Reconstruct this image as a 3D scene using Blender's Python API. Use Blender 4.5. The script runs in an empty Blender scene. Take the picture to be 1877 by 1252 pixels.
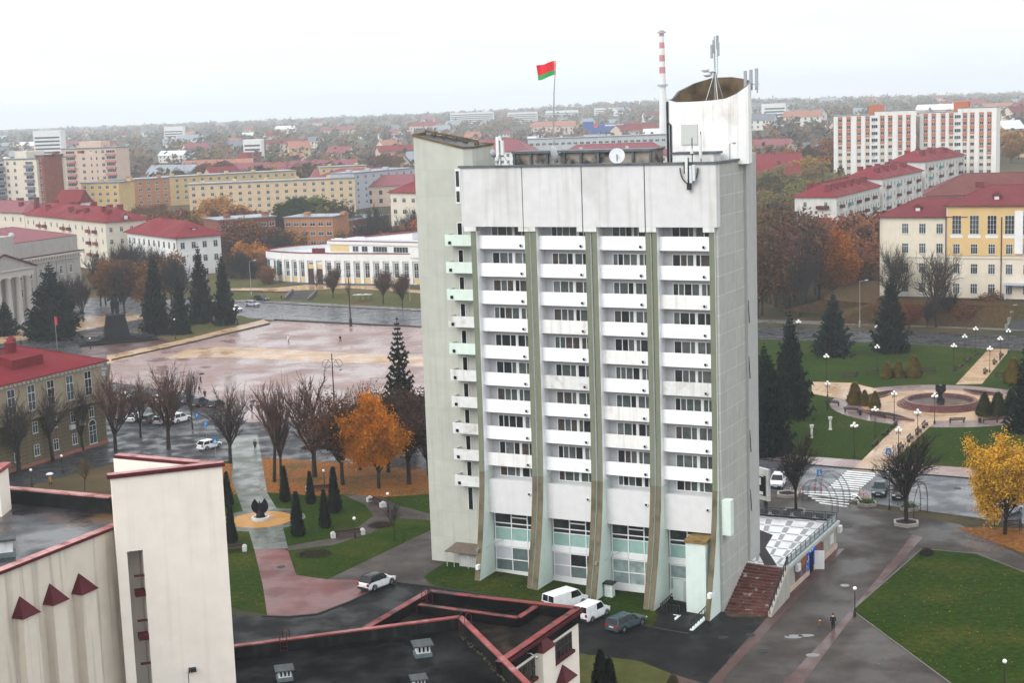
import bpy, bmesh, math, random
from mathutils import Vector, Matrix
random.seed(7)
SC = bpy.context.scene
COL = SC.collection
# ------------------------------------------------------------------ camera
H, PITCH, ROLL, FPX = 51.4815, 0.1521, 0.0355, 2800.0
cp, sp, cr, sr = math.cos(PITCH), math.sin(PITCH), math.cos(ROLL), math.sin(ROLL)
FWD = Vector((0, cp, -sp)); R0 = Vector((1, 0, 0)); U0 = Vector((0, sp, cp))
RGT = cr*R0 - sr*U0; UPV = sr*R0 + cr*U0
cam = bpy.data.objects.new('camera', bpy.data.cameras.new('camera')); COL.objects.link(cam)
m = Matrix((RGT, UPV, -FWD)).transposed().to_4x4(); m.translation = (0, 0, H)
cam.matrix_world = m
cam.data.lens = 36*FPX/1877; cam.data.sensor_width = 36; cam.data.clip_start = 1; cam.data.clip_end = 20000
SC.camera = cam
SC.view_settings.view_transform = 'Standard'; SC.view_settings.look = 'None'
SC.view_settings.exposure = 0.4; SC.view_settings.gamma = 1.0
try:
    SC.cycles.use_denoising = True
    SC.cycles.max_bounces = 8; SC.cycles.diffuse_bounces = 2; SC.cycles.glossy_bounces = 2
    SC.cycles.transmission_bounces = 2; SC.cycles.transparent_max_bounces = 8; SC.cycles.volume_bounces = 6
    SC.cycles.volume_max_steps = 32
except Exception: pass
# ------------------------------------------------------------------ world: overcast sky
W = bpy.data.worlds.new('World'); SC.world = W; W.use_nodes = True
SUN_AZ, SUN_EL = (-0.80, -0.60), 36.0
nt = W.node_tree; nt.nodes.clear()
wo = nt.nodes.new('ShaderNodeOutputWorld'); bg = nt.nodes.new('ShaderNodeBackground'); bg.inputs[1].default_value = 0.1
sky = nt.nodes.new('ShaderNodeTexSky'); sky.sky_type = 'NISHITA'; sky.sun_disc = False
sky.sun_elevation = math.radians(SUN_EL); sky.sun_rotation = math.atan2(SUN_AZ[0], SUN_AZ[1])
sky.air_density = 1.5; sky.dust_density = 4
tc = nt.nodes.new('ShaderNodeTexCoord'); sx = nt.nodes.new('ShaderNodeSeparateXYZ')
nt.links.new(tc.outputs['Generated'], sx.inputs[0])
ramp = nt.nodes.new('ShaderNodeValToRGB')     # cloud layer: grey-blue at the horizon, bright overhead
e = ramp.color_ramp.elements
e[0].position = 0.0; e[0].color = (.86, .92, .98, 1)
e[1].position = 1.0; e[1].color = (1.5, 1.55, 1.6, 1)
for p, c in ((.03, (.86, .89, .92)), (.07, (.87, .88, .89)), (.16, (1.15, 1.2, 1.25)), (.4, (1.35, 1.40, 1.45))):
    q = e.new(p); q.color = c+(1,)
nt.links.new(sx.outputs['Z'], ramp.inputs[0])
mp = nt.nodes.new('ShaderNodeMapping'); mp.inputs['Scale'].default_value = (2, 2, 14)
nz = nt.nodes.new('ShaderNodeTexNoise'); nz.inputs['Scale'].default_value = 3; nz.inputs['Detail'].default_value = 5
nt.links.new(tc.outputs['Generated'], mp.inputs[0]); nt.links.new(mp.outputs[0], nz.inputs[0])
mr = nt.nodes.new('ShaderNodeMapRange'); mr.inputs[3].default_value = 8.6; mr.inputs[4].default_value = 10.9
nt.links.new(nz.outputs[0], mr.inputs[0])
sc_ = nt.nodes.new('ShaderNodeVectorMath'); sc_.operation = 'SCALE'
nt.links.new(ramp.outputs[0], sc_.inputs[0]); nt.links.new(mr.outputs[0], sc_.inputs['Scale'])
mx = nt.nodes.new('ShaderNodeMix'); mx.data_type = 'RGBA'; mx.inputs[0].default_value = 0.94; mx.clamp_result = False
nt.links.new(sky.outputs[0], mx.inputs[6]); nt.links.new(sc_.outputs[0], mx.inputs[7])
nt.links.new(mx.outputs[2], bg.inputs[0]); nt.links.new(bg.outputs[0], wo.inputs[0])
sun = bpy.data.objects.new('sun', bpy.data.lights.new('sun', 'SUN')); COL.objects.link(sun)
sun.data.energy = 1.5; sun.data.angle = math.radians(40); sun.data.color = (1, .98, .95)
sd = Vector((SUN_AZ[0], SUN_AZ[1], math.tan(math.radians(SUN_EL))))
sun.rotation_euler = sd.to_track_quat('Z', 'Y').to_euler(); sun.location = (0, 0, 300)

# ------------------------------------------------------------------ ground height and pixel <-> world
def sstep(a, b, x):
    t = min(1, max(0, (x-a)/(b-a))); return t*t*(3-2*t)
def gz(x, y):
    z = -1.2*min(1, max(0, (x+2)/26.0))
    z += 9*sstep(500, 760, y) + 10*sstep(700, 1800, y) + 8*sstep(1800, 5000, y)
    z += 8*sstep(40, 260, x)*sstep(420, 650, y)
    z += 11*math.exp(-((x-100)/900)**2)*sstep(1700, 3300, y)*(1+.25*math.sin(x*.004))
    return z
def ray(px, py): return FWD + RGT*((px-938.5)/FPX) - UPV*((py-626.0)/FPX)
def at(px, py, dz=0.0, z=None):
    """point where the sight line of a photograph position meets the ground raised by dz (or the level z)"""
    r = ray(px, py)
    if z is not None:
        t = (z-H)/r.z; return Vector((r.x*t, r.y*t, z))
    zz = dz
    for _ in range(12):
        t = (zz-H)/r.z; p = r*t; zz = zz*.3 + .7*(gz(p.x, p.y)+dz)
    t = (zz-H)/r.z; return Vector((r.x*t, r.y*t, zz))
def atd(px, py, d):
    r = ray(px, py); p = r*(d/r.y); return Vector((p.x, p.y, p.z+H))
def pix(P):
    P = Vector(P)-Vector((0, 0, H)); d = P.dot(FWD)
    return 938.5+FPX*P.dot(RGT)/d, 626-FPX*P.dot(UPV)/d, d

# ------------------------------------------------------------------ materials
MATS = {}
def M(name, col, rough=.7, var=.12, scale=.6, bump=0.0, bscale=None, metal=0.0, spec=.09, col2=None, sc2=.08, thr=(.5, .62),
      streak=None, grid=None, wet=None, objcol=False, rand=0.0, emis=0.0, tile=0.0):
    """procedural surface: base colour with fine variation; col2 = patches; streak = (colour, amount) vertical dirt runs;
    grid = (w, h, joint, colour) joint lines; wet = (scale, r0, r1) roughness patches; objcol = colour from the object; rand = per object brightness"""
    if name in MATS: return MATS[name]
    mt = bpy.data.materials.new(name); mt.use_nodes = True; MATS[name] = mt
    nt = mt.node_tree; N = nt.nodes; L = nt.links.new; b = N['Principled BSDF']
    b.inputs['Metallic'].default_value = metal; b.inputs['Specular IOR Level'].default_value = spec; b.inputs['Roughness'].default_value = rough
    tc = N.new('ShaderNodeTexCoord'); src = tc.outputs['Object']
    def noise(s, det=4, vec=src):
        n = N.new('ShaderNodeTexNoise'); n.inputs['Scale'].default_value = s; n.inputs['Detail'].default_value = det; L(vec, n.inputs['Vector']); return n.outputs[0]
    def rng(v, a, b_, c, d):
        r = N.new('ShaderNodeMapRange'); L(v, r.inputs[0])
        for i, q in enumerate((a, b_, c, d)): r.inputs[i+1].default_value = q
        return r.outputs[0]
    def mix(f, a, b_, mode='MIX'):
        x = N.new('ShaderNodeMix'); x.data_type = 'RGBA'; x.blend_type = mode; x.clamp_result = False
        if isinstance(f, float): x.inputs[0].default_value = f
        else: L(f, x.inputs[0])
        for i, q in ((6, a), (7, b_)):
            if isinstance(q, tuple): x.inputs[i].default_value = q[:3]+(1,)
            else: L(q, x.inputs[i])
        return x.outputs[2]
    c = col
    if objcol:
        oi = N.new('ShaderNodeObjectInfo'); c = oi.outputs['Color']
    if col2 is not None:
        c = mix(rng(noise(sc2, 5), thr[0], thr[1], 0, 1), c, col2)
    if streak is not None:
        mp = N.new('ShaderNodeMapping'); mp.inputs['Scale'].default_value = (1.6, 1.6, .07); L(src, mp.inputs[0])
        f = rng(noise(1.1, 4, mp.outputs[0]), .52, .75, 0, streak[1])
        c = mix(f, c, streak[0])
    if grid is not None:
        gw, gh, gj, gc = grid
        br = N.new('ShaderNodeTexBrick'); br.offset = 0; br.inputs['Scale'].default_value = 1
        br.inputs['Brick Width'].default_value = gw; br.inputs['Row Height'].default_value = gh; br.inputs['Mortar Size'].default_value = gj
        br.inputs['Color1'].default_value = (1, 1, 1, 1); br.inputs['Color2'].default_value = (.93, .93, .93, 1); br.inputs['Mortar'].default_value = gc+(1,)
        mp = N.new('ShaderNodeMapping'); L(src, mp.inputs[0])
        if len(grid) > 4 or True:
            cb = N.new('ShaderNodeCombineXYZ'); sp_ = N.new('ShaderNodeSeparateXYZ'); L(src, sp_.inputs[0])
            ad = N.new('ShaderNodeMath'); ad.operation = 'ADD'; L(sp_.outputs[0], ad.inputs[0]); L(sp_.outputs[1], ad.inputs[1])
            L(ad.outputs[0], cb.inputs[0]); L(sp_.outputs[2], cb.inputs[1]); L(cb.outputs[0], br.inputs['Vector'])
        c = mix(1.0, c, br.outputs[0], 'MULTIPLY')
    if tile:
        br = N.new('ShaderNodeTexBrick'); br.inputs['Scale'].default_value = 1; br.inputs['Brick Width'].default_value = tile*2; br.inputs['Row Height'].default_value = tile; br.inputs['Mortar Size'].default_value = tile*.035
        br.inputs['Color1'].default_value = (1.07, 1.05, 1.04, 1); br.inputs['Color2'].default_value = (.90, .91, .92, 1); br.inputs['Mortar'].default_value = (.72, .72, .72, 1)
        mp = N.new('ShaderNodeMapping'); mp.inputs['Rotation'].default_value = (0, 0, -.4678); L(src, mp.inputs[0]); L(mp.outputs[0], br.inputs['Vector']); c = mix(1.0, c, br.outputs[0], 'MULTIPLY')
    if var:
        v = rng(noise(scale, 6), .3, .7, 1-var, 1+var)
        vm = N.new('ShaderNodeVectorMath'); vm.operation = 'SCALE'
        if isinstance(c, tuple): vm.inputs[0].default_value = c[:3]
        else: L(c, vm.inputs[0])
        L(v, vm.inputs['Scale']); c = vm.outputs[0]
    if rand:
        oi = N.new('ShaderNodeObjectInfo'); vm = N.new('ShaderNodeVectorMath'); vm.operation = 'SCALE'
        if isinstance(c, tuple): vm.inputs[0].default_value = c[:3]
        else: L(c, vm.inputs[0])
        L(rng(oi.outputs['Random'], 0, 1, 1-rand, 1+rand), vm.inputs['Scale']); c = vm.outputs[0]
    if isinstance(c, tuple): b.inputs['Base Color'].default_value = c[:3]+(1,)
    else: L(c, b.inputs['Base Color'])
    if wet is not None:
        L(rng(noise(wet[0], 5), .42, .62, wet[1], wet[2]), b.inputs['Roughness'])
    if bump:
        bp = N.new('ShaderNodeBump'); bp.inputs['Strength'].default_value = bump; bp.inputs['Distance'].default_value = .05
        L(noise(bscale or scale*6, 4), bp.inputs['Height']); L(bp.outputs[0], b.inputs['Normal'])
    if emis:
        b.inputs['Emission Strength'].default_value = emis; b.inputs['Emission Color'].default_value = col[:3]+(1,)
    return mt

# ------------------------------------------------------------------ mesh collector
class MB:
    def __init__(s): s.v = []; s.f = []; s.mi = []; s.m = 0
    def add(s, vs, fs):
        o = len(s.v); s.v += [tuple(p) for p in vs]
        for f in fs: s.f.append([i+o for i in f]); s.mi.append(s.m)
    def quad(s, *p): s.add(p, [list(range(len(p)))])
    def box(s, x0, y0, z0, x1, y1, z1):
        s.add([(x0, y0, z0), (x1, y0, z0), (x1, y1, z0), (x0, y1, z0), (x0, y0, z1), (x1, y0, z1), (x1, y1, z1), (x0, y1, z1)],
              [[0, 3, 2, 1], [4, 5, 6, 7], [0, 1, 5, 4], [1, 2, 6, 5], [2, 3, 7, 6], [3, 0, 4, 7]])
    def prism(s, poly, z0, z1, top=None):
        """poly: counter-clockwise plan outline; z0, z1 numbers or lists per corner"""
        n = len(poly); a = z0 if isinstance(z0, (list, tuple)) else [z0]*n; b = z1 if isinstance(z1, (list, tuple)) else [z1]*n
        vs = [(p[0], p[1], a[i]) for i, p in enumerate(poly)] + [(p[0], p[1], b[i]) for i, p in enumerate(poly)]
        m0 = s.m
        s.add(vs, [[i, (i+1) % n, n+(i+1) % n, n+i] for i in range(n)] + [list(range(n))[::-1]])
        if top is not None: s.m = top
        s.add(vs[n:], [list(range(n))]); s.m = m0
    def bar(s, a, b, w, h=None):
        """square bar from a to b"""
        h = h or w; a = Vector(a); b = Vector(b); d = (b-a).normalized()
        up = Vector((0, 0, 1)) if abs(d.z) < .95 else Vector((0, 1, 0))
        r = d.cross(up).normalized()*w/2; u = r.cross(d).normalized()*h/2
        s.add([a-r-u, a+r-u, a+r+u, a-r+u, b-r-u, b+r-u, b+r+u, b-r+u],
              [[0, 3, 2, 1], [4, 5, 6, 7], [0, 1, 5, 4], [1, 2, 6, 5], [2, 3, 7, 6], [3, 0, 4, 7]])
    def tube(s, pts, rad, n=6, cap=True):
        pts = [Vector(p) for p in pts]; k = len(pts)
        rad = rad if isinstance(rad, (list, tuple)) else [rad]*k
        vs = []
        for i, p in enumerate(pts):
            d = (pts[min(k-1, i+1)]-pts[max(0, i-1)]).normalized()
            up = Vector((0, 0, 1)) if abs(d.z) < .9 else Vector((1, 0, 0))
            r = d.cross(up).normalized(); u = r.cross(d)
            for j in range(n):
                t = 2*math.pi*j/n; vs.append(p+(r*math.cos(t)+u*math.sin(t))*rad[i])
        fs = [[i*n+j, i*n+(j+1) % n, (i+1)*n+(j+1) % n, (i+1)*n+j] for i in range(k-1) for j in range(n)]
        if cap: fs += [list(range(n))[::-1], [(k-1)*n+j for j in range(n)]]
        s.add(vs, fs)
    def lathe(s, prof, n=16, c=(0, 0, 0), cap=True):
        vs = [(c[0]+r*math.cos(2*math.pi*j/n), c[1]+r*math.sin(2*math.pi*j/n), c[2]+z) for r, z in prof for j in range(n)]
        fs = [[i*n+j, i*n+(j+1) % n, (i+1)*n+(j+1) % n, (i+1)*n+j] for i in range(len(prof)-1) for j in range(n)]
        if cap: fs += [list(range(n))[::-1], [(len(prof)-1)*n+j for j in range(n)]]
        s.add(vs, fs)
    def ball(s, c, r, n=8, k=5, sz=1.0):
        s.lathe([(max(.001, r*math.sin(math.pi*i/k)), -r*sz*math.cos(math.pi*i/k)) for i in range(k+1)], n, c, False)
    def build(s, name, mats, parent=None, loc=None, smooth=False, rotz=0.0):
        me = bpy.data.meshes.new(name); me.from_pydata(s.v, [], s.f)
        for q in (mats if isinstance(mats, (list, tuple)) else [mats]): me.materials.append(q)
        me.polygons.foreach_set('material_index', s.mi)
        if smooth: me.polygons.foreach_set('use_smooth', [True]*len(s.f))
        me.update()
        return link(name, me, parent, loc, rotz)
def link(name, data, parent=None, loc=None, rotz=0.0):
    o = bpy.data.objects.new(name, data); COL.objects.link(o)
    if parent is not None: o.parent = parent
    if loc is not None: o.location = loc
    if rotz: o.rotation_euler[2] = rotz
    return o
def tag(o, label=None, cat=None, group=None, kind=None):
    if label: o['label'] = label
    if cat: o['category'] = cat
    if group: o['group'] = group
    if kind: o['kind'] = kind
    return o
def thing(name, label, cat, loc=(0, 0, 0), rotz=0.0, group=None):
    o = link(name, None, None, loc, rotz); o.empty_display_size = .5
    return tag(o, label, cat, group)
CH = {}
def copy_tree(o, parent=None):
    c = o.copy(); COL.objects.link(c); c.parent = parent
    for ch in o.children: copy_tree(ch, c)
    return c
def dup(root, loc, rotz=None, label=None, group=None, scale=None, color=None):
    r = copy_tree(root); r.location = loc
    if rotz is not None: r.rotation_euler = (0, 0, rotz)
    if label: r['label'] = label
    if group: r['group'] = group
    if scale is not None: r.scale = scale if isinstance(scale, (tuple, list)) else (scale,)*3
    if color:
        for q in [r]+list(r.children): q.color = color+(1,) if len(color) == 3 else color
    return r
ORD = 'first second third fourth fifth sixth seventh eighth ninth tenth eleventh twelfth'.split() + \
      [str(i)+'th' for i in range(13, 21)]
def ordn(i):
    if i < len(ORD): return ORD[i]
    n = i+1
    return str(n)+('th' if 10 < n % 100 < 14 else {1: 'st', 2: 'nd', 3: 'rd'}.get(n % 10, 'th'))
# ------------------------------------------------------------------ ground
GX = [-6000, -3500, -2200, -1500, -1000, -700, -500, -350, -250, -180, -120, -60, -2, 24, 60, 100, 140, 180, 220, 260, 320, 420, 560, 760, 1000, 1300, 1700, 2300, 3500, 6000]
GY = [-200, 0, 100, 200, 300, 380, 420, 440, 460, 480, 500, 530, 560, 600, 640, 680, 720, 760, 820, 900, 1000, 1150, 1300, 1500, 1700, 1900, 2200, 2600, 3000, 3400, 4000, 5000, 6500, 9000]
mb = MB()
for j, y in enumerate(GY):
    for i, x in enumerate(GX): mb.v.append((x, y, gz(x, y)))
nx = len(GX)
for j in range(len(GY)-1):
    for i in range(nx-1):
        a = j*nx+i; mb.f += [[a, a+1, a+nx+1], [a, a+nx+1, a+nx]]; mb.mi += [0, 0]
earth = M('earth', (.036, .036, .016), .95, .3, .15, col2=(.075, .05, .025), sc2=.03, thr=(.42, .62))
tag(mb.build('ground', earth), kind='structure')
def clip(poly, a, b):
    out = []
    def sd(p): return (b[0]-a[0])*(p[1]-a[1])-(b[1]-a[1])*(p[0]-a[0])
    for i in range(len(poly)):
        p, q = poly[i], poly[(i+1) % len(poly)]; dp, dq = sd(p), sd(q)
        if dp >= 0: out.append(p)
        if (dp >= 0) != (dq >= 0):
            t = dp/(dp-dq); out.append((p[0]+(q[0]-p[0])*t, p[1]+(q[1]-p[1])*t))
    return out
def drape(mb, poly, off):
    poly = [(p[0], p[1]) for p in poly]
    # split into triangles first so that every piece is convex
    me = bmesh.new(); f = me.faces.new([me.verts.new((p[0], p[1], 0)) for p in poly])
    bmesh.ops.triangulate(me, faces=[f]); tris = []
    for t in me.faces:
        q = [(v.co.x, v.co.y) for v in t.verts]
        if (q[1][0]-q[0][0])*(q[2][1]-q[0][1])-(q[1][1]-q[0][1])*(q[2][0]-q[0][0]) < 0: q.reverse()
        tris.append(q)
    me.free()
    for q in tris:
        x0, x1 = min(p[0] for p in q), max(p[0] for p in q); y0, y1 = min(p[1] for p in q), max(p[1] for p in q)
        for i in range(nx-1):
            if GX[i+1] < x0 or GX[i] > x1: continue
            for j in range(len(GY)-1):
                if GY[j+1] < y0 or GY[j] > y1: continue
                A, B, Cc, D = (GX[i], GY[j]), (GX[i+1], GY[j]), (GX[i+1], GY[j+1]), (GX[i], GY[j+1])
                for T in ((A, B, Cc), (A, Cc, D)):
                    r = q
                    for k in range(3):
                        r = clip(r, T[k], T[(k+1) % 3])
                        if len(r) < 3: break
                    if len(r) < 3: continue
                    za, zb, zc = (gz(*t) for t in T)
                    den = (T[1][1]-T[2][1])*(T[0][0]-T[2][0])+(T[2][0]-T[1][0])*(T[0][1]-T[2][1])
                    vs = []
                    for p in r:
                        w0 = ((T[1][1]-T[2][1])*(p[0]-T[2][0])+(T[2][0]-T[1][0])*(p[1]-T[2][1]))/den
                        w1 = ((T[2][1]-T[0][1])*(p[0]-T[2][0])+(T[0][0]-T[2][0])*(p[1]-T[2][1]))/den
                        vs.append((p[0], p[1], w0*za+w1*zb+(1-w0-w1)*zc+off))
                    mb.quad(*vs)
LAY = [0]
def sheet(name, polys, mat, lvl, px=True, kind='structure', cond=None):
    mb = MB()
    for P in polys: drape(mb, [at(*p) for p in P] if px else P, .004*lvl)
    return tag(mb.build(name, mat), kind=kind)
def circ(c, r, n=32, a0=0, a1=2*math.pi, sy=1.0):
    return [(c[0]+r*math.cos(a0+(a1-a0)*i/n), c[1]+sy*r*math.sin(a0+(a1-a0)*i/n)) for i in range(n)]
def strip(pts, w):
    """band of width w along pixel line"""
    P = [at(*p) for p in pts]; L_, R_ = [], []
    for i, p in enumerate(P):
        d = (P[min(len(P)-1, i+1)]-P[max(0, i-1)]); n = Vector((-d.y, d.x)).normalized()*w/2
        L_.append((p.x+n.x, p.y+n.y)); R_.append((p.x-n.x, p.y-n.y))
    return [[L_[i], R_[i], R_[i+1], L_[i+1]] for i in range(len(P)-1)]
asph = M('wet_asphalt', (.036, .036, .039), .4, .2, .5, col2=(.022, .022, .025), sc2=.12, wet=(.3, .25, .8), bump=.1, bscale=6, spec=.1)
asphl = M('street_asphalt', (.07, .072, .08), .4, .15, .4, col2=(.048, .05, .056), sc2=.1, wet=(.3, .2, .55), spec=.25)
drive = M('driveway_asphalt', (.009, .0087, .009), .45, .3, .5, wet=(.25, .35, .85), bump=.1, bscale=6, spec=.07)
pave = M('grey_paving', (.052, .043, .038), .5, .14, 1.2, col2=(.038, .031, .028), sc2=.15, wet=(.16, .36, .85), spec=.1, tile=.55)
pavel = M('pale_paving', (.14, .13, .125), .45, .12, 1.0, col2=(.1, .092, .09), sc2=.1, wet=(.16, .2, .55))
pinkp = M('pink_paving', (.22, .145, .13), .4, .10, .8, col2=(.17, .108, .095), sc2=.05, thr=(.45, .68), wet=(.12, .16, .6), spec=.22, tile=1.5)
beige = M('beige_paving', (.36, .23, .13), .45, .14, .8, col2=(.27, .165, .09), sc2=.12, wet=(.2, .2, .55), spec=.3, tile=.8)
redp = M('red_paving', (.125, .04, .036), .5, .15, 1.0, col2=(.095, .034, .031), sc2=.12, wet=(.2, .3, .65), spec=.25, tile=.5)
dullred = M('dull_red_paving', (.068, .032, .028), .5, .15, 1.0, wet=(.2, .3, .65), spec=.25, tile=.55)
grassm = M('lawn_grass', (.016, .033, .003), .95, .38, 1.6, col2=(.042, .046, .007), sc2=.13, thr=(.48, .75), bump=.7, bscale=4, spec=.02)
dgrass = M('dry_grass', (.055, .058, .014), .9, .22, .8, col2=(.09, .065, .025), sc2=.08, thr=(.45, .7), bump=.5, bscale=3, spec=.1)
leafm = M('fallen_leaves', (.19, .066, .010), .8, .5, 2.2, col2=(.06, .045, .012), sc2=.2, thr=(.5, .7), bump=.6, bscale=5, spec=.1)
orangep = M('orange_paving', (.34, .17, .045), .5, .12, 1.0, wet=(.2, .25, .55))
tealp = M('grey_green_paving', (.075, .085, .07), .45, .14, .9, wet=(.3, .2, .55), spec=.3, tile=.6)
white_paint = M('road_paint', (.72, .72, .7), .5, .1, 2.0, col2=(.35, .35, .35), sc2=.7, thr=(.58, .75))

# --- far side of the square: street, bank, left roads
sheet('street', [[(-120, 566), (170, 546), (480, 552), (1000, 577), (1000, 612), (505, 587), (430, 581), (262, 577), (120, 586), (-120, 606)]], asphl, 1)
sheet('pavement', [[(-120, 600), (120, 582), (262, 574), (262, 584), (150, 606), (-120, 650)]], beige, 2)
sheet('road', [[(-120, 650), (150, 606), (262, 584), (300, 596), (235, 612), (205, 650), (190, 700), (-120, 800)]], asph, 2)
sheet('lawn', [[(240, 608), (300, 590), (440, 578), (478, 589), (330, 629), (270, 640)]], dgrass, 3)
sheet('memorial_paving', [[(150, 612), (235, 604), (300, 622), (330, 629), (205, 660), (150, 668)]], dullred, 4)
sheet('square', [[(503, 587.5), (1010, 613), (980, 800), (700, 760), (455, 775), (340, 720), (200, 700), (203, 662), (490, 594)]], pinkp, 3)
sheet('path', [[(196, 652), (330, 624), (482, 586), (496, 591), (345, 629), (196, 668)]], beige, 5)
sheet('square_band', [[(395, 636), (470, 638), (620, 646), (780, 655), (1000, 668), (1000, 690), (780, 672), (600, 663), (400, 655), (300, 658), (345, 640)]], beige, 5)
# square joint lines
sheet('square_joints', sum([strip([(470+18*k-200, 600+4.2*k+52), (470+60*k, 600+3.5*k-4)], .22) for k in range(1, 5)], []) if False else
      sum([strip([(240+58*k, 712-1.5*k), (520+50*k, 592+1.6*k)], .25) for k in range(0, 9)], []) +
      sum([strip([(430-30*k, 606+12*k), (800, 614+15*k)], .25) for k in range(0, 7)], []),
      M('joint_paving', (.36, .29, .28), .35, .1, 1, wet=(.12, .15, .45)), 4)
sheet('road_line', strip([(500, 566.5), (640, 571), (780, 577), (1000, 588)], .18), white_paint, 2)
# --- parking between the trees
sheet('car_park', [[(190, 700), (340, 716), (455, 772), (700, 758), (980, 800), (980, 905), (800, 872), (470, 842), (430, 870), (330, 850), (210, 850), (0, 905), (-120, 950), (-120, 790)]], asph, 2)
sheet('pale_path', [[(425, 800), (472, 796), (490, 905), (512, 940), (528, 1006), (466, 1008), (446, 940), (425, 880)]], tealp, 6)
sheet('park_lawn', [[(300, 850), (420, 845), (470, 838), (900, 875), (900, 925), (790, 972), (600, 1064), (543, 1056), (492, 1128), (380, 1105)]], grassm, 3)
sheet('leaf_carpet', [[(468, 838), (640, 850), (900, 875), (900, 912), (790, 906), (700, 912), (635, 906), (590, 910), (488, 903)], [(402, 850), (425, 850), (432, 880), (440, 905), (402, 912)]], leafm, 5)
sheet('red_path', [[(466, 1007), (527, 1007), (543, 1055), (600, 1063), (720, 1066), (690, 1082), (640, 1104), (580, 1126), (530, 1131), (490, 1129), (482, 1075)]], redp, 5)
sheet('side_path', [[(512, 1004), (605, 988), (655, 968), (685, 946), (668, 925), (625, 906), (700, 911), (725, 925), (800, 946), (800, 955), (720, 950), (680, 978), (610, 1000), (527, 1010)]], pave, 5)
c = at(480, 953)
sheet('sculpture_circle', [circ((c.x, c.y), 5.6)], tealp, 7, px=False)
sheet('sculpture_disc', [circ((c.x, c.y), 4.0)], orangep, 8, px=False)
# --- near drive and plaza
sheet('side_street', [[(600, 1063), (790, 972), (900, 920), (900, 1040), (830, 1026), (775, 1057), (792, 1077), (720, 1067)]], pave, 4)
sheet('driveway', [[(1150, 1060), (1360, 1050), (1335, 1132), (1266, 1166), (1190, 1152), (1206, 1128), (1186, 1098)], [(300, 1120), (480, 1131), (530, 1133), (582, 1128), (642, 1105), (718, 1068), (795, 1077), (1000, 1111), (1190, 1152), (1266, 1166), (1330, 1132), (1406, 1132), (1296, 1256), (1180, 1256), (1060, 1236), (1060, 1500), (300, 1500)]], drive, 3)
sheet('front_lawn', [[(777, 1058), (817, 1030), (900, 1030), (1150, 1066), (1186, 1098), (1206, 1128), (1196, 1149), (1000, 1109), (800, 1078)]], grassm, 6)
sheet('corner_lawn', [[(1040, 1215), (1062, 1199), (1170, 1212), (1240, 1240), (1260, 1300), (1040, 1300)]], dgrass, 5)
sheet('plaza', [[(1385, 890), (1560, 925), (1700, 950), (1760, 962), (2000, 1085), (2000, 1400), (1250, 1400), (1296, 1254), (1406, 1131), (1330, 1130), (1330, 1040)]], pave, 4)
sheet('plaza_band', [[(1296, 1256), (1408, 1131), (1532, 1006), (1548, 1006), (1425, 1137), (1330, 1240), (1300, 1300), (1210, 1300)],
                     [(1432, 1256), (1560, 1120), (1650, 1010), (1672, 980), (1692, 986), (1668, 1012), (1572, 1118), (1470, 1256)],
                     [(1230, 1236), (1296, 1256), (1290, 1300), (1200, 1300)]], dullred, 5)
sheet('big_lawn', [[(1690, 1007), (1790, 1016), (1900, 1058), (2000, 1110), (2000, 1330), (1840, 1330), (1740, 1252), (1562, 1120)]], grassm, 6)
sheet('leafy_lawn', [[(1752, 968), (1800, 966), (2000, 975), (2000, 1060), (1880, 1016)]], leafm, 6)
sheet('puddles', [circ((at(1455, 1168).x, at(1455, 1168).y), .95, 14, sy=.6), circ((at(1490, 1202).x, at(1490, 1202).y), .7, 14, sy=.7), circ((at(1478, 1166).x, at(1478, 1166).y), .8, 14, sy=.5),
      circ((at(1380, 1080).x+10, at(1380, 1080).y), .5, 14)], M('puddle_water', (.03, .03, .03), .03, 0, spec=.9), 7, px=False)
# --- street on the right
sheet('right_street', [[(1250, 826), (1405, 844), (1487, 853), (1810, 880), (2050, 902), (2050, 985), (1800, 952), (1640, 930), (1480, 908), (1385, 897), (1250, 880)]], asphl, 5)
sheet('right_pavement', [[(1250, 800), (1470, 836), (1600, 846), (1800, 860), (2050, 885), (2050, 903), (1810, 881), (1487, 854), (1250, 827)]], pinkp, 4)
zb = []
for k in range(9):
    t = k/8; zb.append([(1553-33*t, 863.5+29*t), (1609-33*t, 868.5+29*t), (1607.4-33*t, 870.1+29*t), (1551.2-33*t, 865.1+29*t)])
for k in range(6):
    y = 900.5+4.2*k; xl = 1468+7*k; zb.append([(xl, y), (1574-7*k+6*k*.5, y+4+k*.6), (1572-7*k+3*k, y+5.6+k*.6), (xl-2, y+1.6)])
for k in range(4):
    zb.append([(1569+7.5*k-10, 908+4.5*k), (1578+4*k-10, 905+5*k), (1590-10, 916+3*k), (1586-10, 919+2*k)]) if k < 3 else None
sheet('zebra_crossing', zb, white_paint, 6)
sheet('lane_marking', strip([(1400, 872), (1500, 882)], .15)+strip([(1620, 872), (1700, 880)], .15)+strip([(1700, 881), (1900, 897)], .15) +
      strip([(1690, 899), (1733, 904)], .15)+strip([(1756, 906), (1810, 911)], .15)+strip([(1700, 916), (1830, 927)], .12)+strip([(1560, 936), (1640, 947), (1700, 957)], .3), white_paint, 7)
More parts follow.
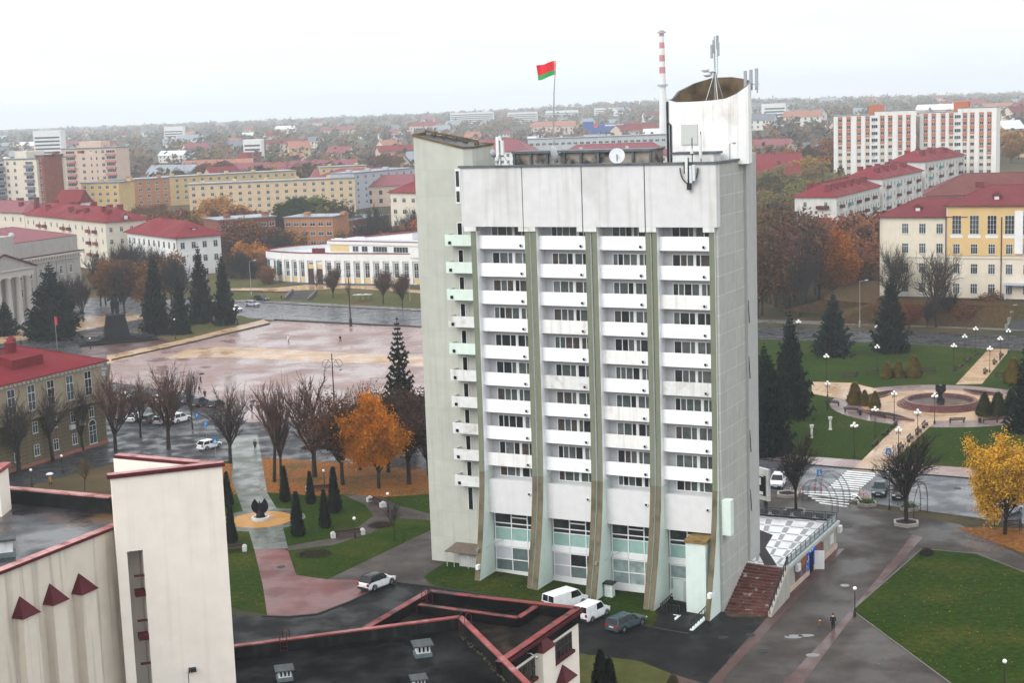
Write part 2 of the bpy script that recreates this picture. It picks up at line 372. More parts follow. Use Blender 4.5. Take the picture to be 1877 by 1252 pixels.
# --- park with the fountain
sheet('park_grass', [[(1250, 640), (1420, 618), (1640, 628), (2050, 650), (2050, 882), (1800, 858), (1600, 845), (1470, 835), (1250, 798)]], grassm, 3)
fc = at(1724, 742)
sheet('park_paving', [circ((fc.x, fc.y), 18.5, 40)], M('plum_paving', (.17, .125, .12), .4, .12, .8, wet=(.15, .15, .5)), 4, px=False)
sheet('park_path', [[(1488, 700), (1560, 702), (1620, 716), (1620, 740), (1560, 735), (1488, 722)], [(1660, 765), (1716, 772), (1612, 868), (1562, 862)], [(1752, 705), (1812, 640), (1852, 640), (1800, 704)]], beige, 6)
sheet('fountain_paving', [circ((fc.x, fc.y), 13.5, 40)], beige, 5, px=False)
sheet('far_road', [[(1180, 588), (1385, 600), (1640, 607), (2050, 622), (2050, 655), (1850, 642), (1640, 630), (1385, 622), (1180, 618)]], asph, 4)
sheet('far_road_line', strip([(1390, 610), (1640, 619), (1900, 630)], .2), white_paint, 5)
sheet('far_pavement', [[(1180, 580), (1640, 592), (2050, 608), (2050, 614), (1640, 598), (1180, 586)]], pavel, 5)
sheet('leafy_slope', [[(1180, 440), (1600, 470), (1612, 560), (2050, 590), (2050, 608), (1640, 592), (1180, 582)]], M('leaf_slope', (.062, .032, .012), .9, .4, 1.2, col2=(.036, .036, .012), sc2=.06, thr=(.42, .6)), 2)
# kerbs: real steps of 0.12 m
def kerb(pts, mat, w=.25, h=.12):
    P = [at(*p) for p in pts]; mb = MB()
    for a, b in zip(P, P[1:]): mb.bar((a.x, a.y, a.z+h/2), (b.x, b.y, b.z+h/2), w, h)
    return tag(mb.build('kerb', mat), kind='structure')
kst = M('kerb_stone', (.12, .11, .105), .7, .15, 1.5); kdk = M('dark_kerb_stone', (.03, .03, .032), .6, .15, 1.5)
kerb([(480, 1130.5), (530, 1132), (582, 1127), (642, 1104), (718, 1067.5), (795, 1077), (1000, 1110), (1190, 1150.5), (1262, 1164)], kdk)
kerb([(1250, 826), (1405, 844), (1487, 853.5), (1810, 880.5), (2050, 902)], kdk, .3, .15)
kerb([(503, 587.5), (700, 597), (1000, 612.5)], kdk, .6, .35)
kerb([(420, 550), (480, 552), (1000, 577)], kdk, .3, .15)
kerb([(205, 661), (345, 630), (494, 594)], kdk, .3, .3)
kerb([(1385, 896.5), (1480, 908), (1640, 930), (1800, 952)], kst)
kerb([(1562, 1120), (1690, 1007), (1790, 1016), (1900, 1058)], kst, .14, .07)
kerb([(1562, 1120), (1740, 1252), (1840, 1330)], kst, .14, .07)
# ------------------------------------------------------------------ hotel tower
TY = 0.4678; TO = Vector((-2.1166, 164.3202, 0)); ZB = 36.5
eu = Vector((math.cos(TY), -math.sin(TY), 0)); ev = Vector((math.sin(TY), math.cos(TY), 0))
def tfront(px, py, v):
    """local (u, z) of the hotel where the sight line meets the plane v"""
    r = ray(px, py); O = TO-Vector((0, 0, H)); t = (O.dot(ev)+v)/r.dot(ev); P = r*t-O
    return P.dot(eu), P.z-ZB
def tside(px, py, u):
    r = ray(px, py); O = TO-Vector((0, 0, H)); t = (O.dot(eu)+u)/r.dot(eu); P = r*t-O
    return P.dot(ev), P.z-ZB
def tw(u, v, z): return TO+eu*u+ev*v+Vector((0, 0, z))
hot = thing('hotel_tower', 'tall grey concrete tower block with four bays of white balconies and flaring piers', 'building', TO, -TY)
conc = M('attic_concrete', (.61, .605, .60), .85, .05, .9, streak=((.3, .27, .23), .35), bump=.15, bscale=3, col2=(.54, .53, .52), sc2=.2, thr=(.52, .7))
panel = M('panel_concrete', (.40, .40, .37), .85, .06, .8, grid=(3.1, 2.0, .05, (1.22, 1.22, 1.18)), streak=((.22, .215, .19), .25), bump=.2, bscale=14)
leftw = M('left_wall_concrete', (.46, .465, .41), .85, .05, .8, grid=(6.2, 3.0, .03, (.9, .9, .88)), streak=((.24, .22, .17), .3), bump=.2, bscale=14)
whitep = M('white_balcony_paint', (.84, .84, .85), .75, .04, 1.2, streak=((.55, .51, .46), .28), rand=.05)
oldwhite = M('weathered_white_paint', (.66, .66, .64), .85, .08, 1.5, streak=((.3, .27, .23), .5), col2=(.42, .38, .33), sc2=.6, thr=(.56, .72))
stainb = M('stained_balcony_paint', (.76, .75, .73), .8, .05, 1.0, streak=((.42, .36, .28), .55), col2=(.6, .55, .48), sc2=.7, thr=(.58, .75))
mint = M('mint_paint', (.62, .72, .64), .8, .05, 1.0, streak=((.42, .5, .42), .3))
mintw = M('pale_mint_paint', (.62, .71, .655), .8, .04, 1.0, streak=((.5, .55, .5), .25))
greenp = M('green_pier_paint', (.175, .19, .135), .85, .06, .8, streak=((.13, .14, .08), .3))
brownp = M('brown_pier_paint', (.155, .13, .085), .85, .1, .9, streak=((.07, .06, .035), .6), col2=(.1, .085, .05), sc2=.4)
innerw = M('inner_wall_paint', (.52, .52, .54), .85, .05, 1.0)
spand = M('spandrel_plaster', (.63, .625, .62), .85, .04, 1.0, streak=((.5, .47, .46), .2))
glass = M('window_glass', (.05, .058, .06), .08, .6, .7, spec=.6, rand=.75, col2=(.10, .10, .095), sc2=.8)
dglass = M('dark_glass', (.012, .014, .015), .06, .3, 1.0, spec=.5)
frame = M('white_frame', (.75, .75, .75), .5, .03, 2)
black = M('black_gap', (.008, .008, .008), .9, 0)
tar = M('roof_felt', (.022, .023, .025), .6, .35, .8, wet=(.4, .25, .7), bump=.3, bscale=4)
cap = M('parapet_cap_metal', (.1, .11, .12), .5, .3, 1.0)
rust = M('rusty_rim', (.12, .085, .05), .9, .5, .7, bump=.3)
steel = M('galvanised_steel', (.35, .37, .38), .45, .15, 3, metal=.6)
dsteel = M('dark_steel', (.03, .032, .035), .5, .2, 3, metal=.3)
FA = [(-1.86, -1.20), (4.62, 5.22), (5.38, 5.97), (11.62, 12.20), (12.40, 12.96), (18.32, 18.88), (19.06, 19.57), (25.14, 25.72)]
BAY = [(-1.20, 4.62), (5.97, 11.62), (12.96, 18.32), (19.57, 25.14)]
def zz(z): return z+ZB
# core
mb = MB(); mb.box(-2.0, 1.25, 0, 25.75, 11.3, zz(8.35)); mb.build('core_wall', innerw, hot)
mb = MB(); mb.box(25.75, -.35, -1.6, 26.02, 8.0, zz(8.7)); mb.build('side_wall', panel, hot)
mb = MB(); mb.box(25.4, 8.01, 0, 26.3, 11.35, zz(9.3)); mb.build('side_strip', M('strip_concrete', (.4, .4, .385), .85, .05, 1, streak=((.3, .3, .25), .3)), hot)
# left wall block with the slanted, lens shaped top
lw = [(-10.15, 2.3), (-1.9, 2.3), (-1.9, 5.6), (-4.2, 6.2), (-10.15, 5.2)]
def ltop(u): return zz(12.25-(u+10.15)*.24)
mb = MB(); mb.prism([(-10.15, 2.3), (-3.95, 2.3), (-3.2, 3.0), (-2.3, 6.3), (-4.2, 6.4), (-10.15, 5.0)], 0, [ltop(-10.15), ltop(-3.95), ltop(-3.95), ltop(-3.9)+.25, ltop(-4.2)+.3, ltop(-10.15)+.2], top=1)
mb.build('left_wall', [leftw, tar], hot)
mb = MB(); mb.box(-3.9, 2.32, 0, -1.5, 6, zz(4)); mb.build('left_return_wall', leftw, hot)
rim = [(-10.15, 2.3), (-3.95, 2.3), (-3.2, 3.0), (-2.3, 6.3), (-4.2, 6.4), (-10.15, 5.0)]
rz = [ltop(-10.15), ltop(-3.95), ltop(-3.95), ltop(-3.9)+.25, ltop(-4.2)+.3, ltop(-10.15)+.2]
mb = MB()
for i in range(6):
    a, b = rim[i], rim[(i+1) % 6]; h = .55 if i in (4,) else .12
    mb.bar((a[0], a[1], rz[i]+h*.5), (b[0], b[1], rz[(i+1) % 6]+h*.5), .28, .22)
for k in range(5):
    u = -9.4+1.35*k; mb.box(u, 5.0, ltop(u)-.3, u+.5, 5.3, ltop(u)+.5)
mb.build('left_rim', rust, hot)
# stair windows and balcony doors in the left wall
mb = MB(); mb.box(-5.05, 2.22, zz(4.7), -4.45, 2.32, zz(8.5)); w = mb.build('window', frame, hot)
mb = MB(); mb.box(-4.95, 2.20, zz(6.6), -4.55, 2.225, zz(8.3)); mb.box(-4.95, 2.20, zz(4.9), -4.55, 2.225, zz(6.1)); mb.build('pane', dglass, w)
for k in range(-1, 10):
    mb = MB(); mb.box(-5.05, 2.22, zz(-3*k-2.9), -4.35, 2.32, zz(-3*k-.35)); d = mb.build('door', frame, hot)
    mb = MB(); mb.box(-4.96, 2.19, zz(-3*k-2.9), -4.45, 2.225, zz(-3*k-.42)); mb.build('pane', black, d)
for k in range(10):
    z0 = zz(-3.01*k+.2); mb = MB(); ho = -5.85, -1.9
    mb.box(ho[0], .8, z0, ho[1], .92, z0+1.22); mb.box(ho[0], .92, z0, ho[1], 2.3, z0+.16); mb.box(ho[0], .92, z0+.16, ho[0]+.12, 2.3, z0+1.22)
    b = mb.build('corner_balcony', mint if k in (0, 1, 2, 4) else oldwhite, hot)
    mb = MB(); mb.box(ho[0]+.45, .68, z0+.18, ho[0]+.75, .795, z0+.5); mb.build('vent', black, b)
# bays
def win_mesh(u0, u1, z0, z1, v, pattern, fw=.09):
    mb = MB(); mg = MB(); mb.box(u0, v-.06, z0, u1, v, z0+fw); mb.box(u0, v-.06, z1-fw, u1, v, z1)
    W_ = u1-u0; s = sum(pattern); x = u0
    mb.box(u0, v-.07, z0+fw, u0+fw, v, z1-fw)
    for p in pattern:
        x2 = x+W_*p/s
        if p < .3:  mb.box(x+.02, v-.075, z0+fw, x2+.02, v-.002, z1-fw)
        else:
            mb.box(x2-fw/2, v-.07, z0+fw, x2+fw/2, v, z1-fw); mg.box(x+fw/2, v-.03, z0+fw, x2-fw/2, v-.008, z1-fw)
        x = x2
    return mb, mg
PAT = [[.8, 1.1, .7, .25, .9, .9, .3], [.9, 1, .55, .28, .9, .85, .3], [1, .8, .8, .25, .55, 1.2, .5], [.7, .7, .9, .9, .28, .6, 1.0]]
rnd = random.Random(3)
CURT = [M('curtain_glass_%s' % n, c, .12, .25, 1.5, spec=.5) for n, c in (('grey', (.10, .105, .105)), ('green', (.075, .095, .088)), ('brown', (.07, .058, .052)), ('dark', (.02, .022, .024)), ('pale', (.16, .16, .165)))]
for bi, (u0, u1) in enumerate(BAY):
    for k in range(0, 10):
        zt = -3*k
        mb, mg = win_mesh(u0+.95, u1-.02, zz(zt+.75) if k < 9 else zz(-25.4), zz(zt+2.55) if k < 9 else zz(-24.25), 1.22, PAT[(k*5+bi*3) % 4])
        w = mb.build('window', frame, hot)
        # one pane part; each light has its own curtain
        nq = len(mg.f)//6; mg.mi = [0]*len(mg.f)
        for q in range(nq):
            c_ = rnd.choices(range(5), (4, 3, 2, 4, .6))[0]
            for i in range(6): mg.mi[q*6+i] = c_
        mg.build('pane', CURT, w)
        if k < 9:
            mb = MB(); mb.box(u0-.05, 0, zz(zt), u1+.05, .13, zz(zt+1.45)); mb.box(u0, .13, zz(zt), u1, 1.24, zz(zt+.18))
            b = mb.build('balcony', rnd.choices((whitep, stainb, oldwhite), (9, 2.2, .5))[0], hot)
            mb = MB(); uc = u1-.75; mb.tube([(uc, -.12, zz(zt+.38)), (uc, .02, zz(zt+.42))], .2, 8)
            mb.m = 1; mb.tube([(uc-.02, -.16, zz(zt+.38)), (uc-.02, -.118, zz(zt+.38))], .13, 8); mb.build('air_vent', [oldwhite, black], b)
    # dividing floor at bay sides and spandrel
    mb = MB(); mb.box(u0-.05, .0, zz(-29.4), u1+.05, .2, zz(-25.55)); mb.box(u0, .2, zz(-25.75), u1, 1.24, zz(-25.6)); mb.box(u0, .2, zz(-29.4), u1, 1.24, zz(-29.2))
    p = mb.build('spandrel_panel', spand, hot)
    mb = MB(); mb.tube([(u1-.75, -.12, zz(-26.9)), (u1-.75, .02, zz(-26.9))], .2, 8); mb.m = 1; mb.tube([(u1-.77, -.16, zz(-26.9)), (u1-.77, -.118, zz(-26.9))], .13, 8); mb.build('air_vent', [oldwhite, black], p)
# ground floor glazing
mintg = M('mint_spandrel_glass', (.27, .42, .38), .15, .12, .8, spec=.5); mistg = M('frosted_glass', (.11, .15, .145), .2, .15, 1.0)
greypanel = M('grey_door_panel', (.45, .45, .48), .6, .05, 1)
for bi, (u0, u1) in enumerate(BAY):
    v = 1.0; mb = MB(); W_ = u1-u0
    mb.box(u0, v-.1, zz(-33.4), u1, v+.25, zz(-32.7))
    for z in (-32.72, -31.25, -30.75, -29.5, -33.5, -36.2, -34.9): mb.box(u0+.2, v-.08, zz(z)-.05, u1, v+.1, zz(z)+.05)
    for t in (.03, .38, .72, .99): mb.box(u0+W_*t-.05, v-.1, zz(-36.3), u0+W_*t+.05, v+.1, zz(-29.4))
    mb.box(u0+W_*.38, v-.1, zz(-30.1), u0+W_*.72, v+.1, zz(-29.98)); mb.box(u0, v-.04, zz(-37), u1, v+.25, zz(-36.2))
    g = mb.build('shopfront', frame, hot)
    mg = MB(); x0 = u0+.1
    mg.m = 0; mg.box(x0, v, zz(-31.2), u1, v+.04, zz(-29.45))
    mg.m = 1; mg.box(x0, v, zz(-32.7), u1, v+.04, zz(-31.26))
    for q, (a, b) in enumerate(((.03, .38), (.38, .72), (.72, .99))):
        ml = [(3, 2), (2, 2), (2, 2)][q] if bi == 0 else [(4, 4), (0, 2), (0, 2)][q] if bi == 1 else (5, 5)
        mg.m = ml[0]; mg.box(u0+W_*a, v, zz(-34.9), u0+W_*b, v+.04, zz(-33.45)); mg.m = ml[1]; mg.box(u0+W_*a, v, zz(-36.3), u0+W_*b, v+.04, zz(-34.9))
    mg.build('pane', [CURT[3], mintg, mistg, M('white_blind', (.5, .5, .55), .5, .05, 1), greypanel, M('lace_curtain_glass', (.26, .33, .32), .15, .3, 1.5)], g)
# piers
prof = [(2.45, -.6), (-2, -.6), (-8, -.6), (-14, -.6), (-20, -.62), (-24.6, -.75), (-27, -.95), (-29.5, -1.3), (-32, -1.75), (-34.5, -2.35), (-38.2, -3.3)]
for i, (a, b) in enumerate(FA):
    mb = MB(); k = 1.0+.28*(i/7)
    P = [(z, -.6+(v+.6)*k) for z, v in prof]
    for (z0, v0), (z1, v1) in zip(P, P[1:]):
        br = z1 < -25
        mb.m = 1 if br else 0; mb.quad((a, v0, zz(z0)), (a, v1, zz(z1)), (b, v1, zz(z1)), (b, v0, zz(z0)))
        mb.m = 3 if br else 2
        mb.quad((b, v0, zz(z0)), (b, v1, zz(z1)), (b, 1.25, zz(z1)), (b, 1.25, zz(z0)))
        mb.quad((a, v0, zz(z0)), (a, 1.25, zz(z0)), (a, 1.25, zz(z1)), (a, v1, zz(z1)))
    mb.build('pier', [greenp, brownp, whitep, mintw], hot)
for a, b in ((5.22, 5.38), (12.20, 12.40), (18.88, 19.06)):
    mb = MB(); mb.box(a+.004, -.25, 0, b-.004, 1.25, zz(2.4)); mb.build('pier_gap', black, hot)
# attic
AT = [(-2.78, 4.53), (4.63, 11.38), (11.50, 18.34), (18.46, 26.03)]
for a, b in AT:
    mb = MB(); mb.box(a, -.75, zz(2.45), b, .3, zz(8.75)); mb.build('attic_panel', conc, hot)
mb = MB(); mb.box(-2.7, -.55, zz(2.5), 25.9, .2, zz(8.6)); mb.build('attic_backing', black, hot)
mb = MB(); mb.box(-2.78, .31, zz(2.5), -1.9, 3, zz(8.75)); mb.box(-2.2, .31, zz(2.5), 25.7, 1.3, zz(2.75)); mb.build('attic_return', conc, hot)
mb = MB(); mb.box(-2.95, -.9, zz(8.75), 26.2, -.4, zz(8.98)); mb.box(25.6, -.4, zz(8.76), 26.2, 8, zz(8.97)); mb.build('parapet_cap', cap, hot)
for a, b in ((-2.6, -1.15), (3.95, 4.52), (4.64, 5.95), (10.75, 11.37), (11.51, 12.95), (17.7, 18.33), (18.47, 19.55), (24.55, 25.75)):
    mb = MB(); mb.box(a, -.74, zz(1.95), b, .2, zz(2.447)); mb.build('corbel', oldwhite, hot)
mb = MB(); mb.box(-1.9, .3, zz(8.36), 25.6, 11.2, zz(8.5)); mb.build('roof', tar, hot)
mb = MB(); mb.box(.5, 5.2, zz(9.95), 17.0, 8.8, zz(10.2))
for k in range(9): mb.box(.6+2*k, 5.3, zz(8.5), .85+2*k, 5.55, zz(9.95))
mb.m = 1; mb.box(.6, 5.6, zz(8.5), 16.9, 8.6, zz(9.94))
mb.build('roof_screen', [cap, M('stained_render', (.3, .26, .22), .9, .3, .7, col2=(.05, .05, .05), sc2=.5)], hot)
mb = MB(); mb.box(19.8, 3.2, zz(9.6), 24.6, 5.6, zz(9.82)); mb.m = 1; mb.box(20, 3.3, zz(8.5), 24.4, 5.5, zz(9.6)); mb.build('roof_box', [cap, oldwhite], hot)
# right stair tower: leaf shaped plan, edges sweeping upwards
fr = [(19.0, 15.25), (19.9, 15.0), (21.3, 14.95), (23.4, 15.0), (24.7, 15.25), (26.0, 15.75), (27.1, 16.4)]
VT = 6.0
pts = [(18.42, VT+.4, 15.2)]+[(u, v, z) for (u, z), v in [(tfront(px, py, v), v) for px, py, v in ((1238, 187, VT), (1270, 186, VT), (1301, 184, VT), (1331, 180, VT+.05), (1351, 171, VT+.2), (1371, 156, VT+.6))]]
back = [(u, v, z) for (u, z), v in [(tfront(px, py, v), v) for px, py, v in ((1377, 148, 10.0), (1366, 144, 11.0), (1342, 140.5, 11.6), (1306, 142, 11.0), (1272, 152, 9.6), (1242, 167, 8.2))]]+[(18.42, VT+1.6, 15.3)]
poly = pts+back; mb = MB()
n = len(poly)
for i in range(n):
    a, b = poly[i], poly[(i+1) % n]
    mb.m = 0
    mb.quad((a[0], a[1], zz(8.4)), (b[0], b[1], zz(8.4)), (b[0], b[1], zz(b[2])), (a[0], a[1], zz(a[2])))
    # inner face of the parapet
    c0 = Vector((22.3, 9.0)); ia = Vector(a[:2])+(c0-Vector(a[:2])).normalized()*.25; ib = Vector(b[:2])+(c0-Vector(b[:2])).normalized()*.25
    mb.m = 1
    mb.quad((a[0], a[1], zz(a[2])), (b[0], b[1], zz(b[2])), (ib.x, ib.y, zz(b[2])), (ia.x, ia.y, zz(a[2])))
    mb.m = 2
    mb.quad((ib.x, ib.y, zz(13.6)), (ia.x, ia.y, zz(13.6)), (ia.x, ia.y, zz(a[2])), (ib.x, ib.y, zz(b[2])))
mb.m = 2; mb.add([(p[0]*.97+.6, p[1]*.97+.3, zz(13.7)) for p in poly], [list(range(n))])
mb.build('stair_tower', [M('stained_white_render', (.8, .79, .78), .85, .05, .8, streak=((.33, .28, .2), .6), col2=(.6, .56, .52), sc2=.35, thr=(.55, .75)), cap, rust], hot)
mb = MB(); mb.tube([(18.35, VT+.3, zz(8.5)), (18.35, VT+.3, zz(15.0))], .12, 6); mb.tube([(18.75, VT+.1, zz(8.5)), (18.75, VT+.1, zz(12.6)), (18.4, VT+.1, zz(12.9))], .1, 6); mb.build('drainpipe', dsteel, hot)
u_, z_ = tfront(1264, 245, VT); mb = MB(); mb.box(u_-.9, VT-.12, zz(z_-1.1), u_+.9, VT-.02, zz(z_+1)); mb.build('vent_grille', M('grille_metal', (.5, .5, .48), .6, .1, 8), hot)
# mint sign box on the side, lean-to at the left foot, entrance block
mb = MB(); mb.box(26.03, -.45, zz(-29.3), 26.95, .55, zz(-25.6)); mb.box(26.06, .56, zz(-29.6), 26.8, .8, zz(-25.8)); mb.build('sign_box', mintw, hot)
mb = MB(); a = zz(-34.2); mb.prism([(-7.5, .6), (-2.0, .6), (-2.0, 2.3), (-6.8, 2.3)], [zz(-34.75)]*2+[zz(-34.05)]*2, [zz(-34.68)]*2+[zz(-33.98)]*2)
mb.m = 1
for u in (-7.3, -6.4, -4.6): mb.box(u, .7, 0, u+.06, .76, zz(-34.72))
mb.box(-6.0, 1.3, 0, -2.0, 1.36, zz(-34.5)); mb.build('lean_to', [M('lean_to_roof', (.13, .1, .08), .7, .15, 2), M('corrugated_sheet', (.5, .5, .49), .6, .06, 2, grid=(.3, 9, .04, (.75, .75, .75)))], hot)
mb = MB(); mb.box(22.6, -2.1, -1.6, 24.75, .95, zz(-29.95)); mb.m = 1; mb.box(22.5, -2.25, zz(-29.95), 24.9, 1.0, zz(-29.6)); mb.build('entrance_block', [mintw, M('mossy_cap', (.2, .13, .05), .9, .4, 2)], hot)
mb = MB(); mb.box(20.0, .9, -1.3, 22.6, 1.2, 1.5); e_ = mb.build('entrance_wall', mintw, hot)
mb = MB(); mb.box(21.2, .8, -1.2, 22.1, .9, 1.4); mb.m = 1; mb.box(22.1, .82, -1.2, 22.6, .9, 1.4); mb.build('door', [greypanel, black], e_)
mb = MB()
for (a, b) in (((20.3, -.2), (20.3, -3.6)), ((25.0, -2.6), (25.0, -7.2))):
    for k in range(7):
        t = k/6; mb.bar((a[0]+(b[0]-a[0])*t, a[1]+(b[1]-a[1])*t, -1.2), (a[0]+(b[0]-a[0])*t, a[1]+(b[1]-a[1])*t, .25), .06)
    mb.bar((a[0], a[1], .25), (b[0], b[1], .05), .08); mb.bar((a[0], a[1], -.3), (b[0], b[1], -.5), .05)
for k in range(7): mb.bar((20.3+.35*k, -3.6, -1.2), (20.3+.35*k, -3.6, .2), .06)
mb.bar((20.3, -3.6, .2), (22.4, -3.6, .2), .08); mb.build('stair_railing', dsteel, hot)
mb = MB(); mb.box(24.85, -7.4, -1.6, 25.2, -2.5, -.75); mb.box(20.1, -3.75, -1.6, 22.4, -3.5, -.8); mb.box(22.2, -6.2, -1.6, 22.5, -3.5, -.8); mb.build('stair_kerb', mintw, hot)
mb = MB(); mb.box(22.5, -6, -1.6, 24.85, -1, -.98); mb.box(20.1, -3.5, -1.6, 22.5, 1, -1.0); mb.build('entrance_steps', M('step_concrete', (.13, .11, .1), .6, .15, 1), hot)
# small lamps and brackets on piers
for (a, b) in (FA[0], FA[4]):
    mb = MB(); mb.tube([(b, -1.2, zz(-33.2)), (b+.5, -.2, zz(-32.9)), (b+1.2, .9, zz(-32.6))], .03, 5); mb.box(a+.1, -2.5, zz(-33.3), a+.35, -2.0, zz(-33.0)); mb.build('camera_bracket', steel, hot)
for i, fi in enumerate((0, 7)):
    a, b = FA[fi]; mb = MB(); mb.box(a+.25, -3.0-.6*i, 1.3, a+.6, -2.2, 1.8); mb.build('meter_box', frame, hot)
for y in (-6.0, -12.0, -20.0, -26.5):
    mb = MB(); mb.tube([(26.3, 8.2, zz(y)), (26.42, 8.2, zz(y-2.4))], .05, 5); mb.build('lightning_cable', dsteel, hot)
# ---- things on the roof
def roofthing(nm, lb, ct, u, v, z, grp=None): return thing(nm, lb, ct, tw(u, v, zz(z)), -TY, grp)
fu, fz = tfront(1017, 297, 5.0)
t = roofthing('flagpole', 'tall thin flagpole with red and green flag above the concrete tower roof', 'flagpole', 5.9, 4.5, 8.5)
mb = MB(); mb.tube([(0, 0, 0), (.1, 0, 4), (.3, 0, 8), (.62, 0, 11.2)], [.11, .09, .06, .035], 6); mb.build('pole', steel, t)
mb = MB(); nU, nV = 12, 6
def fp(i, j):
    s = i/nU; h = j/nV; x = .62-.06*h-s*2.25; z = 9.85+h*1.45-s*.85*(1-h*.15)*(.75)+.10*math.sin(s*7+h)*s; return (x, .22*math.sin(s*8+h*1.5)*s, z)
for i in range(nU):
    for j in range(nV):
        mb.m = 2 if i == 0 else (1 if j < 2 else 0)
        p = [fp(i, j), fp(i+1, j), fp(i+1, j+1), fp(i, j+1)]; mb.quad(*[(q[0], q[1]-.012, q[2]) for q in p]); mb.quad(*[(q[0], q[1]+.012, q[2]) for q in p][::-1])
mb.build('flag', [M('flag_red', (.62, .03, .04), .8, .05, 3), M('flag_green', (.04, .3, .08), .8, .05, 3), M('flag_ornament', (.75, .65, .65), .8, .0, 3, col2=(.6, .05, .06), sc2=9, thr=(.45, .5))], t)
whited = M('dish_white', (.6, .62, .64), .5, .06, 3); greyd = M('dish_grey', (.3, .32, .34), .5, .1, 3)
def dish(nm, lb, u, v, z, r, yaw, mat, h):
    t = roofthing(nm, lb, 'dish', u, v, z)
    mb = MB(); mb.tube([(0, 0, 0), (0, 0, h)], .09, 6); mb.bar((-.5, 0, .05), (.5, 0, .05), .12); mb.bar((0, -.5, .05), (0, .5, .05), .12); mb.build('mast', steel, t)
    mb = MB(); mb.lathe([(r, .0), (r*1.0, -.10), (r*.8, -.26), (r*.4, -.4), (.02, -.44)], 20, cap=False); mb.lathe([(r*.97, -.02), (r*.6, -.06), (.02, -.08)], 20, cap=False)
    o = mb.build('reflector', mat, t, (0, 0, h), smooth=True); o.rotation_euler = (math.radians(78), 0, yaw)
    mb = MB(); mb.tube([(0, 0, -.1), (0, 0, .5)], .05, 6); mb.ball((0, 0, .5), .1); q = mb.build('feed', steel, t, (0, 0, h)); q.rotation_euler = (math.radians(78), 0, yaw)
    return t
u_, z_ = tfront(1018, 282, 3.0); dish('satellite_dish', 'grey satellite dish below the flagpole on the tower roof', u_, 3.0, 8.5, .95, 2.3, greyd, z_-8.5)
u_, z_ = tfront(1131, 285, 2.0); dish('satellite_dish', 'large white round satellite dish on the tower roof edge', u_, 2.0, 8.5, .85, .35, whited, z_-8.5)
u_, z_ = tfront(905, 279, 4.0); dish('satellite_dish', 'small dark dish beside the slanted rim of the tower', u_, 4.0, 8.5, .45, 2.6, greyd, 1.6)
# tripod mast at the left of the roof
u_, z_ = tfront(918, 297, 3.0)
t = roofthing('antenna_mast', 'short grey tripod antenna mast with box panels on the tower roof', 'antenna', u_, 3.0, 8.5)
mb = MB(); mb.tube([(0, 0, 0), (0, 0, 3.9)], .08, 6)
for a in (0.3, 2.4, 4.5): mb.tube([(1.2*math.cos(a), 1.2*math.sin(a), 0), (0, 0, 1.8)], .05, 5)
mb.build('pole', steel, t); mb = MB(); mb.box(-.45, -.2, 1.2, -.1, .1, 3.4); mb.box(.1, -.15, 1.4, .4, .15, 3.0); mb.box(-.12, -.12, 3.0, .12, .12, 3.5); mb.build('panel_antenna', oldwhite, t)
# mast on the stair tower
um, zm = tfront(1311, 178, 9.0)
t = roofthing('antenna_mast', 'lattice antenna mast on tripod legs above the curved stair tower', 'antenna', um, 9.0, 13.7)
zt = tfront(1311, 65, 9.0)[1]-13.7; zk = tfront(1311, 130, 9.0)[1]-13.7
mb = MB()
for x, y in ((-1.25, -.6), (.65, -.8), (1.0, .8), (-.4, .9)): mb.tube([(x, y, 0), (.02, 0, zk)], .06, 5)
mb.tube([(0, 0, 0), (0, 0, zt)], [.1, .05], 6); mb.tube([(.25, .1, zk*.9), (.32, .1, zt-.5)], .04, 5)
for k in range(14):
    z = zk+(zt-zk)*k/14; mb.bar((-.12, 0, z), (.3, .1, z+.3), .03)
mb.build('mast_frame', steel, t)
for a, h in ((0, .62), (2.1, .7), (4.2, .56), (1, .82)):
    mb = MB(); x, y = .4*math.cos(a), .4*math.sin(a); z = zk+(zt-zk)*h; mb.box(x-.12, y-.08, z-.7, x+.12, y+.08, z+.7); mb.build('panel_antenna', greyd, t)
for k, (px, py, r) in enumerate(((1294, 127, .55), (1297, 136, .5), (1305, 130, .4))):
    u_, z_ = tfront(px, py, 8.8); mb = MB(); mb.ball((u_-um, -.2, z_-13.7), r, 10, 6, .55); mb.bar((u_-um, -.2, z_-13.7), (0, 0, z_-13.8), .06); mb.build('drum_antenna', whited, t, smooth=True)
u_, z_ = tfront(1374, 165, 9.0)
t = roofthing('antenna_cluster', 'group of tall panel antennas on the high tip of the stair tower', 'antenna', u_, 9.5, 15.6)
for k in range(3):
    mb = MB(); mb.box(-.75+.6*k, -.1, .3, -.45+.6*k, .1, 2.3+.1*k); mb.build('panel_antenna', greyd, t)
mb = MB(); mb.bar((-.8, .2, .9), (.8, .2, .9), .08); mb.bar((-.2, .2, 0), (-.2, .2, 2), .1); mb.bar((.6, .2, 0), (.6, .2, 2), .1); mb.build('bracket', steel, t)
u_, z_ = tfront(1264, 318, -.8)
t = roofthing('antenna_cluster', 'dark ring of panel antennas and cables hung on the attic front', 'antenna', u_, -.9, z_)
mb = MB()
for i in range(12):
    a0, a1 = math.pi+math.pi*i/12, math.pi+math.pi*(i+1)/12; mb.bar((.95*math.cos(a0), -.05, .6+1.6*math.sin(a0)), (.95*math.cos(a1), -.05, .6+1.6*math.sin(a1)), .09)
mb.box(-.18, -.3, -1.6, .2, 0, -.9); mb.box(-.1, -.2, -.9, .0, 0, 1.6); mb.box(-.5, -.25, 0, -.25, 0, 1.2); mb.build('cable_ring', dsteel, t)
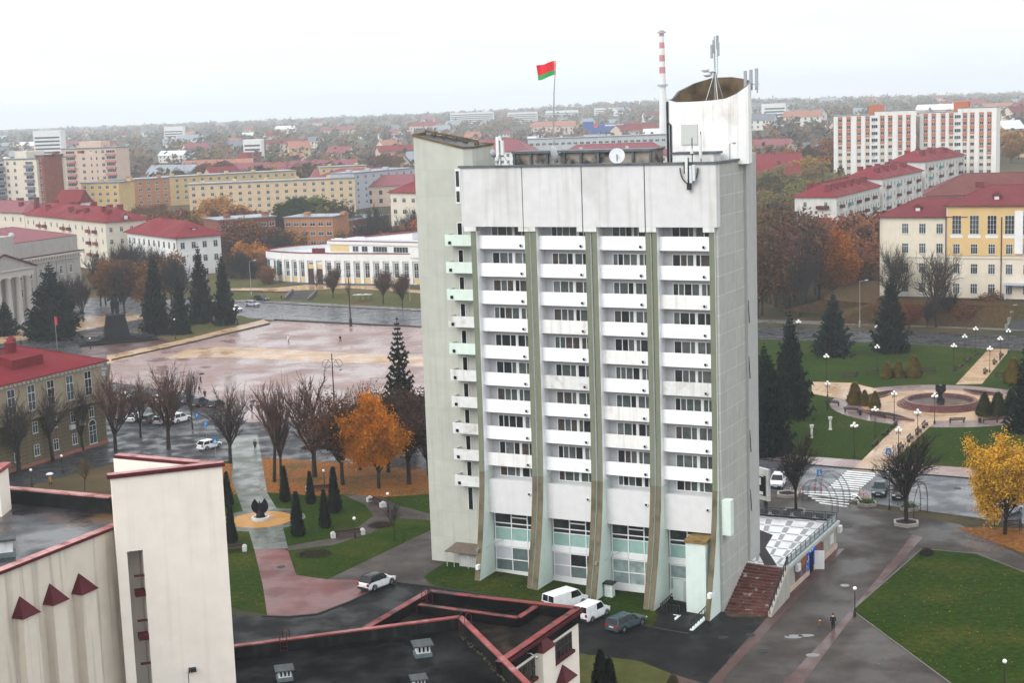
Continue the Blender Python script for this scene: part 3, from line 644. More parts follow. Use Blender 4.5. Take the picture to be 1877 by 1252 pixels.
for x, z0, z1, mt in ((-.15, -.5, 1.6, oldwhite), (.3, -.9, .8, whited), (.62, -.7, .9, whited)):
    mb = MB(); mb.box(x-.12, -.5, z0, x+.14, -.3, z1); mb.build('panel_antenna', mt, t)
for px, py, hh, lb in ((1285, 285, 2.6, 'tall white panel antenna standing before the stair tower'), (1269, 285, 2.0, 'thin black aerial rod standing before the stair tower')):
    u_, z_ = tfront(px, 292, 2.5); t = roofthing('roof_aerial', lb, 'antenna', u_, 2.5, 8.5); mb = MB(); mb.tube([(0, 0, 0), (0, 0, hh+.8)], .05, 6); mb.build('pole', dsteel, t)
    mb = MB(); mb.box(-.14, -.2, .7 if 'white' in lb else 1.2, .14, -.05, hh+.5 if 'white' in lb else 1.7); mb.build('panel_antenna', oldwhite, t)
u_, z_ = tfront(1338, 288, 5.0); t = roofthing('roof_lamp', 'small floodlight on a bent pole at the stair tower wall', 'lamp', u_, 5.0, 8.5)
mb = MB(); mb.tube([(0, 0, 0), (0, 0, 2.0), (.35, -.1, 2.1)], .05, 6); mb.build('pole', steel, t); mb = MB(); mb.ball((.5, -.1, 2.1), .2, 8, 5, .6); mb.build('head', greyd, t)
# ------------------------------------------------------------------ near building (cream walls, black flat roofs, red parapets)
cream = M('cream_render', (.80, .725, .64), .85, .04, .8, streak=((.5, .44, .37), .22), bump=.2, bscale=12)
creamd = M('stained_cream_render', (.66, .59, .50), .85, .05, .8, streak=((.2, .17, .13), .55), bump=.2, bscale=12)
redcap = M('red_parapet_paint', (.22, .045, .04), .6, .3, .7, col2=(.36, .2, .19), sc2=.5, thr=(.55, .72), wet=(.3, .3, .7), spec=.25)
pinkcap = M('faded_sheen_parapet', (.40, .21, .20), .6, .2, .9, col2=(.24, .07, .065), sc2=.6, thr=(.5, .66), grid=(2.2, 40, .05, (.6, .5, .5)))  # faded red paint, with the pale wet sheen of cap tops painted in
rustcap = M('rusty_parapet', (.17, .03, .028), .65, .35, .8, col2=(.03, .018, .016), sc2=.7, thr=(.52, .62), wet=(.4, .3, .7), spec=.25)
redtrim = M('dark_red_trim', (.075, .014, .018), .55, .15, 1)
bitum = M('black_roof_felt', (.004, .0042, .0048), .55, .4, .5, col2=(.011, .0105, .0105), sc2=.25, wet=(.2, .4, .95), bump=.4, bscale=3, spec=.03)
brown_f = M('old_roof_felt', (.011, .009, .008), .6, .5, .5, col2=(.04, .026, .018), sc2=.35, thr=(.55, .7), wet=(.2, .5, .95), bump=.4, bscale=3, spec=.03)
upst = M('parapet_felt', (.010, .011, .011), .7, .5, .6, streak=((.028, .03, .028), .8), bump=.4, spec=.03)
ZR = 9.0; ZP = 10.0
cul = thing('cream_building', 'cream building with black flat roofs, red topped parapets and a tall blank slab wall', 'building', (0, 0, 0))
def P2(px, py, z): p = at(px, py, z=z); return Vector((p.x, p.y))
apex = P2(843, 1131, ZP); hL = P2(420, 1186, ZP); TL = P2(786, 1083, ZP); TR = P2(1059, 1114, ZP); Rm = P2(928, 1204, ZP); hR = P2(965, 1252, ZP)
Lm = P2(672, 1150, ZP)
dv = (Rm-TR).normalized(); far = Rm+dv*1.2                      # right wall line continues towards the camera
hdir = (hR-apex).normalized(); hEnd = apex+hdir*46
lft = hL+(hL-apex).normalized()*28
def par(mb, a, b, w, z0, z1):
    d = (b-a).normalized(); n = Vector((-d.y, d.x))*w/2
    mb.prism([a-n-d*w*.0, a+n, b+n, b-n][::-1] if False else [tuple(a-n), tuple(b-n), tuple(b+n), tuple(a+n)], z0, z1)
# lower right wing
mb = MB(); back = Lm+(Lm-TL)*.05
poly = [tuple(q) for q in (far, TR, TL, back, back+(far-TR))][::-1]
mb.prism([tuple(far), tuple(TR), tuple(TL), tuple(back), tuple(apex+hdir*3)], 0, ZR, top=1); wing = mb.build('wing_wall', [cream, brown_f], cul)
mb = MB()
for a, b in ((far, TR), (TR, TL), (TL, back)): par(mb, a, b, .6, ZP-.07, ZP)
mb.build('parapet', rustcap, cul)
mb = MB()
for a, b in ((far, TR), (TR, TL), (TL, back)): par(mb, a, b, .46, ZR-.2, ZP-.071)
mb.build('parapet_upstand', bitum, cul)
mb = MB(); o_ = Vector((-(TR-TL).normalized().y, (TR-TL).normalized().x)); par(mb, TR+o_*.27, TL+o_*.27, .06, ZR-.2, ZP-.072); mb.build('outer_face', cream, cul)
# sunken inner frame
i0 = P2(1040, 0, 0) if False else None
A = P2(768, 1107, ZP-.1); B = P2(950, 1131, ZP-.1); C_ = P2(982, 1110, ZP-.1)
mb = MB(); par(mb, A, B, .5, ZP-.22, ZP-.15); par(mb, B, C_, .5, ZP-.22, ZP-.15); mb.build('inner_parapet', rustcap, cul)
mb = MB(); par(mb, A, B, .4, ZR, ZP-.221); par(mb, B, C_, .4, ZR, ZP-.221); mb.build('inner_upstand', bitum, cul)
mb = MB(); n_ = (TR-TL).normalized(); q1, q2, q3, q4 = A, B, C_, TL+n_*.4
mb.prism([tuple(q) for q in (A+Vector((.2, .3)), B+Vector((-.2, .35)), C_+Vector((-.2, -.2)), TL+n_*.6-Vector((-.1, .5)))], ZR+.004, ZR+.02); mb.build('gutter', bitum, cul)
# higher roof in front
mb = MB(); hp = [hL, apex, hEnd, hEnd+Vector((-30, -12)), lft+Vector((0, -30)), lft]
mb.prism([tuple(q) for q in hp][::-1], 0, ZR+.03, top=1); mb.build('main_wall', [cream, bitum], cul)
mb = MB(); mb.m = 0
for a, b in ((lft, apex), (apex, hEnd)):
    par(mb, a, b, .5, ZP-.06, ZP+.05)
mb.build('parapet', redcap, cul)
mb = MB()
for a, b in ((lft, apex-(apex-lft).normalized()*.2), (apex+hdir*.4, hEnd)): par(mb, a, b, .5, ZR-.8, ZP-.061)
mb.build('parapet_upstand', upst, cul)
# moss at the parapet foot
mb = MB(); rr = random.Random(4)
for k in range(150):
    t = rr.random()**.8*26+2; p = apex+hdir*t+Vector((-1, 0))*(.35+rr.random()*.35); mb.ball((p.x, p.y, ZR+.04), .05+rr.random()*.09, 5, 3)
mb.m = 0; tag(mb.build('moss', M('moss', (.06, .055, .035), .95, .5, 3), cul), kind='stuff')
# wall of the wing facing right: pilasters with red pyramids, windows, lamp
wn = Vector((-dv.y, dv.x)); wn = wn if wn.x > 0 else -wn
def wp(px, py):
    """(along, z) on the wing wall"""
    r = ray(px, py); t = TR.dot(wn)/(r.x*wn.x+r.y*wn.y); p = r*t; return (Vector((p.x, p.y))-TR).dot(dv), p.z+H
def wpt(s, out, z): q = TR+dv*s+wn*out; return (q.x, q.y, z)
def wbox(mb, s0, s1, o0, o1, z0, z1):
    vs = [wpt(s, o, z) for z in (z0, z1) for s, o in ((s0, o0), (s1, o0), (s1, o1), (s0, o1))]
    mb.add(vs, [[0, 3, 2, 1], [4, 5, 6, 7], [0, 1, 5, 4], [1, 2, 6, 5], [2, 3, 7, 6], [3, 0, 4, 7]])
mb = MB(); wbox(mb, -.32, (far-TR).length, .0, .4, ZP-.45, ZP-.22); mb.build('eaves_trim', redtrim, cul)
def wwin(x0, y0, x1, y1, zt=None, zb=None):
    s0, z1 = wp(x1, y1); s1, z0 = wp(x0, y0)
    mb = MB(); wbox(mb, s0, s1, .0, .03, zb, zt); g = mb.build('window', dglass, cul)
    mb = MB(); n = 5
    for k in range(n+1): s = s0+(s1-s0)*k/n; wbox(mb, s-.04, s+.04, .03, .08, zb, zt)
    wbox(mb, s0, s1, .03, .08, zt-.08, zt); wbox(mb, s0, s1, .03, .08, (zb+zt)/2-.03, (zb+zt)/2+.03); mb.build('frame', M('brown_frame', (.06, .045, .04), .6, .1, 2), g)
    mb = MB(); wbox(mb, s0-.15, s1+.15, .0, .3, zb-.25, zb); mb.build('sill', redtrim, g)
s_, zt1 = wp(1046, 1158); _, zb1 = wp(1048, 1190)
wwin(1010, 1180, 1046, 1155, zt1, zb1)
wwin(948, 1225, 982, 1200, zt1-.0, zb1)
for (px, py), w in (((992, 1196), 26), ((1032, 1252), 24), ((900, 1300), 24)):
    s0, z0 = wp(px-w*.48, py); s1, z1 = wp(px+w*.4, py); sa, sb = min(s0, s1), max(s0, s1); o = .75
    mb = MB(); wbox(mb, sa, sb, 0, o, 0, z0); pl = mb.build('pilaster', cream, cul)
    mb = MB(); b4 = [wpt(sa-.12, -.0, z0), wpt(sb+.12, -.0, z0), wpt(sb+.12, o+.12, z0), wpt(sa-.12, o+.12, z0)]; ap = wpt((sa+sb)/2, .05, z0+1.2)
    mb.add(b4+[ap], [[0, 1, 4], [1, 2, 4], [2, 3, 4], [3, 0, 4], [3, 2, 1, 0]]); mb.build('pyramid_cap', redtrim, pl)
s_, z_ = wp(962, 1199); mb = MB(); mb.tube([wpt(s_, 0, z_), wpt(s_, .5, z_+.1), wpt(s_-.1, .9, z_-.1)], .04, 5); mb.ball(wpt(s_-.1, 1.0, z_-.2), .16); mb.build('wall_lamp', steel, cul)
# ladders hooked over the parapets
def ladder(px, py, ang, lb, z=ZP):
    p = P2(px, py, z); t = thing('roof_ladder', lb, 'ladder', (p.x, p.y, z-1.3), ang); mb = MB()
    for s in (-.28, .28):
        pts = [(s, -.5, 0)]+[(s, -.5, 1.2)]+[(s, -.5+.5*(1-math.cos(a)), 1.5+.62*math.sin(a)) for a in (0.3, .9, 1.57, 2.2, 2.8)]+[(s, .5, .9), (s, .5, 0)]
        mb.tube(pts, .032, 5)
    mb.build('rail', redtrim, t); mb = MB()
    for k in range(4):
        for y in (-.5, .5): mb.bar((-.28, y, .15+.35*k), (.28, y, .15+.35*k), .04)
    mb.build('rung', redtrim, t)
ladder(522, 1172, -.1, 'rusty red ladder hooked over the long parapet beside the slab wall')
ladder(783, 1098, .5, 'rusty red ladder hooked over the far corner parapet')
ladder(853, 1140, -.6, 'rusty red ladder over the ridge where two black roofs meet')
# roof ventilators
ventw = M('ventilator_white', (.62, .63, .63), .6, .12, 2, streak=((.2, .2, .2), .5)); venth = M('ventilator_hood', (.06, .065, .066), .6, .3, 2); ventb = M('ventilator_base', (.11, .14, .15), .7, .2, 2)
for px, py, s, lb in ((775, 1203, 1.0, 'white ventilator box with dark hood in the middle of the black roof'), (522, 1247, .9, 'white ventilator box with dark hood near the slab wall on the black roof'),
                      (768, 1262, .8, 'smaller white ventilator box in front of the middle one on the black roof')):
    p = P2(px, py, ZR); t = thing('roof_ventilator', lb, 'ventilator', (p.x, p.y, ZR+.03), .25); k = s*1.08
    mb = MB(); mb.box(-.62*k, -.5*k, 0, .62*k, .5*k, .3*k); mb.build('base', ventb, t)
    mb = MB(); mb.box(-.5*k, -.4*k, .3*k, .5*k, .4*k, .82*k); mb.build('body', ventw, t)
    mb = MB()
    for i in range(3): mb.box((-.36+.3*i)*k, -.42*k, .4*k, (-.22+.3*i)*k, -.401*k, .75*k)
    mb.build('opening', black, t)
    mb = MB(); mb.prism([(-.75*k, -.62*k), (.75*k, -.62*k), (.75*k, .62*k), (-.75*k, .62*k)], [.83*k, .83*k, .95*k, .95*k], [.92*k, .92*k, 1.04*k, 1.04*k]); mb.build('hood', venth, t)
# small flat roof strip behind the long parapet, left
# ---- the slab tower and the left wing
ZT = 26.0
sR = P2(407, 855, ZT); sL = P2(203, 878, ZT); sB = P2(214, 838, ZT)
zW = 22.0
pR = P2(221, 960, zW); pL = P2(0, 1047, zW); wd = (pL-pR).normalized(); pEnd = pR+wd*34
fn = Vector(((sR-sL).y, -(sR-sL).x)).normalized()
fn = fn if fn.y < 0 else -fn
def fp_(px, py):
    r = ray(px, py); t = sR.dot(fn)/(r.x*fn.x+r.y*fn.y); p = r*t; return (Vector((p.x, p.y))-sL).dot((sR-sL).normalized()), p.z+H
fd = (sR-sL).normalized()
def fpt(s, out, z): q = sL+fd*s+fn*out; return (q.x, q.y, z)
def fbox(mb, s0, s1, o0, o1, z0, z1):
    vs = [fpt(s, o, z) for z in (z0, z1) for s, o in ((s0, o0), (s1, o0), (s1, o1), (s0, o1))]
    mb.add(vs, [[3, 0, 1, 2], [4, 7, 6, 5], [0, 4, 5, 1], [1, 5, 6, 2], [2, 6, 7, 3], [3, 7, 4, 0]])
LS = (sR-sL).length
a0, ztop = fp_(234, 1012); a1, _ = fp_(262, 1012)
mb = MB(); fbox(mb, 0, LS, -.45, 0, ztop, ZT); fbox(mb, a1, LS, -.45, 0, 0, ztop); fbox(mb, 0, a0-.05, -.45, 0, 0, ztop)
mb.build('slab_wall', cream, cul)
mb = MB(); fbox(mb, a0-.1, a1+.1, -3.2, -2.9, 0, ztop+.5); fbox(mb, a0-.5, a0-.02, -3, -.46, 0, ztop+.5); fbox(mb, a1+.0, a1+.4, -3, -.46, 0, ztop+.5); fbox(mb, a0-.1, a1+.1, -2.9, -.46, ztop, ztop+.4); mb.build('slot_wall', cream, cul)
mb = MB(); zc = ztop
for k, y in enumerate((1058, 1091, 1141, 1172, 1221)):
    mb = MB(); s_, z_ = fp_(250, y); fbox(mb, a0+.35, a1, -.9 if k % 2 else -.5, -.06, z_-(.22 if k % 2 else .05), z_+(.2 if k % 2 else 0)); mb.build('slot_ledge', redtrim, cul)
# back wall and left end of the wedge shaped slab tower
mb = MB(); d2 = (sB-sR).normalized(); n2 = Vector((-d2.y, d2.x)); n2 = n2 if n2.y < 0 else -n2
q = [sR, sB, sB+n2*.4, sR+n2*.4+d2*1.0]
mb.prism([tuple(p) for p in (sR-fn*.46+d2*.6, sB, sB+n2*.4, sR+d2*2+n2*.35)][::-1], 0, ZT-.05); mb.build('slab_back_wall', cream, cul)
mb = MB(); mb.prism([tuple(p) for p in (sL-fn*.46, sL-fn*.46+fd*.35, sB+fd*.3, sB)], 0, ZT-1.6); mb.build('slab_end_wall', cream, cul)
mb = MB(); mb.prism([tuple(p) for p in (sL-fn*.46, sR-fn*.5, sB)], ZT-3, ZT-2.6); mb.build('slab_roof', bitum, cul)
mb = MB(); fbox(mb, -.25, LS+.2, -.62, .12, ZT, ZT+.28); par(mb, sR+d2*.35, sB-n2*.05, .75, ZT-.02, ZT+.2); mb.build('slab_cap', redtrim, cul)
mb = MB(); fbox(mb, -.2, LS+.15, -.58, .08, ZT+.284, ZT+.31); par(mb, sR+d2*.4, sB-n2*.05, .68, ZT+.2, ZT+.24); mb.build('slab_cap_top', pinkcap, cul)
s_, z_ = fp_(352, 1226); mb = MB(); fbox(mb, s_-.15, s_+.25, .1, .5, z_-.15, z_+.12); fbox(mb, s_-.25, s_-.18, 0, .12, z_-.3, z_+.1); mb.build('floodlight', dsteel, cul)
mb = MB(); s1, z1 = fp_(340, 1252); mb.tube([fpt(s_-.3, .02, z_-.2), fpt(s_-.34, .02, z_-6)], .02, 4); mb.build('cable', dsteel, cul)
# left wing wall with three pilasters
ln = Vector((-wd.y, wd.x)); ln = ln if ln.x > 0 else -ln
def lp(px, py):
    r = ray(px, py); t = pR.dot(ln)/(r.x*ln.x+r.y*ln.y); p = r*t; return (Vector((p.x, p.y))-pR).dot(wd), p.z+H
def lpt(s, out, z): q = pR+wd*s+ln*out; return (q.x, q.y, z)
def lbox(mb, s0, s1, o0, o1, z0, z1):
    vs = [lpt(s, o, z) for z in (z0, z1) for s, o in ((s0, o0), (s1, o0), (s1, o1), (s0, o1))]
    mb.add(vs, [[0, 3, 2, 1], [4, 5, 6, 7], [0, 1, 5, 4], [1, 2, 6, 5], [2, 3, 7, 6], [3, 0, 4, 7]])
mb = MB(); lbox(mb, -.1, 34, -.5, 0, 0, zW-.2); mb.build('side_wall', creamd, cul)
mb = MB(); lbox(mb, -.5, 34, -.62, .2, zW-.2, zW); mb.build('parapet', redtrim, cul)
mb = MB(); lbox(mb, -.45, 34, -.58, .16, zW+.003, zW+.03); mb.build('parapet_top', pinkcap, cul)
for px, py, wpx in ((37, 1117, 46), (92, 1094, 40), (145, 1074, 42)):
    s0, z0 = lp(px+wpx/2, py); s1, _ = lp(px-wpx/2, py); sm = (s0+s1)/2; hw = abs(s1-s0)/2*.64
    mb = MB(); lbox(mb, sm-hw, sm+hw, 0, .85, 0, z0); pl = mb.build('pilaster', creamd, cul)
    mb = MB(); b4 = [lpt(sm-hw-.15, 0, z0), lpt(sm+hw+.15, 0, z0), lpt(sm+hw+.15, 1.0, z0), lpt(sm-hw-.15, 1.0, z0)]; ap = lpt(sm, .02, z0+1.3)
    mb.add(b4+[ap], [[0, 1, 4], [1, 2, 4], [2, 3, 4], [3, 0, 4], [3, 2, 1, 0]]); mb.build('pyramid_cap', redtrim, pl)
# roof behind, with its far parapet and a roof hatch
b0 = P2(0, 893, zW); b1 = P2(204, 911, zW); bd = (b0-b1).normalized()
rl = b0+bd*25
mb = MB(); mb.prism([tuple(pR-wd*.2-ln*.45), tuple(b1), tuple(rl), tuple(pEnd)][::1], zW-8, zW-1.25, top=1)
mb.build('left_roof', [creamd, M('wet_roof_felt', (.022, .02, .022), .4, .4, .35, col2=(.10, .05, .022), sc2=.12, thr=(.56, .66), wet=(.2, .1, .55), bump=.4, bscale=2, spec=.3)], cul)
mb = MB(); par(mb, b1, rl, .7, zW-.06, zW+.06); mb.build('parapet_top', pinkcap, cul)
mb = MB(); par(mb, b1, rl, .5, 0, zW-.061); mb.build('parapet', M('black_upstand', (.012, .012, .012), .8, .4, 1), cul)
p = P2(-8, 940, zW-1.2)
mb = MB(); mb.box(p.x-3, p.y-1.2, zW-1.3, p.x+.9, p.y+1.2, zW+2.3); mb.m = 1; mb.box(p.x-3.2, p.y-1.4, zW+2.3, p.x+1.1, p.y+1.4, zW+2.6); mb.build('roof_hut', [cream, redcap], cul)
p = P2(10, 1018, zW-1.2); t = thing('roof_ventilator', 'white ventilator with dark hood at the low side of the puddled upper roof', 'ventilator', (p.x, p.y, zW-1.25), .3)
mb = MB(); mb.box(-.7, -.6, 0, .7, .6, .35); mb.build('base', ventb, t); mb = MB(); mb.box(-.55, -.45, .35, .55, .45, 1.2); mb.build('body', ventw, t); mb = MB(); mb.box(-.8, -.7, 1.2, .8, .7, 1.35); mb.build('hood', venth, t)
# ------------------------------------------------------------------ generic buildings
def hz(P, px, py):
    r = ray(px, py); return H+r.z*P[1]/r.y
WM = {}
winframe = M('far_window_frame', (.6, .6, .6), .5, .03, 2); winglass = M('far_window_glass', (.035, .042, .045), .15, .3, 1.5, rand=.8)
def wmesh(w, h, cols=2, trans=True, fr=None, gl=None, bars=0):
    fr = fr or winframe; gl = gl or winglass
    k = (round(w, 2), round(h, 2), cols, trans, fr.name, gl.name, bars)
    if k in WM: return WM[k]
    mb = MB(); f = .07
    mb.box(-w/2, -.06, 0, w/2, .02, f); mb.box(-w/2, -.06, h-f, w/2, .02, h); mb.box(-w/2-.08, -.14, -.07, w/2+.08, .02, -.003)
    for i in range(cols+1):
        x = -w/2+f/2+(w-f)*i/cols; mb.box(x-f/2, -.055, f, x+f/2, .02, h-f)
    if trans: mb.box(-w/2+f, -.045, h*.68, w/2-f, .02, h*.68+f)
    for i in range(bars): mb.box(-w/2+f, -.04, h*(i+1)/(bars+1), w/2-f, .02, h*(i+1)/(bars+1)+f*.7)
    mb.m = 1; mb.box(-w/2+f, -.02, f, w/2-f, .015, h-f)
    o = mb.build('window', [fr, gl]); me = o.data; bpy.data.objects.remove(o); WM[k] = me
    return me
def wput(root, me, face, pos, L, D, z, name='window'):
    o = link(name, me, root)
    if face == 'f': o.location = (pos, 0, z)
    elif face == 'r': o.location = (L, pos, z); o.rotation_euler[2] = math.pi/2
    elif face == 'l': o.location = (0, pos, z); o.rotation_euler[2] = -math.pi/2
    return o
def wgrid(root, face, n, floors, L, D, z0, fh, w, h, m0=None, m1=None, skip=(), **kw):
    span = L if face == 'f' else D; m0 = span/n*.5 if m0 is None else m0; m1 = m0 if m1 is None else m1
    me = wmesh(w, h, **kw)
    for k in range(floors):
        for i in range(n):
            if (i, k) in skip or i in skip: continue
            wput(root, me, face, m0+(span-m0-m1)*i/max(1, n-1), L, D, z0+fh*k)
def hiproof(root, L, D, z, rh, ov, mat, hl=None, hr=None, soff=None, trim=None, name='roof'):
    """hipped roof; hl / hr = length of the hip at either end (0 = gable)"""
    hl = D/2 if hl is None else hl; hr = D/2 if hr is None else hr
    a, b, c, d = (-ov, -ov, z), (L+ov, -ov, z), (L+ov, D+ov, z), (-ov, D+ov, z); r0, r1 = (hl-(ov if hl == 0 else 0), D/2, z+rh), (L-hr+(ov if hr == 0 else 0), D/2, z+rh)
    mb = MB(); mb.add([a, b, c, d, r0, r1], [[0, 1, 5, 4], [1, 2, 5], [2, 3, 4, 5], [3, 0, 4]])
    e = .18; mb.add([(p[0], p[1], p[2]-e) for p in (a, b, c, d)]+[a, b, c, d], [[3, 2, 1, 0], [0, 1, 5, 4], [1, 2, 6, 5], [2, 3, 7, 6], [3, 0, 4, 7]])
    mb.bar(r0, r1, .25, .12)
    for p, q in ((a, r0), (d, r0), (b, r1), (c, r1)): mb.bar(p, q, .2, .1)
    return mb.build(name, mat, root)
def rootat(name, label, cat, A, B, zb, group=None):
    d = Vector((B[0]-A[0], B[1]-A[1])); return thing(name, label, cat, (A[0], A[1], zb), math.atan2(d.y, d.x), group), d.length
def chimney(root, roof, x, y, z, w=.9, d=.7, h=1.6, mat=None):
    mb = MB(); mb.box(x-w/2, y-d/2, z-.8, x+w/2, y+d/2, z+h-.15); mb.box(x-w/2-.1, y-d/2-.1, z+h-.15, x+w/2+.1, y+d/2+.1, z+h); return mb.build('chimney', mat or redroof, roof)
redroof = M('red_metal_roof', (.165, .020, .026), .5, .1, .8, grid=(.9, 60, .04, (.82, .82, .82)), wet=(.2, .5, .85), spec=.02, col2=(.155, .022, .028), sc2=.1)
darkred = M('dark_red_roof', (.135, .03, .036), .55, .12, .8, grid=(.9, 60, .04, (.82, .82, .82)), wet=(.2, .5, .85), spec=.02)
plumroof = M('plum_roof', (.19, .055, .065), .55, .12, .8, grid=(.9, 60, .04, (.85, .85, .85)))
creamw = M('cream_plaster', (.58, .52, .43), .85, .06, .6, streak=((.4, .36, .3), .25))
whitew = M('white_plaster', (.68, .67, .66), .85, .05, .6, streak=((.45, .44, .42), .25))
yellw = M('yellow_plaster', (.50, .36, .17), .85, .08, .6, streak=((.35, .25, .12), .25))
orangew = M('orange_brick_wall', (.36, .16, .075), .85, .1, .6, streak=((.25, .12, .06), .25))
stonew = M('tan_stone', (.155, .125, .075), .85, .1, .8, grid=(1.3, .62, .05, (.55, .55, .5)), streak=((.09, .075, .05), .4))
stoneu = M('tan_plaster', (.30, .25, .17), .85, .08, .8, streak=((.18, .15, .1), .35))
greystone = M('grey_plaster', (.33, .31, .285), .85, .06, .6, streak=((.22, .2, .18), .35))
darkflat = M('flat_roof_felt', (.15, .165, .19), .5, .25, .4, wet=(.15, .2, .6))
brickred = M('red_brick_wall', (.20, .065, .045), .85, .12, .5)
# ---- tan stone building with red hipped roof (left)
Bp = at(197, 812); dirC = ev.xy.normalized(); LC = 62.0; Ap = Vector((Bp.x, Bp.y))-Vector((dirC.x, dirC.y))*LC
root, L = rootat('tan_stone_building', 'tan stone building with red hipped roof, dentil cornice and tall upper windows', 'building', Ap, (Bp.x, Bp.y), Bp.z)
D = 17.0; zc = hz(Bp, 194, 661)-Bp.z
mb = MB(); mb.box(0, 0, 0, L, D, 7.6); mb.build('lower_wall', stonew, root)
mb = MB(); mb.box(.06, .06, 7.6, L-.06, D-.06, zc); mb.build('upper_wall', stoneu, root)
mb = MB(); mb.box(-.1, -.12, -.5, L+.1, D, .55); mb.build('plinth', M('pink_plinth', (.30, .12, .09), .7, .1, 1), root)
mb = MB(); mb.box(-.6, -.6, zc-.35, L+.6, D+.6, zc); mb.box(-.25, -.25, zc-.75, L+.25, D+.25, zc-.352)
for i in range(int(L/.9)): mb.box(.9*i, -.55, zc-.62, .9*i+.4, -.252, zc-.353)
for i in range(18): mb.box(L+.252, .9*i, zc-.62, L+.55, .9*i+.4, zc-.353)
mb.build('cornice', M('cornice_plaster', (.5, .47, .42), .8, .06, 1), root)
mb = MB(); mb.box(0, -.5, 7.3, L+.2, .0, 7.58)
for i in range(int(L/.35)):
    if (i//8) % 2 == 0: mb.box(.35*i, -.42, 7.6, .35*i+.16, -.3, 8.4)
mb.box(0, -.48, 8.4, L, -.26, 8.55); mb.build('balustrade', stoneu, root)
rf = hiproof(root, L, D, zc+.02, 3.6, .85, redroof, hr=D*.55)
tall = wmesh(1.55, zc-9.6, 2, True, None, None, 2); sq = wmesh(1.1, 1.75, 2)
for i in range(14):
    s = L-3.4-4.15*i
    wput(root, tall, 'f', s, L, D, 8.5)
    for z in (1.35, 4.9):
        if not (i == 0 and z < 2): wput(root, sq, 'f', s+.2, L, D, z)
w = wmesh(1.7, 3.0, 2, True, None, None, 1); wput(root, w, 'f', L-3.2, L, D, .6, 'door')
mb = MB(); mb.tube([(L-3.2+.85*math.cos(a*math.pi/8), -.03, 3.65+.85*math.sin(a*math.pi/8)) for a in range(9)], .09, 5); mb.m = 1; mb.add([(L-3.2+.8*math.cos(a*math.pi/8), -.02, 3.65+.8*math.sin(a*math.pi/8)) for a in range(9)], [list(range(9))]); mb.build('arch', [winframe, winglass], root)
for x, y, h in ((L-15, 8.2, 2.7), (L-12.4, 6.6, 2.4), (L-13.8, 5.6, 2.5)):
    mb = MB(); zr = zc+3.6*(y/(D/2)); mb.lathe([(.72, zr-.6), (.72, zr+h), (.85, zr+h), (.05, zr+h+.5)], 12, (x, y, 0)); mb.build('chimney', redroof, rf)
mb = MB(); zr = zc+1.2; mb.prism([(L-17, 2.2), (L-10.5, 2.2), (L-10.5, 5.2), (L-17, 5.2)], zr-.6, [zr+1.5, zr+1.5, zr+2.1, zr+2.1]); mb.build('dormer', redroof, rf)
for k in range(6):
    mb = MB(); x = L-26+2.6*k; zr = zc+3.6*(5.9/(D/2)); mb.box(x, 5.5, zr-.1, x+1.2, 6.1, zr+.35); mb.build('roof_vent', darkred, rf)
mb = MB(); mb.box(L-6.2, -.45, 4.1, L-5.2, 0, 4.9); mb.box(L-8.4, -.45, 3.9, L-7.4, 0, 4.6); mb.build('air_conditioner', winframe, root)
# ---- neoclassical grey building (far left)
A = at(-110, 622); B = at(154, 567); root, L = rootat('columned_building', 'grey neoclassical building with white columns, pediment and plum roof', 'building', A, B, B.z); D = 24
zt = hz(B, 152, 462)-B.z; zp = hz(B, 150, 430)-B.z
mb = MB(); mb.box(0, 0, -1, L, D, zt); mb.build('wall', greystone, root)
mb = MB(); mb.box(-.9, -.9, zt, L+.9, D+.9, zt+.55); mb.box(-.3, -.3, zt-1.2, L+.3, D+.3, zt-.7)
for i in range(int(L/1.1)): mb.box(1.1*i, -.75, zt-.55, 1.1*i+.55, 0, zt-.003)
mb.build('cornice', M('pale_cornice', (.43, .40, .365), .8, .06, 1), root)
mb = MB(); mb.box(-.95, -.95, zt+.553, L+.95, D+.95, zt+.75); mb.build('cornice_flashing', redtrim, root)
mb = MB(); mb.box(.3, .3, zt+.75, L-.3, D-.3, zp); mb.build('attic_wall', greystone, root)
hiproof(root, L-1, D-1, zp+.05, 3.2, .2, plumroof).location = (.5, .5, 0)
for i in range(9):
    x = L-4.2-4.1*i
    if x < L-33: break
    for k, (z, h) in enumerate(((1.2, 2.3), (5.6, 2.2), (9.6, 2.2))): wput(root, wmesh(1.25, h), 'f', x, L, D, z*zt/14)
    mb = MB(); mb.box(x-1.9, -.25, 0, x-1.35, 0, zt-1.25); mb.build('pilaster', greystone, root)
    mb = MB(); mb.tube([(x+.95*math.cos(a*math.pi/6), -.1, zt*.86+.6*math.sin(a*math.pi/6)) for a in range(7)], .12, 5); mb.build('window_hood', greystone, root)
xp = L-26.5
mb = MB(); mb.box(xp-22, -6.2, zt-3.0, xp, 0, zt-1.3); mb.prism([(xp-22.5, -6.6), (xp+.5, -6.6), (xp+.5, 0), (xp-22.5, 0)], zt-1.297, zt-.9); mb.build('entablature', MATS['pale_cornice'], root)
mb = MB(); mb.add([(xp-22.5, -6.5, zt-.9), (xp+.5, -6.5, zt-.9), (xp-11, -6.5, zt+3.0), (xp-22.5, .3, zt-.9), (xp+.5, .3, zt-.9), (xp-11, .3, zt+3.0)], [[0, 1, 2], [1, 4, 5, 2], [3, 0, 2, 5], [5, 4, 3]]); mb.build('pediment', [greystone], root)
mb = MB(); mb.bar((xp+.8, -6.6, zt-.8), (xp-11, -6.6, zt+3.15), .7, .35); mb.bar((xp-11, -6.6, zt+3.15), (xp-22.8, -6.6, zt-.8), .7, .35); mb.build('pediment_edge', redtrim, root)
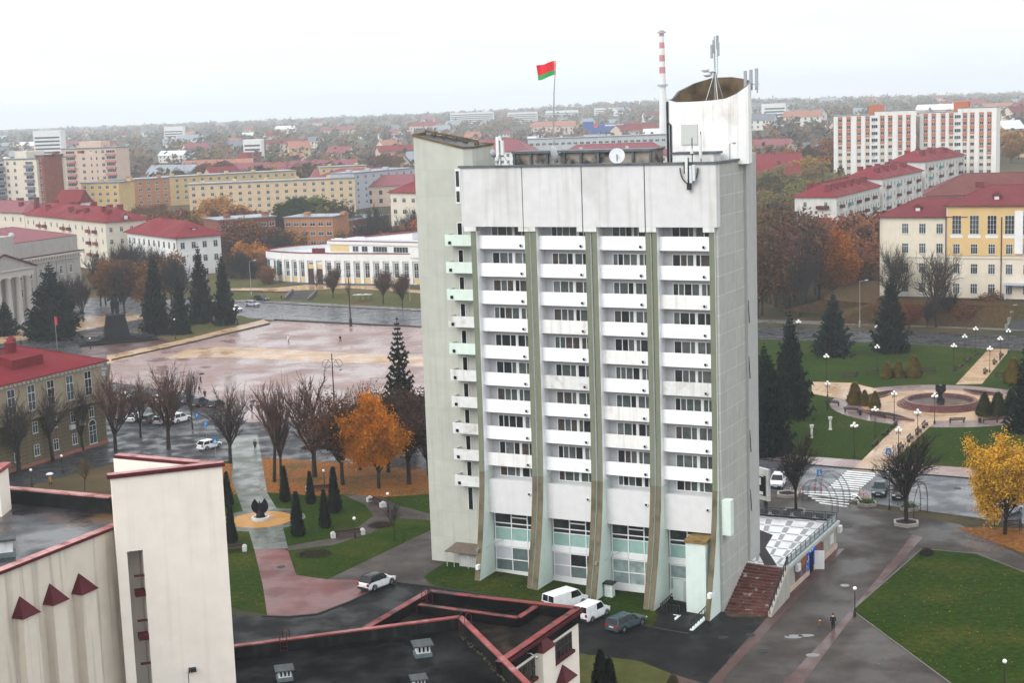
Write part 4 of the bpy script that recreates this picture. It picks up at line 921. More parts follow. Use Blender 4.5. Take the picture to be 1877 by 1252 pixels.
for k in range(6):
    mb = MB(); x = xp-1.6-3.7*k; mb.lathe([(1.15, -.3), (1.15, .5), (.95, .7), (.93, 5), (.78, zt-3.6), (1.05, zt-3.3), (1.05, zt-3.0)], 14, (x, -5.2, 0)); mb.build('column', M('column_plaster', (.5, .47, .44), .8, .05, 1), root, smooth=True)
mb = MB(); mb.box(xp-24, -8, -1, xp+1, 0, .35); mb.box(xp-15, -1.5, zt+.75, xp-1, 6, zp+2.2); mb.build('porch_base', greystone, root)
mb = MB(); mb.ball((L-21, 5.0, zp+1.6), .9, 10, 6); mb.build('roof_dome_vent', steel, root)
# ---- white house with red hipped roof
def simple_house(nm, lb, A, B, D, zb, ztop, rh, wall, roofm, floors, nf, nr=0, nl=0, ov=.7, hl=None, hr=None, w=1.2, wh=1.7, grp=None, z0=1.0, flat=False, wk={}):
    root, L = rootat(nm, lb, 'building', A, B, zb, grp); h = ztop-zb
    mb = MB(); mb.box(0, 0, -3, L, D, h); wl = mb.build('wall', wall, root)
    if flat:
        mb = MB(); mb.box(-.35, -.35, h, L+.35, D+.35, h+.4); rf = mb.build('roof', roofm, root)
        for k in range(max(2, int(L/14))): mb = MB(); x = 5+14*k; mb.box(x, D*.4, h+.4, x+1.6, D*.6, h+1.5); mb.build('roof_vent', wall, rf)
    else: rf = hiproof(root, L, D, h+.02, rh, ov, roofm, hl, hr)
    fh = (h-z0*.6)/floors
    if nf: wgrid(root, 'f', nf, floors, L, D, z0, fh, w, wh, **wk)
    if nr: wgrid(root, 'r', nr, floors, L, D, z0, fh, w, wh, **wk)
    if nl: wgrid(root, 'l', nl, floors, L, D, z0, fh, w, wh, **wk)
    return root, rf, L, h
C0 = at(329, 517); B = at(409, 509); zt = hz(C0, 320, 436); fd_ = (B-C0).xy; nd_ = Vector((-fd_.y, fd_.x)).normalized(); A = Vector((C0.x+nd_.x*42, C0.y+nd_.y*42, C0.z))
root, rf, L, h = simple_house('white_house', 'white three storey house with red hipped roof behind the spruces', A, C0, fd_.length, C0.z, zt, 4.6, whitew, redroof, 3, 10, 4, 0, 1.0, w=1.5, wh=2.1, z0=1.6)
D = fd_.length; y_ = D*.42; mb = MB(); mb.box(L-6, y_, h+1.0, L-2.6, y_+1.8, h+2.5); mb.box(L-6.3, y_-.3, h+2.5, L-2.3, y_+2.1, h+2.75); mb.m = 1; mb.box(L-2.62, y_+.3, h+1.2, L-2.55, y_+1.5, h+2.3); mb.build('dormer', [redroof, winframe], rf)
mb = MB(); mb.box(L, .9, 1.2, L+.12, 1.9, 5.4); mb.build('blue_banner', M('blue_banner', (.04, .12, .3), .7, .1, 2), root)
mb = MB(); mb.tube([(L+.1, -.12, 0), (L+.1, -.12, h)], .09, 5); mb.build('drainpipe', redtrim, root)
# ---- long pink-cream block with many chimneys
A = atd(45, 388, 585); B = atd(193, 412, 522); zt = (A.z+B.z)/2
root, rf, L, h = simple_house('apartment_block', 'long cream apartment block whose red roof carries many chimneys', A, B, 15, .5, zt, 4.2, creamw, redroof, 4, 13, 4, 0, .8, z0=1.2)
for i, (t, y) in enumerate(((.03, 4), (.12, 9), (.2, 3.6), (.3, 10), (.38, 9.5), (.5, 3.4), (.55, 10.2), (.62, 8.4), (.68, 3.6), (.76, 9.8), (.84, 5), (.9, 9), (.93, 3.8))): chimney(root, rf, L*t, y, h+4.2*(1-abs(y-7.5)/7.5), 2.0, 1.6, 1.9)
for t in (.22, .6): mb = MB(); x = L*t; mb.add([(x-.9, 2.2, h+1.2), (x+.9, 2.2, h+1.2), (x, 2.2, h+3.2), (x, 5.5, h+3.1)], [[0, 1, 2], [1, 3, 2], [0, 2, 3]]); mb.build('dormer', redroof, rf)
for i in (2, 3, 6, 7, 10, 11):
    for k in (1, 2, 3):
        mb = MB(); x = L/13*(i+.5); z = 1.2+(h-.7)/4*k-.5; mb.box(x-1.3, -1.1, z-.1, x+1.3, 0, z+.95); mb.build('balcony', brickred if (i+k) % 2 else darkred, root)
mb = MB(); mb.add([(L+.2, 5.5, h+.3), (L+.2, 9.5, h+.3), (L-.0, 7.5, h+2.8), (L-5, 7.5, h+2.6)], [[0, 1, 2], [1, 3, 2], [0, 2, 3]]); mb.m = 1; mb.box(L+.15, 6.9, h+.5, L+.25, 8.1, h+1.7); mb.build('gable_dormer', [darkred, winframe], rf)
A = atd(-90, 378, 640); B = atd(44, 390, 596)
root, rf, L, h = simple_house('apartment_block', 'cream apartment block with faded brown-red roof at the end of the many-chimney block', A, B, 15, 1, B.z, 4, creamw, plumroof, 4, 10, 3, 0, .8, z0=1.2)
for t, y in ((.5, 4), (.7, 9), (.85, 4), (.93, 8)): chimney(root, rf, L*t, y, h+4*(1-abs(y-7.5)/7.5), 1.8, 1.5, 1.7, darkred)
# ---- white curved pavilion beside the square
zG = 1.9
fr_px = [(497, 515), (520, 517.5), (560, 520), (620, 521.5), (700, 522.5), (800, 524), (900, 526)]
Pg = [at(x, y, z=zG) for x, y in fr_px]; g = thing('curved_pavilion', 'white two storey pavilion with rounded end, yellow plinth and red roof edge', 'building', (Pg[0].x, Pg[0].y, zG), 0)
O_ = Pg[0]; loc = [Vector((p.x-O_.x, p.y-O_.y)) for p in Pg]
hG = hz(Pg[1], 520, 461)-zG; hR_ = hG-.9
hG = hz(Pg[3], 620, 465)-zG
endl = [Vector((-1.2, 2.5)), Vector((-1.0, 6)), Vector((1.5, 11)), Vector((7, 16)), Vector((14, 19)), Vector((22, 20))]
outl = loc+[loc[-1]+Vector((2, 20))]+endl[::-1]
mb = MB(); mb.prism([tuple(p) for p in outl], 0, hG-1.0, top=1); mb.build('wall', [whitew, M('pale_flat_roof', (.42, .43, .46), .6, .12, .5)], g)
mb = MB()
for i in range(len(outl)):
    a, b = outl[i], outl[(i+1) % len(outl)]; d = (b-a).normalized(); n = Vector((d.y, -d.x)); mb.prism([tuple(a+n*.35), tuple(b+n*.35), tuple(b-n*.3), tuple(a-n*.3)], hG-2.1, hG)
mb.build('parapet', whitew, g)
mb = MB()
for i in range(len(outl)):
    a, b = outl[i], outl[(i+1) % len(outl)]; mb.bar((a.x, a.y, hG+.13), (b.x, b.y, hG+.13), .9, .24)
mb.build('roof_edge', redroof, g)
yel = M('pale_yellow_plaster', (.6, .45, .22), .85, .05, .8); bluep = M('blue_grey_panel', (.36, .39, .45), .7, .06, 1)
mb = MB(); ml = MB(); me_ = MB()
for i in range(len(loc)-1):
    a, b = loc[i], loc[i+1]; d = (b-a).normalized(); n = Vector((d.y, -d.x))
    mb.prism([tuple(a+n*.12), tuple(b+n*.12), tuple(b), tuple(a)], .4, 1.9); ml.prism([tuple(a+n*.16), tuple(b+n*.16), tuple(b), tuple(a)], -1.2, .4)
mb.build('yellow_plinth', yel, g); ml.build('plinth', M('blue_plinth', (.12, .15, .2), .7, .1, 1), g)
# piers and windows along the front
def along(s):
    for i in range(len(loc)-1):
        l = (loc[i+1]-loc[i]).length
        if s <= l: d = (loc[i+1]-loc[i])/l; return loc[i]+d*s, math.atan2(d.y, d.x)
        s -= l
    return loc[-1], 0
tot = sum((loc[i+1]-loc[i]).length for i in range(len(loc)-1)); s = 4.2; i = 0
for k in range(19):
    sw = 4.3+3.18*k
    if sw > tot-1: break
    p, a = along(sw); mb = MB(); mb.box(-.5, -.45, .4, .5, 0, hG-2.1); q = mb.build('pier', whitew, g, (p.x, p.y, 0), rotz=a)
    p, a = along(sw+1.59)
    if k in (5,): continue
    for z in (2.1, hG-4.8):
        if k == 4 and z < 3: continue
        o = link('window', wmesh(1.45, 2.2, 2), g, (p.x, p.y, z), a)
    mb = MB(); mb.box(-.9, -.07, 4.32, .9, 0, hG-4.9); mb.build('panel', bluep, g, (p.x, p.y, 0), rotz=a)
p, a = along(4.3+3.18*4.5+1.6); mb = MB(); mb.box(-2.6, -.1, 4.6, 2.6, 0, 5.9); mb.m = 1; mb.box(-2.6, -.2, 0, 2.6, 0, 4.5); mb.build('entrance', [yel, M('brown_entrance', (.05, .035, .03), .5, .2, 1)], g, (p.x, p.y, 0), rotz=a)
mb = MB(); p, a = along(0.3)
for i in range(7):
    q = endl[0].lerp(loc[0], .0) if False else None
for (a_, b_) in ((loc[0]+Vector((.6, 0)), loc[1]-Vector((1.0, 0))), (endl[1], endl[0]), (endl[0], loc[0])):
    d = (b_-a_).normalized(); n = Vector((d.y, -d.x))
    for z in (2.1, hG-4.8): mb.m = 0; mb.prism([tuple(a_+n*.1), tuple(b_+n*.1), tuple(b_), tuple(a_)], z, z+2.3)
mb.build('curved_glazing', M('teal_glass', (.08, .13, .14), .15, .3, .8), g)
# upper storey
P0 = at(601, 462, z=zG+hG); P1 = at(900, 470, z=zG+hG); a = Vector((P0.x-O_.x, P0.y-O_.y)); b = Vector((P1.x-O_.x, P1.y-O_.y)); d = (b-a).normalized(); n = Vector((-d.y, d.x)); Lu = (b-a).length
up = hz(P0, 603, 441)-zG
def upb(mb, s0, s1, o0, o1, z0, z1): q = [a+d*s0+n*o0, a+d*s1+n*o0, a+d*s1+n*o1, a+d*s0+n*o1]; mb.prism([tuple(v) for v in q], z0, z1)
mb = MB(); upb(mb, 0, Lu, 0, 14, hG-1, up-.1); mb.build('upper_wall', whitew, g)
mb = MB(); upb(mb, 0, Lu, -.25, 14.2, up-1.0, up-.003)
for k in range(6):
    s0 = .3+1.35*k; hh = .9*math.sin(math.pi*(k+.5)/6); upb(mb, s0, s0+1.35, -.24+.002*k, .2, up, up+hh)
mb.build('upper_parapet', whitew, g)
mb = MB(); upb(mb, -.3, Lu, -.35, .1, up+.003, up+.2); upb(mb, -.3, Lu, 13.9, 14.3, up+.003, up+.2); upb(mb, -.3, .1, .1, 13.9, up+.003, up+.2); mb.build('roof_edge', redroof, g)
mb = MB(); upb(mb, .1, Lu, .1, 13.9, up-.003, up+.02); mb.build('roof', MATS['pale_flat_roof'], g)
mb = MB(); upb(mb, 1, 8, -.05, 0, hG+.3, up-1.1); mb.build('yellow_panel', yel, g)
for s0, w_ in ((10.5, 2.2), (13.9, 2.2), (19.5, 5.2), (27, 5.2), (36, 4)):
    p = a+d*s0; link('window', wmesh(w_, 1.7, 2 if w_ < 3 else 5, False), g, (p.x, p.y, hG+.35), math.atan2(d.y, d.x))
mb = MB(); q = [a+d*9+n*7, a+d*26+n*7, a+d*26+n*13, a+d*9+n*13]; mb.prism([tuple(v) for v in q], up, [up+.6, up+2.2, up+2.2, up+.6]); mb.build('roof_lantern', [whitew], g)
mb = MB(); mb.prism([tuple(v) for v in (q[0]-d*.3-n*.3, q[1]+d*.3-n*.3, q[2]+d*.3+n*.3, q[3]-d*.3+n*.3)], [up+.61, up+2.21, up+2.21, up+.61], [up+.85, up+2.45, up+2.45, up+.85]); mb.build('lantern_edge', redroof, g)
for px in (578, 590):
    p = at(px, 460, z=zG+hG); mb = MB(); mb.box(p.x-O_.x-.9, p.y-O_.y-.7, hG-1, p.x-O_.x+.9, p.y-O_.y+.7, hG+.8); mb.build('roof_hatch', darkred, g)
# bank below the pavilion, path, stairs
def strip3(nm, pa, za, pb, zb_, mat, kind='structure'):
    mb = MB(); A_ = [at(*p, z=za) for p in pa]; B_ = [at(*p, z=zb_) for p in pb]
    for i in range(len(A_)-1): mb.quad(A_[i], A_[i+1], B_[i+1], B_[i])
    return tag(mb.build(nm, mat), kind=kind)
bank0 = [(380, 549), (480, 551), (620, 559), (780, 567), (1000, 577)]; bank1 = [(380, 533), (480, 534), (620, 538), (780, 546), (1000, 556)]; bank2 = [(380, 512), (480, 515), (620, 521), (780, 524), (1000, 528)]
strip3('grass_bank', bank0, .02, bank1, 1.5, dgrass); strip3('upper_lawn', bank1, 1.5, bank2, 1.85, dgrass)
strip3('upper_lawn', bank2, 1.85, [(380, 470), (480, 480), (620, 480), (780, 480), (1000, 480)], 1.6, dgrass)
strip3('upper_path', [(420, 532), (520, 534), (600, 530), (640, 528), (780, 538), (1000, 547)], 1.72, [(420, 528), (500, 528), (560, 521.8), (680, 523.5), (780, 533), (1000, 542)], 1.85, beige)
strip3('lower_pavement', [(380, 553), (480, 554), (620, 562), (780, 570), (1000, 580)], .16, [(380, 549), (480, 550), (620, 557.5), (780, 566), (1000, 576)], .16, pavel)
st = thing('park_stairs', 'grey stone stairs climbing the grass bank to the white pavilion', 'stairs', at(540, 553, z=0), 0)
o = at(540, 553, z=0); A_ = [at(x, y, z=z)-o for x, y, z in ((522, 551, .1), (565, 553, .1), (580, 537, 1.75), (537, 535, 1.75))]
mb = MB()
for k in range(10):
    t0, t1 = k/10, (k+1)/10; a0 = A_[0].lerp(A_[3], t0); b0 = A_[1].lerp(A_[2], t0); a1 = A_[0].lerp(A_[3], t1); b1 = A_[1].lerp(A_[2], t1); z = .1+1.65*t1
    mb.prism([(a0.x, a0.y), (b0.x, b0.y), (b1.x, b1.y), (a1.x, a1.y)], 0, z)
mb.build('steps', M('dark_steps', (.06, .06, .065), .6, .2, 1), st)
for (p, q) in ((A_[0], A_[3]), (A_[1], A_[2])): mb = MB(); mb.bar(p+Vector((0, 0, .5)), q+Vector((0, 0, .5)), .5, .9); mb.build('side_wall', kst, st)
# ---- five storey corner block with red roof between pavilion and hotel
A = atd(715, 352, 560); B = atd(800, 356, 545)
root, rf, L, h = simple_house('apartment_block', 'cream five storey corner block with red roof close behind the white pavilion', A, B, 14, 1, A.z, 4, creamw, redroof, 5, 5, 0, 3, .8, w=1.8, wh=1.6, z0=1.2)
for x in (7, 9.5): chimney(root, rf, x, 7, h+3.7, 1.3, 1.2, 2.2)
# ---- yellow and orange flat roofed blocks
def flatblock(lb, x0, y0, d0, x1, y1, d1, depth, floors, nf, wall, roofm=None, nm='apartment_block', zb=None, nr=0, hfl=2.9, **kw):
    A = atd(x0, y0, d0); B = atd(x1, y1, d1); zt = (A.z+B.z)/2; return simple_house(nm, lb, A, B, depth, zt-floors*hfl-.4, zt, 0, wall, roofm or darkflat, floors, nf, nr, 0, flat=True, w=kw.pop('w', 1.5), wh=1.5, z0=1.0, **kw)
flatblock('yellow flat roofed block with brown end strip beside the small white gable', 148, 335, 655, 217, 336, 650, 13, 5, 5, yellw)
flatblock('orange brick block set back behind the yellow flat roofed block', 217, 331, 690, 310, 326, 700, 13, 4, 6, orangew)
flatblock('long yellow and orange block with pale rooftop hatches', 300, 322, 760, 543, 316, 790, 14, 4, 16, yellw)
flatblock('white and orange five storey block with pale blue balcony behind the green tree', 345, 333, 680, 650, 332, 690, 13, 5, 18, M('pale_orange_plaster', (.56, .42, .27), .85, .08, .6))
flatblock('yellow block with grey flat roof beyond the green tree', 586, 306, 800, 672, 305, 805, 14, 5, 6, yellw)
flatblock('pale blue-grey block partly behind bare trees beside the red roofed corner block', 648, 318, 700, 760, 308, 740, 14, 5, 8, M('blue_grey_plaster', (.36, .38, .42), .85, .06, .6))
r_ = flatblock('low red brick workshop with dark flat roofs among autumn trees', 400, 402, 520, 505, 400, 530, 16, 3, 7, brickred, hfl=3.4, nm='brick_workshop', w=2.0)
r_ = flatblock('long red brick building with big windows behind the white pavilion', 610, 408, 545, 712, 396, 580, 14, 2, 10, brickred, hfl=4, nm='brick_workshop', w=2.2)
flatblock('brick annex with raised dark roof block beside the brick workshop', 520, 396, 540, 610, 402, 535, 15, 3, 6, orangew, hfl=3.4, nm='brick_workshop', w=2.0)
# small white gable
A = atd(100, 368, 610); B = atd(143, 368, 606); simple_house('gable_house', 'small white gable house with steep red roof among the tall blocks', A, B, 9, A.z-9, A.z-1, 5, whitew, redroof, 2, 0, 0, 0, .3, hl=0, hr=0)
# nine storey blocks at the left
def tallblock(lb, x0, y0, d0, x1, y1, d1, depth, floors, nf, wall, cols, pent=None, nm='apartment_tower'):
    root, rf, L, h = flatblock(lb, x0, y0, d0, x1, y1, d1, depth, floors, 0, wall, nm=nm, hfl=3.0)
    for (t, kind, mt) in cols:
        for k in range(floors):
            z = .9+3.0*k
            if kind == 'w': wput(root, wmesh(1.5, 1.5), 'f', L*t, L, depth, z+.2)
            elif kind == 's': wput(root, wmesh(.9, 1.4, 1), 'f', L*t, L, depth, z+.2)
            else:
                mb = MB(); x = L*t; mb.box(x-2.4, -1.1, z-1.0, x+2.4, 0, z+.1); b = mb.build('balcony', mt, root); wput(b, wmesh(4.4, 1.3, 5, False), 'f', x, L, depth, z+.3)
    if pent: mb = MB(); mb.box(L*pent[0], 2, h+.4, L*pent[1], depth-2, h+3.2); mb.build('penthouse', wall, root)
    return root, L, h
pinkw = M('pink_cream_plaster', (.52, .40, .33), .85, .06, .6); pinkb = M('pink_balcony_panel', (.42, .19, .17), .8, .08, 1); greyb = M('grey_balcony_panel', (.16, .18, .21), .8, .08, 1)
tallblock('pink and cream nine storey block with pink balconies at both ends', 112, 273, 715, 212, 271, 710, 14, 9, 0, pinkw, ((.16, 'b', pinkb), (.4, 'w', 0), (.54, 's', 0), (.64, 's', 0), (.76, 'w', 0), (.9, 'b', pinkb)), (.3, .7))
tallblock('cream block with grey curved balconies and brick stair strip', 6, 294, 650, 66, 290, 640, 14, 9, 0, creamw, ((.12, 'w', 0), (.34, 'w', 0), (.78, 'b', greyb)), (.25, .6))
tallblock('brick red stair slab between the cream blocks', 64, 286, 642, 78, 284, 640, 12, 10, 0, brickred, ((.6, 's', 0),))
tallblock('plain cream windowless end slab beside the pink nine storey block', 78, 290, 648, 118, 286, 650, 12, 9, 0, creamw, ())
tallblock('dark balconied block at the far edge beyond the cream block', -60, 296, 640, 6, 297, 650, 14, 9, 0, whitew, ((.2, 'w', 0), (.5, 'w', 0), (.84, 'b', greyb)))
# ------------------------------------------------------------------ right side buildings
zS = 4.2
A = at(1612, 541, z=zS); B = at(1738, 544, z=zS); creams = M('school_cream', (.62, .55, .44), .85, .05, .6, streak=((.45, .38, .3), .2)); schy = M('school_yellow', (.58, .40, .18), .85, .05, .6)
B2 = at(1960, 549, z=zS); dS = Vector((B2.x-A.x, B2.y-A.y)).normalized()
ztS = hz(A, 1611, 397); root, L = rootat('school_building', 'long cream and yellow school with red roofs on the bank above the street', 'building', A, B2, zS)
D = 15; h = ztS-zS
def fx(px, py=470):
    """distance along the school front of a sight line"""
    r = ray(px, py); n = Vector((-dS.y, dS.x)); t = (A.x*n.x+A.y*n.y)/(r.x*n.x+r.y*n.y); return (r.x*t-A.x)*dS.x+(r.y*t-A.y)*dS.y
xc = fx(1735); h2 = hz(A+Vector((dS.x*xc, dS.y*xc, 0)), 1736, 376)-zS
mb = MB(); mb.box(0, 0, -5, xc, D, h); mb.build('wing_wall', creams, root)
mb = MB(); mb.box(xc, -.5, -5, L, D+1, h2); mb.build('centre_wall', creams, root)
mb = MB(); mb.box(xc+.3, -.62, h*.52, L-.3, -.502, h2-.3); mb.build('centre_front', schy, root)
mb = MB(); mb.box(-.05, -.15, h*.485, L, 0, h*.5); mb.box(xc-.1, -.66, h*.485, L, -.5, h*.5); mb.box(-.1, -.1, -5, L, 0, .6); mb.build('string_course', M('pale_cornice2', (.5, .47, .42), .8, .05, 1), root)
o = hiproof(root, xc+4, D, h+.02, 4.0, .7, darkred, hr=0); o2 = hiproof(root, L-xc, D+1.5, h2+.02, 4.2, .8, darkred); o2.location = (xc, -.5, 0)
for px, rf, hh, yo in ((1679, o, h, 0), (1824, o2, h2, 0)):
    x = fx(px)-(0 if rf is o else xc); mb = MB(); mb.box(x-.9, 1.8, hh+.7, x+.9, 4.5, hh+2.2); mb.add([(x-1.3, 1.5, hh+2.1), (x+1.3, 1.5, hh+2.1), (x, 1.5, hh+3.0), (x, 5, hh+3.0)], [[0, 1, 2], [1, 3, 2], [0, 2, 3]]); mb.m = 1; mb.box(x-.5, 1.75, hh+.9, x+.5, 1.8, hh+1.9); mb.build('dormer', [darkred, winframe], rf)
fh = h/4.05
sw = wmesh(1.55, 2.35, 3); tw_ = wmesh(2.1, 4.3, 3, False, None, None, 3)
for px in (1659, 1690.5, 1722):
    for k in range(4): wput(root, sw, 'f', fx(px), L, D, .9+fh*k)
for i in range(8):
    x = fx(1754+32.2*i)
    for k in range(3): wput(root, sw, 'f', x, L, D, .9+fh*k).location.y = -.5 if k < 2 else -.62
    wput(root, tw_, 'f', x, L, D, .9+fh*3).location.y = -.62
    if i < 7: mb = MB(); mb.box(x-1.4, -.64, .9+fh*3-.9, x+1.4, -.62, .9+fh*3-.15); mb.build('panel', whitew, root)
x = fx(1868); mb = MB(); mb.box(x-.9, -1.0, h*.55, x+.9, -.7, h2-1.2); mb.build('white_banner', whitew, root)
for px in (1613, 1734.5, 1836): x = fx(px); mb = MB(); mb.tube([(x, -.75, 0), (x, -.75, h)], .12, 5); mb.build('drainpipe', redtrim, root)
x = fx(1877); mb = MB(); mb.box(x-4, -2.6, 3.2, x+6, -.5, 3.6); mb.box(x-3.8, -2.4, 0, x-3.5, -2.1, 3.2); mb.build('entrance_canopy', bluep, root)
# bank, retaining edge and stairs below the school
q0 = [at(1600, 594), at(1840, 602), at(2050, 612)]; q1 = [at(1600, 556, z=zS-.6), at(1840, 560, z=zS-.6), at(2050, 565, z=zS-.6)]; q2 = [A+Vector((-14, -2, -.3)), Vector((B.x, B.y, zS-.1)), Vector((B2.x, B2.y, zS-.1))]
q3 = [p+Vector((12, 30, .5)) for p in q2]
mb = MB()
for a, b in ((q0, q1), (q1, q2), (q2, q3)):
    for i in range(2): mb.quad(a[i], a[i+1], b[i+1], b[i])
mb.quad(q0[0]+Vector((-9, 3, -.1)), q0[0], q1[0], q1[0]+Vector((-9, 8, -3.0))); mb.quad(q1[0]+Vector((-9, 8, -3.0)), q1[0], q2[0], q2[0]+Vector((-9, 8, -3.6)))
tag(mb.build('school_bank', MATS['leaf_slope']), kind='structure')
mb = MB(); a, b = at(1612, 548, z=zS-.5), at(2050, 558, z=zS-.5); mb.bar(a, b, .5, 1.0); t = tag(mb.build('retaining_wall', M('dark_plinth', (.05, .035, .035), .8, .2, 1)), 'low dark retaining wall along the top of the school bank', 'wall')
o = at(1850, 602); st = thing('school_stairs', 'broad dark stairs with stepped white balustrade climbing to the school', 'stairs', o, 0)
SA = [at(1848, 603)-o, at(1960, 608)-o, at(1970, 560, z=zS-.3)-o, at(1868, 556, z=zS-.3)-o]; mb = MB(); n = 14
for k in range(n):
    a0, b0 = SA[0].lerp(SA[3], k/n), SA[1].lerp(SA[2], k/n); a1, b1 = SA[0].lerp(SA[3], (k+1)/n), SA[1].lerp(SA[2], (k+1)/n); mb.prism([(a0.x, a0.y), (b0.x, b0.y), (b1.x, b1.y), (a1.x, a1.y)], -1, a1.z)
mb.build('steps', MATS['dark_steps'], st); mb = MB()
for k in range(4):
    a, b = SA[0].lerp(SA[3], k/4), SA[0].lerp(SA[3], (k+.85)/4); zt_ = a.z+.9; mb.prism([(a.x-.8, a.y), (a.x-.2, a.y), (b.x-.2, b.y), (b.x-.8, b.y)], -1.5, zt_); mb.prism([(a.x-.9, a.y-.1), (a.x-.1, a.y-.1), (b.x-.1, b.y), (b.x-.9, b.y)], zt_+.002, zt_+.2)
mb.build('balustrade', M('old_white_stone', (.24, .225, .2), .8, .2, 1), st)
# big brown-red hip roof behind the school
A = atd(1697, 358, 415); B = atd(1960, 360, 405)
root, rf, L, h = simple_house('long_roofed_house', 'long cream house with a wide faded brown-red hipped roof behind the school', A, B, 22, 5, A.z, 5.2, creams, M('brown_red_roof', (.13, .045, .042), .6, .12, .8, grid=(.9, 60, .04, (.85, .85, .85)), wet=(.2, .5, .85), spec=.02), 4, 9, 0, 3, .8, hl=10, w=1.6, wh=2.2)
mb = MB(); mb.box(13, 3, h+1.6, 15, 7, h+3.2); mb.build('dormer', darkred, rf)
# receding row with red roofs
def rowpt(t): return atd(1533+235*t, 366-90*t, 500+150*t)
N0 = rowpt(0)
for (a, b, nf, lb, ks) in ((N0, rowpt(.34), 16, 'near red roofed apartment block with wine red balconies receding from the orange tree', (.06, .2, .36, .52, .68, .84)), (rowpt(.36), rowpt(.67), 12, 'middle red roofed block continuing the receding row past the striped towers', (.1, .3, .5, .75)), (rowpt(.69), rowpt(1.0), 12, 'farthest red roofed block at the upper end of the receding row', (.15, .4, .7))):
    root, rf, L, h = simple_house('apartment_row', lb, a, b, 14, gz(a.x, a.y), (a.z+b.z)/2, 3.8, M('whitish_plaster', (.55, .53, .50), .85, .07, .6, streak=((.35, .33, .3), .3)), redroof, 5, nf, 0, 2 if a is N0 else 0, .7, hl=7)
    for i, t in enumerate(ks):
        chimney(root, rf, L*t, 3.6, h+2.0, 2.6, 1.8, 1.9); chimney(root, rf, L*t+4, 11, h+2.0, 2.2, 1.6, 1.9)
    for i in range(1, nf, 3):
        for k in range(1, 5): mb = MB(); x = L*(i+.5)/nf; z = 1.0+(h-.6)/5*k-.5; mb.box(x-1.5, -1.1, z-.1, x+1.5, 0, z+.95); mb.build('balcony', redtrim if (i+k) % 4 else M('teal_panel', (.1, .25, .25), .7, .1, 1), root)
    if a is N0:
        for k in range(1, 5): mb = MB(); z = 1.0+(h-.6)/5*k-.5; mb.box(-1.1, 2.4, z-.1, 0, 6.6, z+.95); mb.build('balcony', redtrim, root)
# two nine storey towers with orange spandrels
cw = M('tower_cream', (.68, .67, .64), .85, .05, .6); osp = M('orange_spandrel', (.42, .13, .06), .8, .08, 1.0)
for (x0, y0, x1, y1, d0, d1, lb) in ((1528, 213, 1679, 209, 672, 664, 'white nine storey tower with orange window panels partly behind the dark spruce'), (1686, 207, 1827, 199, 668, 655, 'white nine storey tower with orange window panels beside the yellow trees')):
    A = atd(x0, y0, d0); B = atd(x1, y1, d1); d = Vector((B.x-A.x, B.y-A.y)).normalized(); nfl = 9; zt = A.z; zb = zt-nfl*2.95-.6
    root, L = rootat('apartment_tower', lb, 'building', A, B, zb); D = 14
    mb = MB(); mb.box(0, 0, -4, L*.5, D, zt-zb); mb.box(L*.5, -.4, -4, L, D+.2, zt-zb+1.5); mb.build('wall', cw, root)
    mb = MB(); mb.box(-.15, -.15, zt-zb, L*.5, D, zt-zb+.3); mb.box(L*.5, -.55, zt-zb+1.5, L+.15, D+.3, zt-zb+1.8); rf = mb.build('roof', darkflat, root)
    mb = MB(); mb.box(L*.43, 3, zt-zb+.3, L*.62, 10, zt-zb+4.3); mb.build('lift_house', osp, rf)
    for i, t in enumerate((.08, .185, .31, .415, .5, .595, .69, .81, .91)):
        y = -.4 if t > .505 else 0
        for k in range(nfl):
            wd_ = 2.6 if i == 4 else 1.6; o = wput(root, wmesh(wd_, 1.45, 2 if i != 4 else 3, False), 'f', L*t, L, D, .9+2.95*k); o.location.y = y-(0.42 if i == 4 else .045)
        if i != 4:
            lo = (5, 4, 5, 6, 0, 5, 6, 4, 3)[i]*2.95; mb = MB(); mb.box(L*t-.95, y-.05, lo, L*t+.95, y-.002, nfl*2.95+.3); mb.build('orange_panel', osp, root)
            mb = MB(); mb.box(L*t-.95, y-.045, 0, L*t+.95, y-.0015, lo-.01); mb.build('pale_panel', M('pale_spandrel', (.56, .47, .38), .85, .1, .3), root)
        mb = MB(); mb.box(L*t-1.5, y-.3, 0, L*t-1.15, y, zt-zb+(1.4 if t > .505 else -.05)); mb.build('wall_rib', cw, root)
# ------------------------------------------------------------------ terrace beside the hotel
c0 = at(1530, 1005); zT = hz(c0, 1533, 957)
corner = at(1533, 957, z=zT); Sx = at(1440, 1041, z=zT); Sl = at(1368, 1031, z=zT); Fl = at(1372, 944, z=zT)
ter = thing('terrace', 'raised checkered terrace with glass railing and colourful banners beside the tower', 'terrace', (0, 0, 0))
e1 = (corner-Sx).xy.normalized(); Bk = corner.xy+e1*.3
tpoly = [tuple(Sl.xy), tuple(Sx.xy), tuple(corner.xy), tuple(Fl.xy), tuple(Fl.xy+Vector((-8, -4)))]
tw_m = M('terrace_wall', (.36, .34, .30), .85, .06, 1, streak=((.2, .18, .15), .4)); tile = M('white_terrace_tile', (.66, .66, .65), .35, .08, .6, col2=(.5, .5, .5), sc2=.2, wet=(.3, .15, .5)); gtile = M('grey_terrace_tile', (.27, .26, .26), .4, .1, .8)
mb = MB(); mb.prism(tpoly, -2, zT, top=1); mb.build('base', [tw_m, tile], ter)
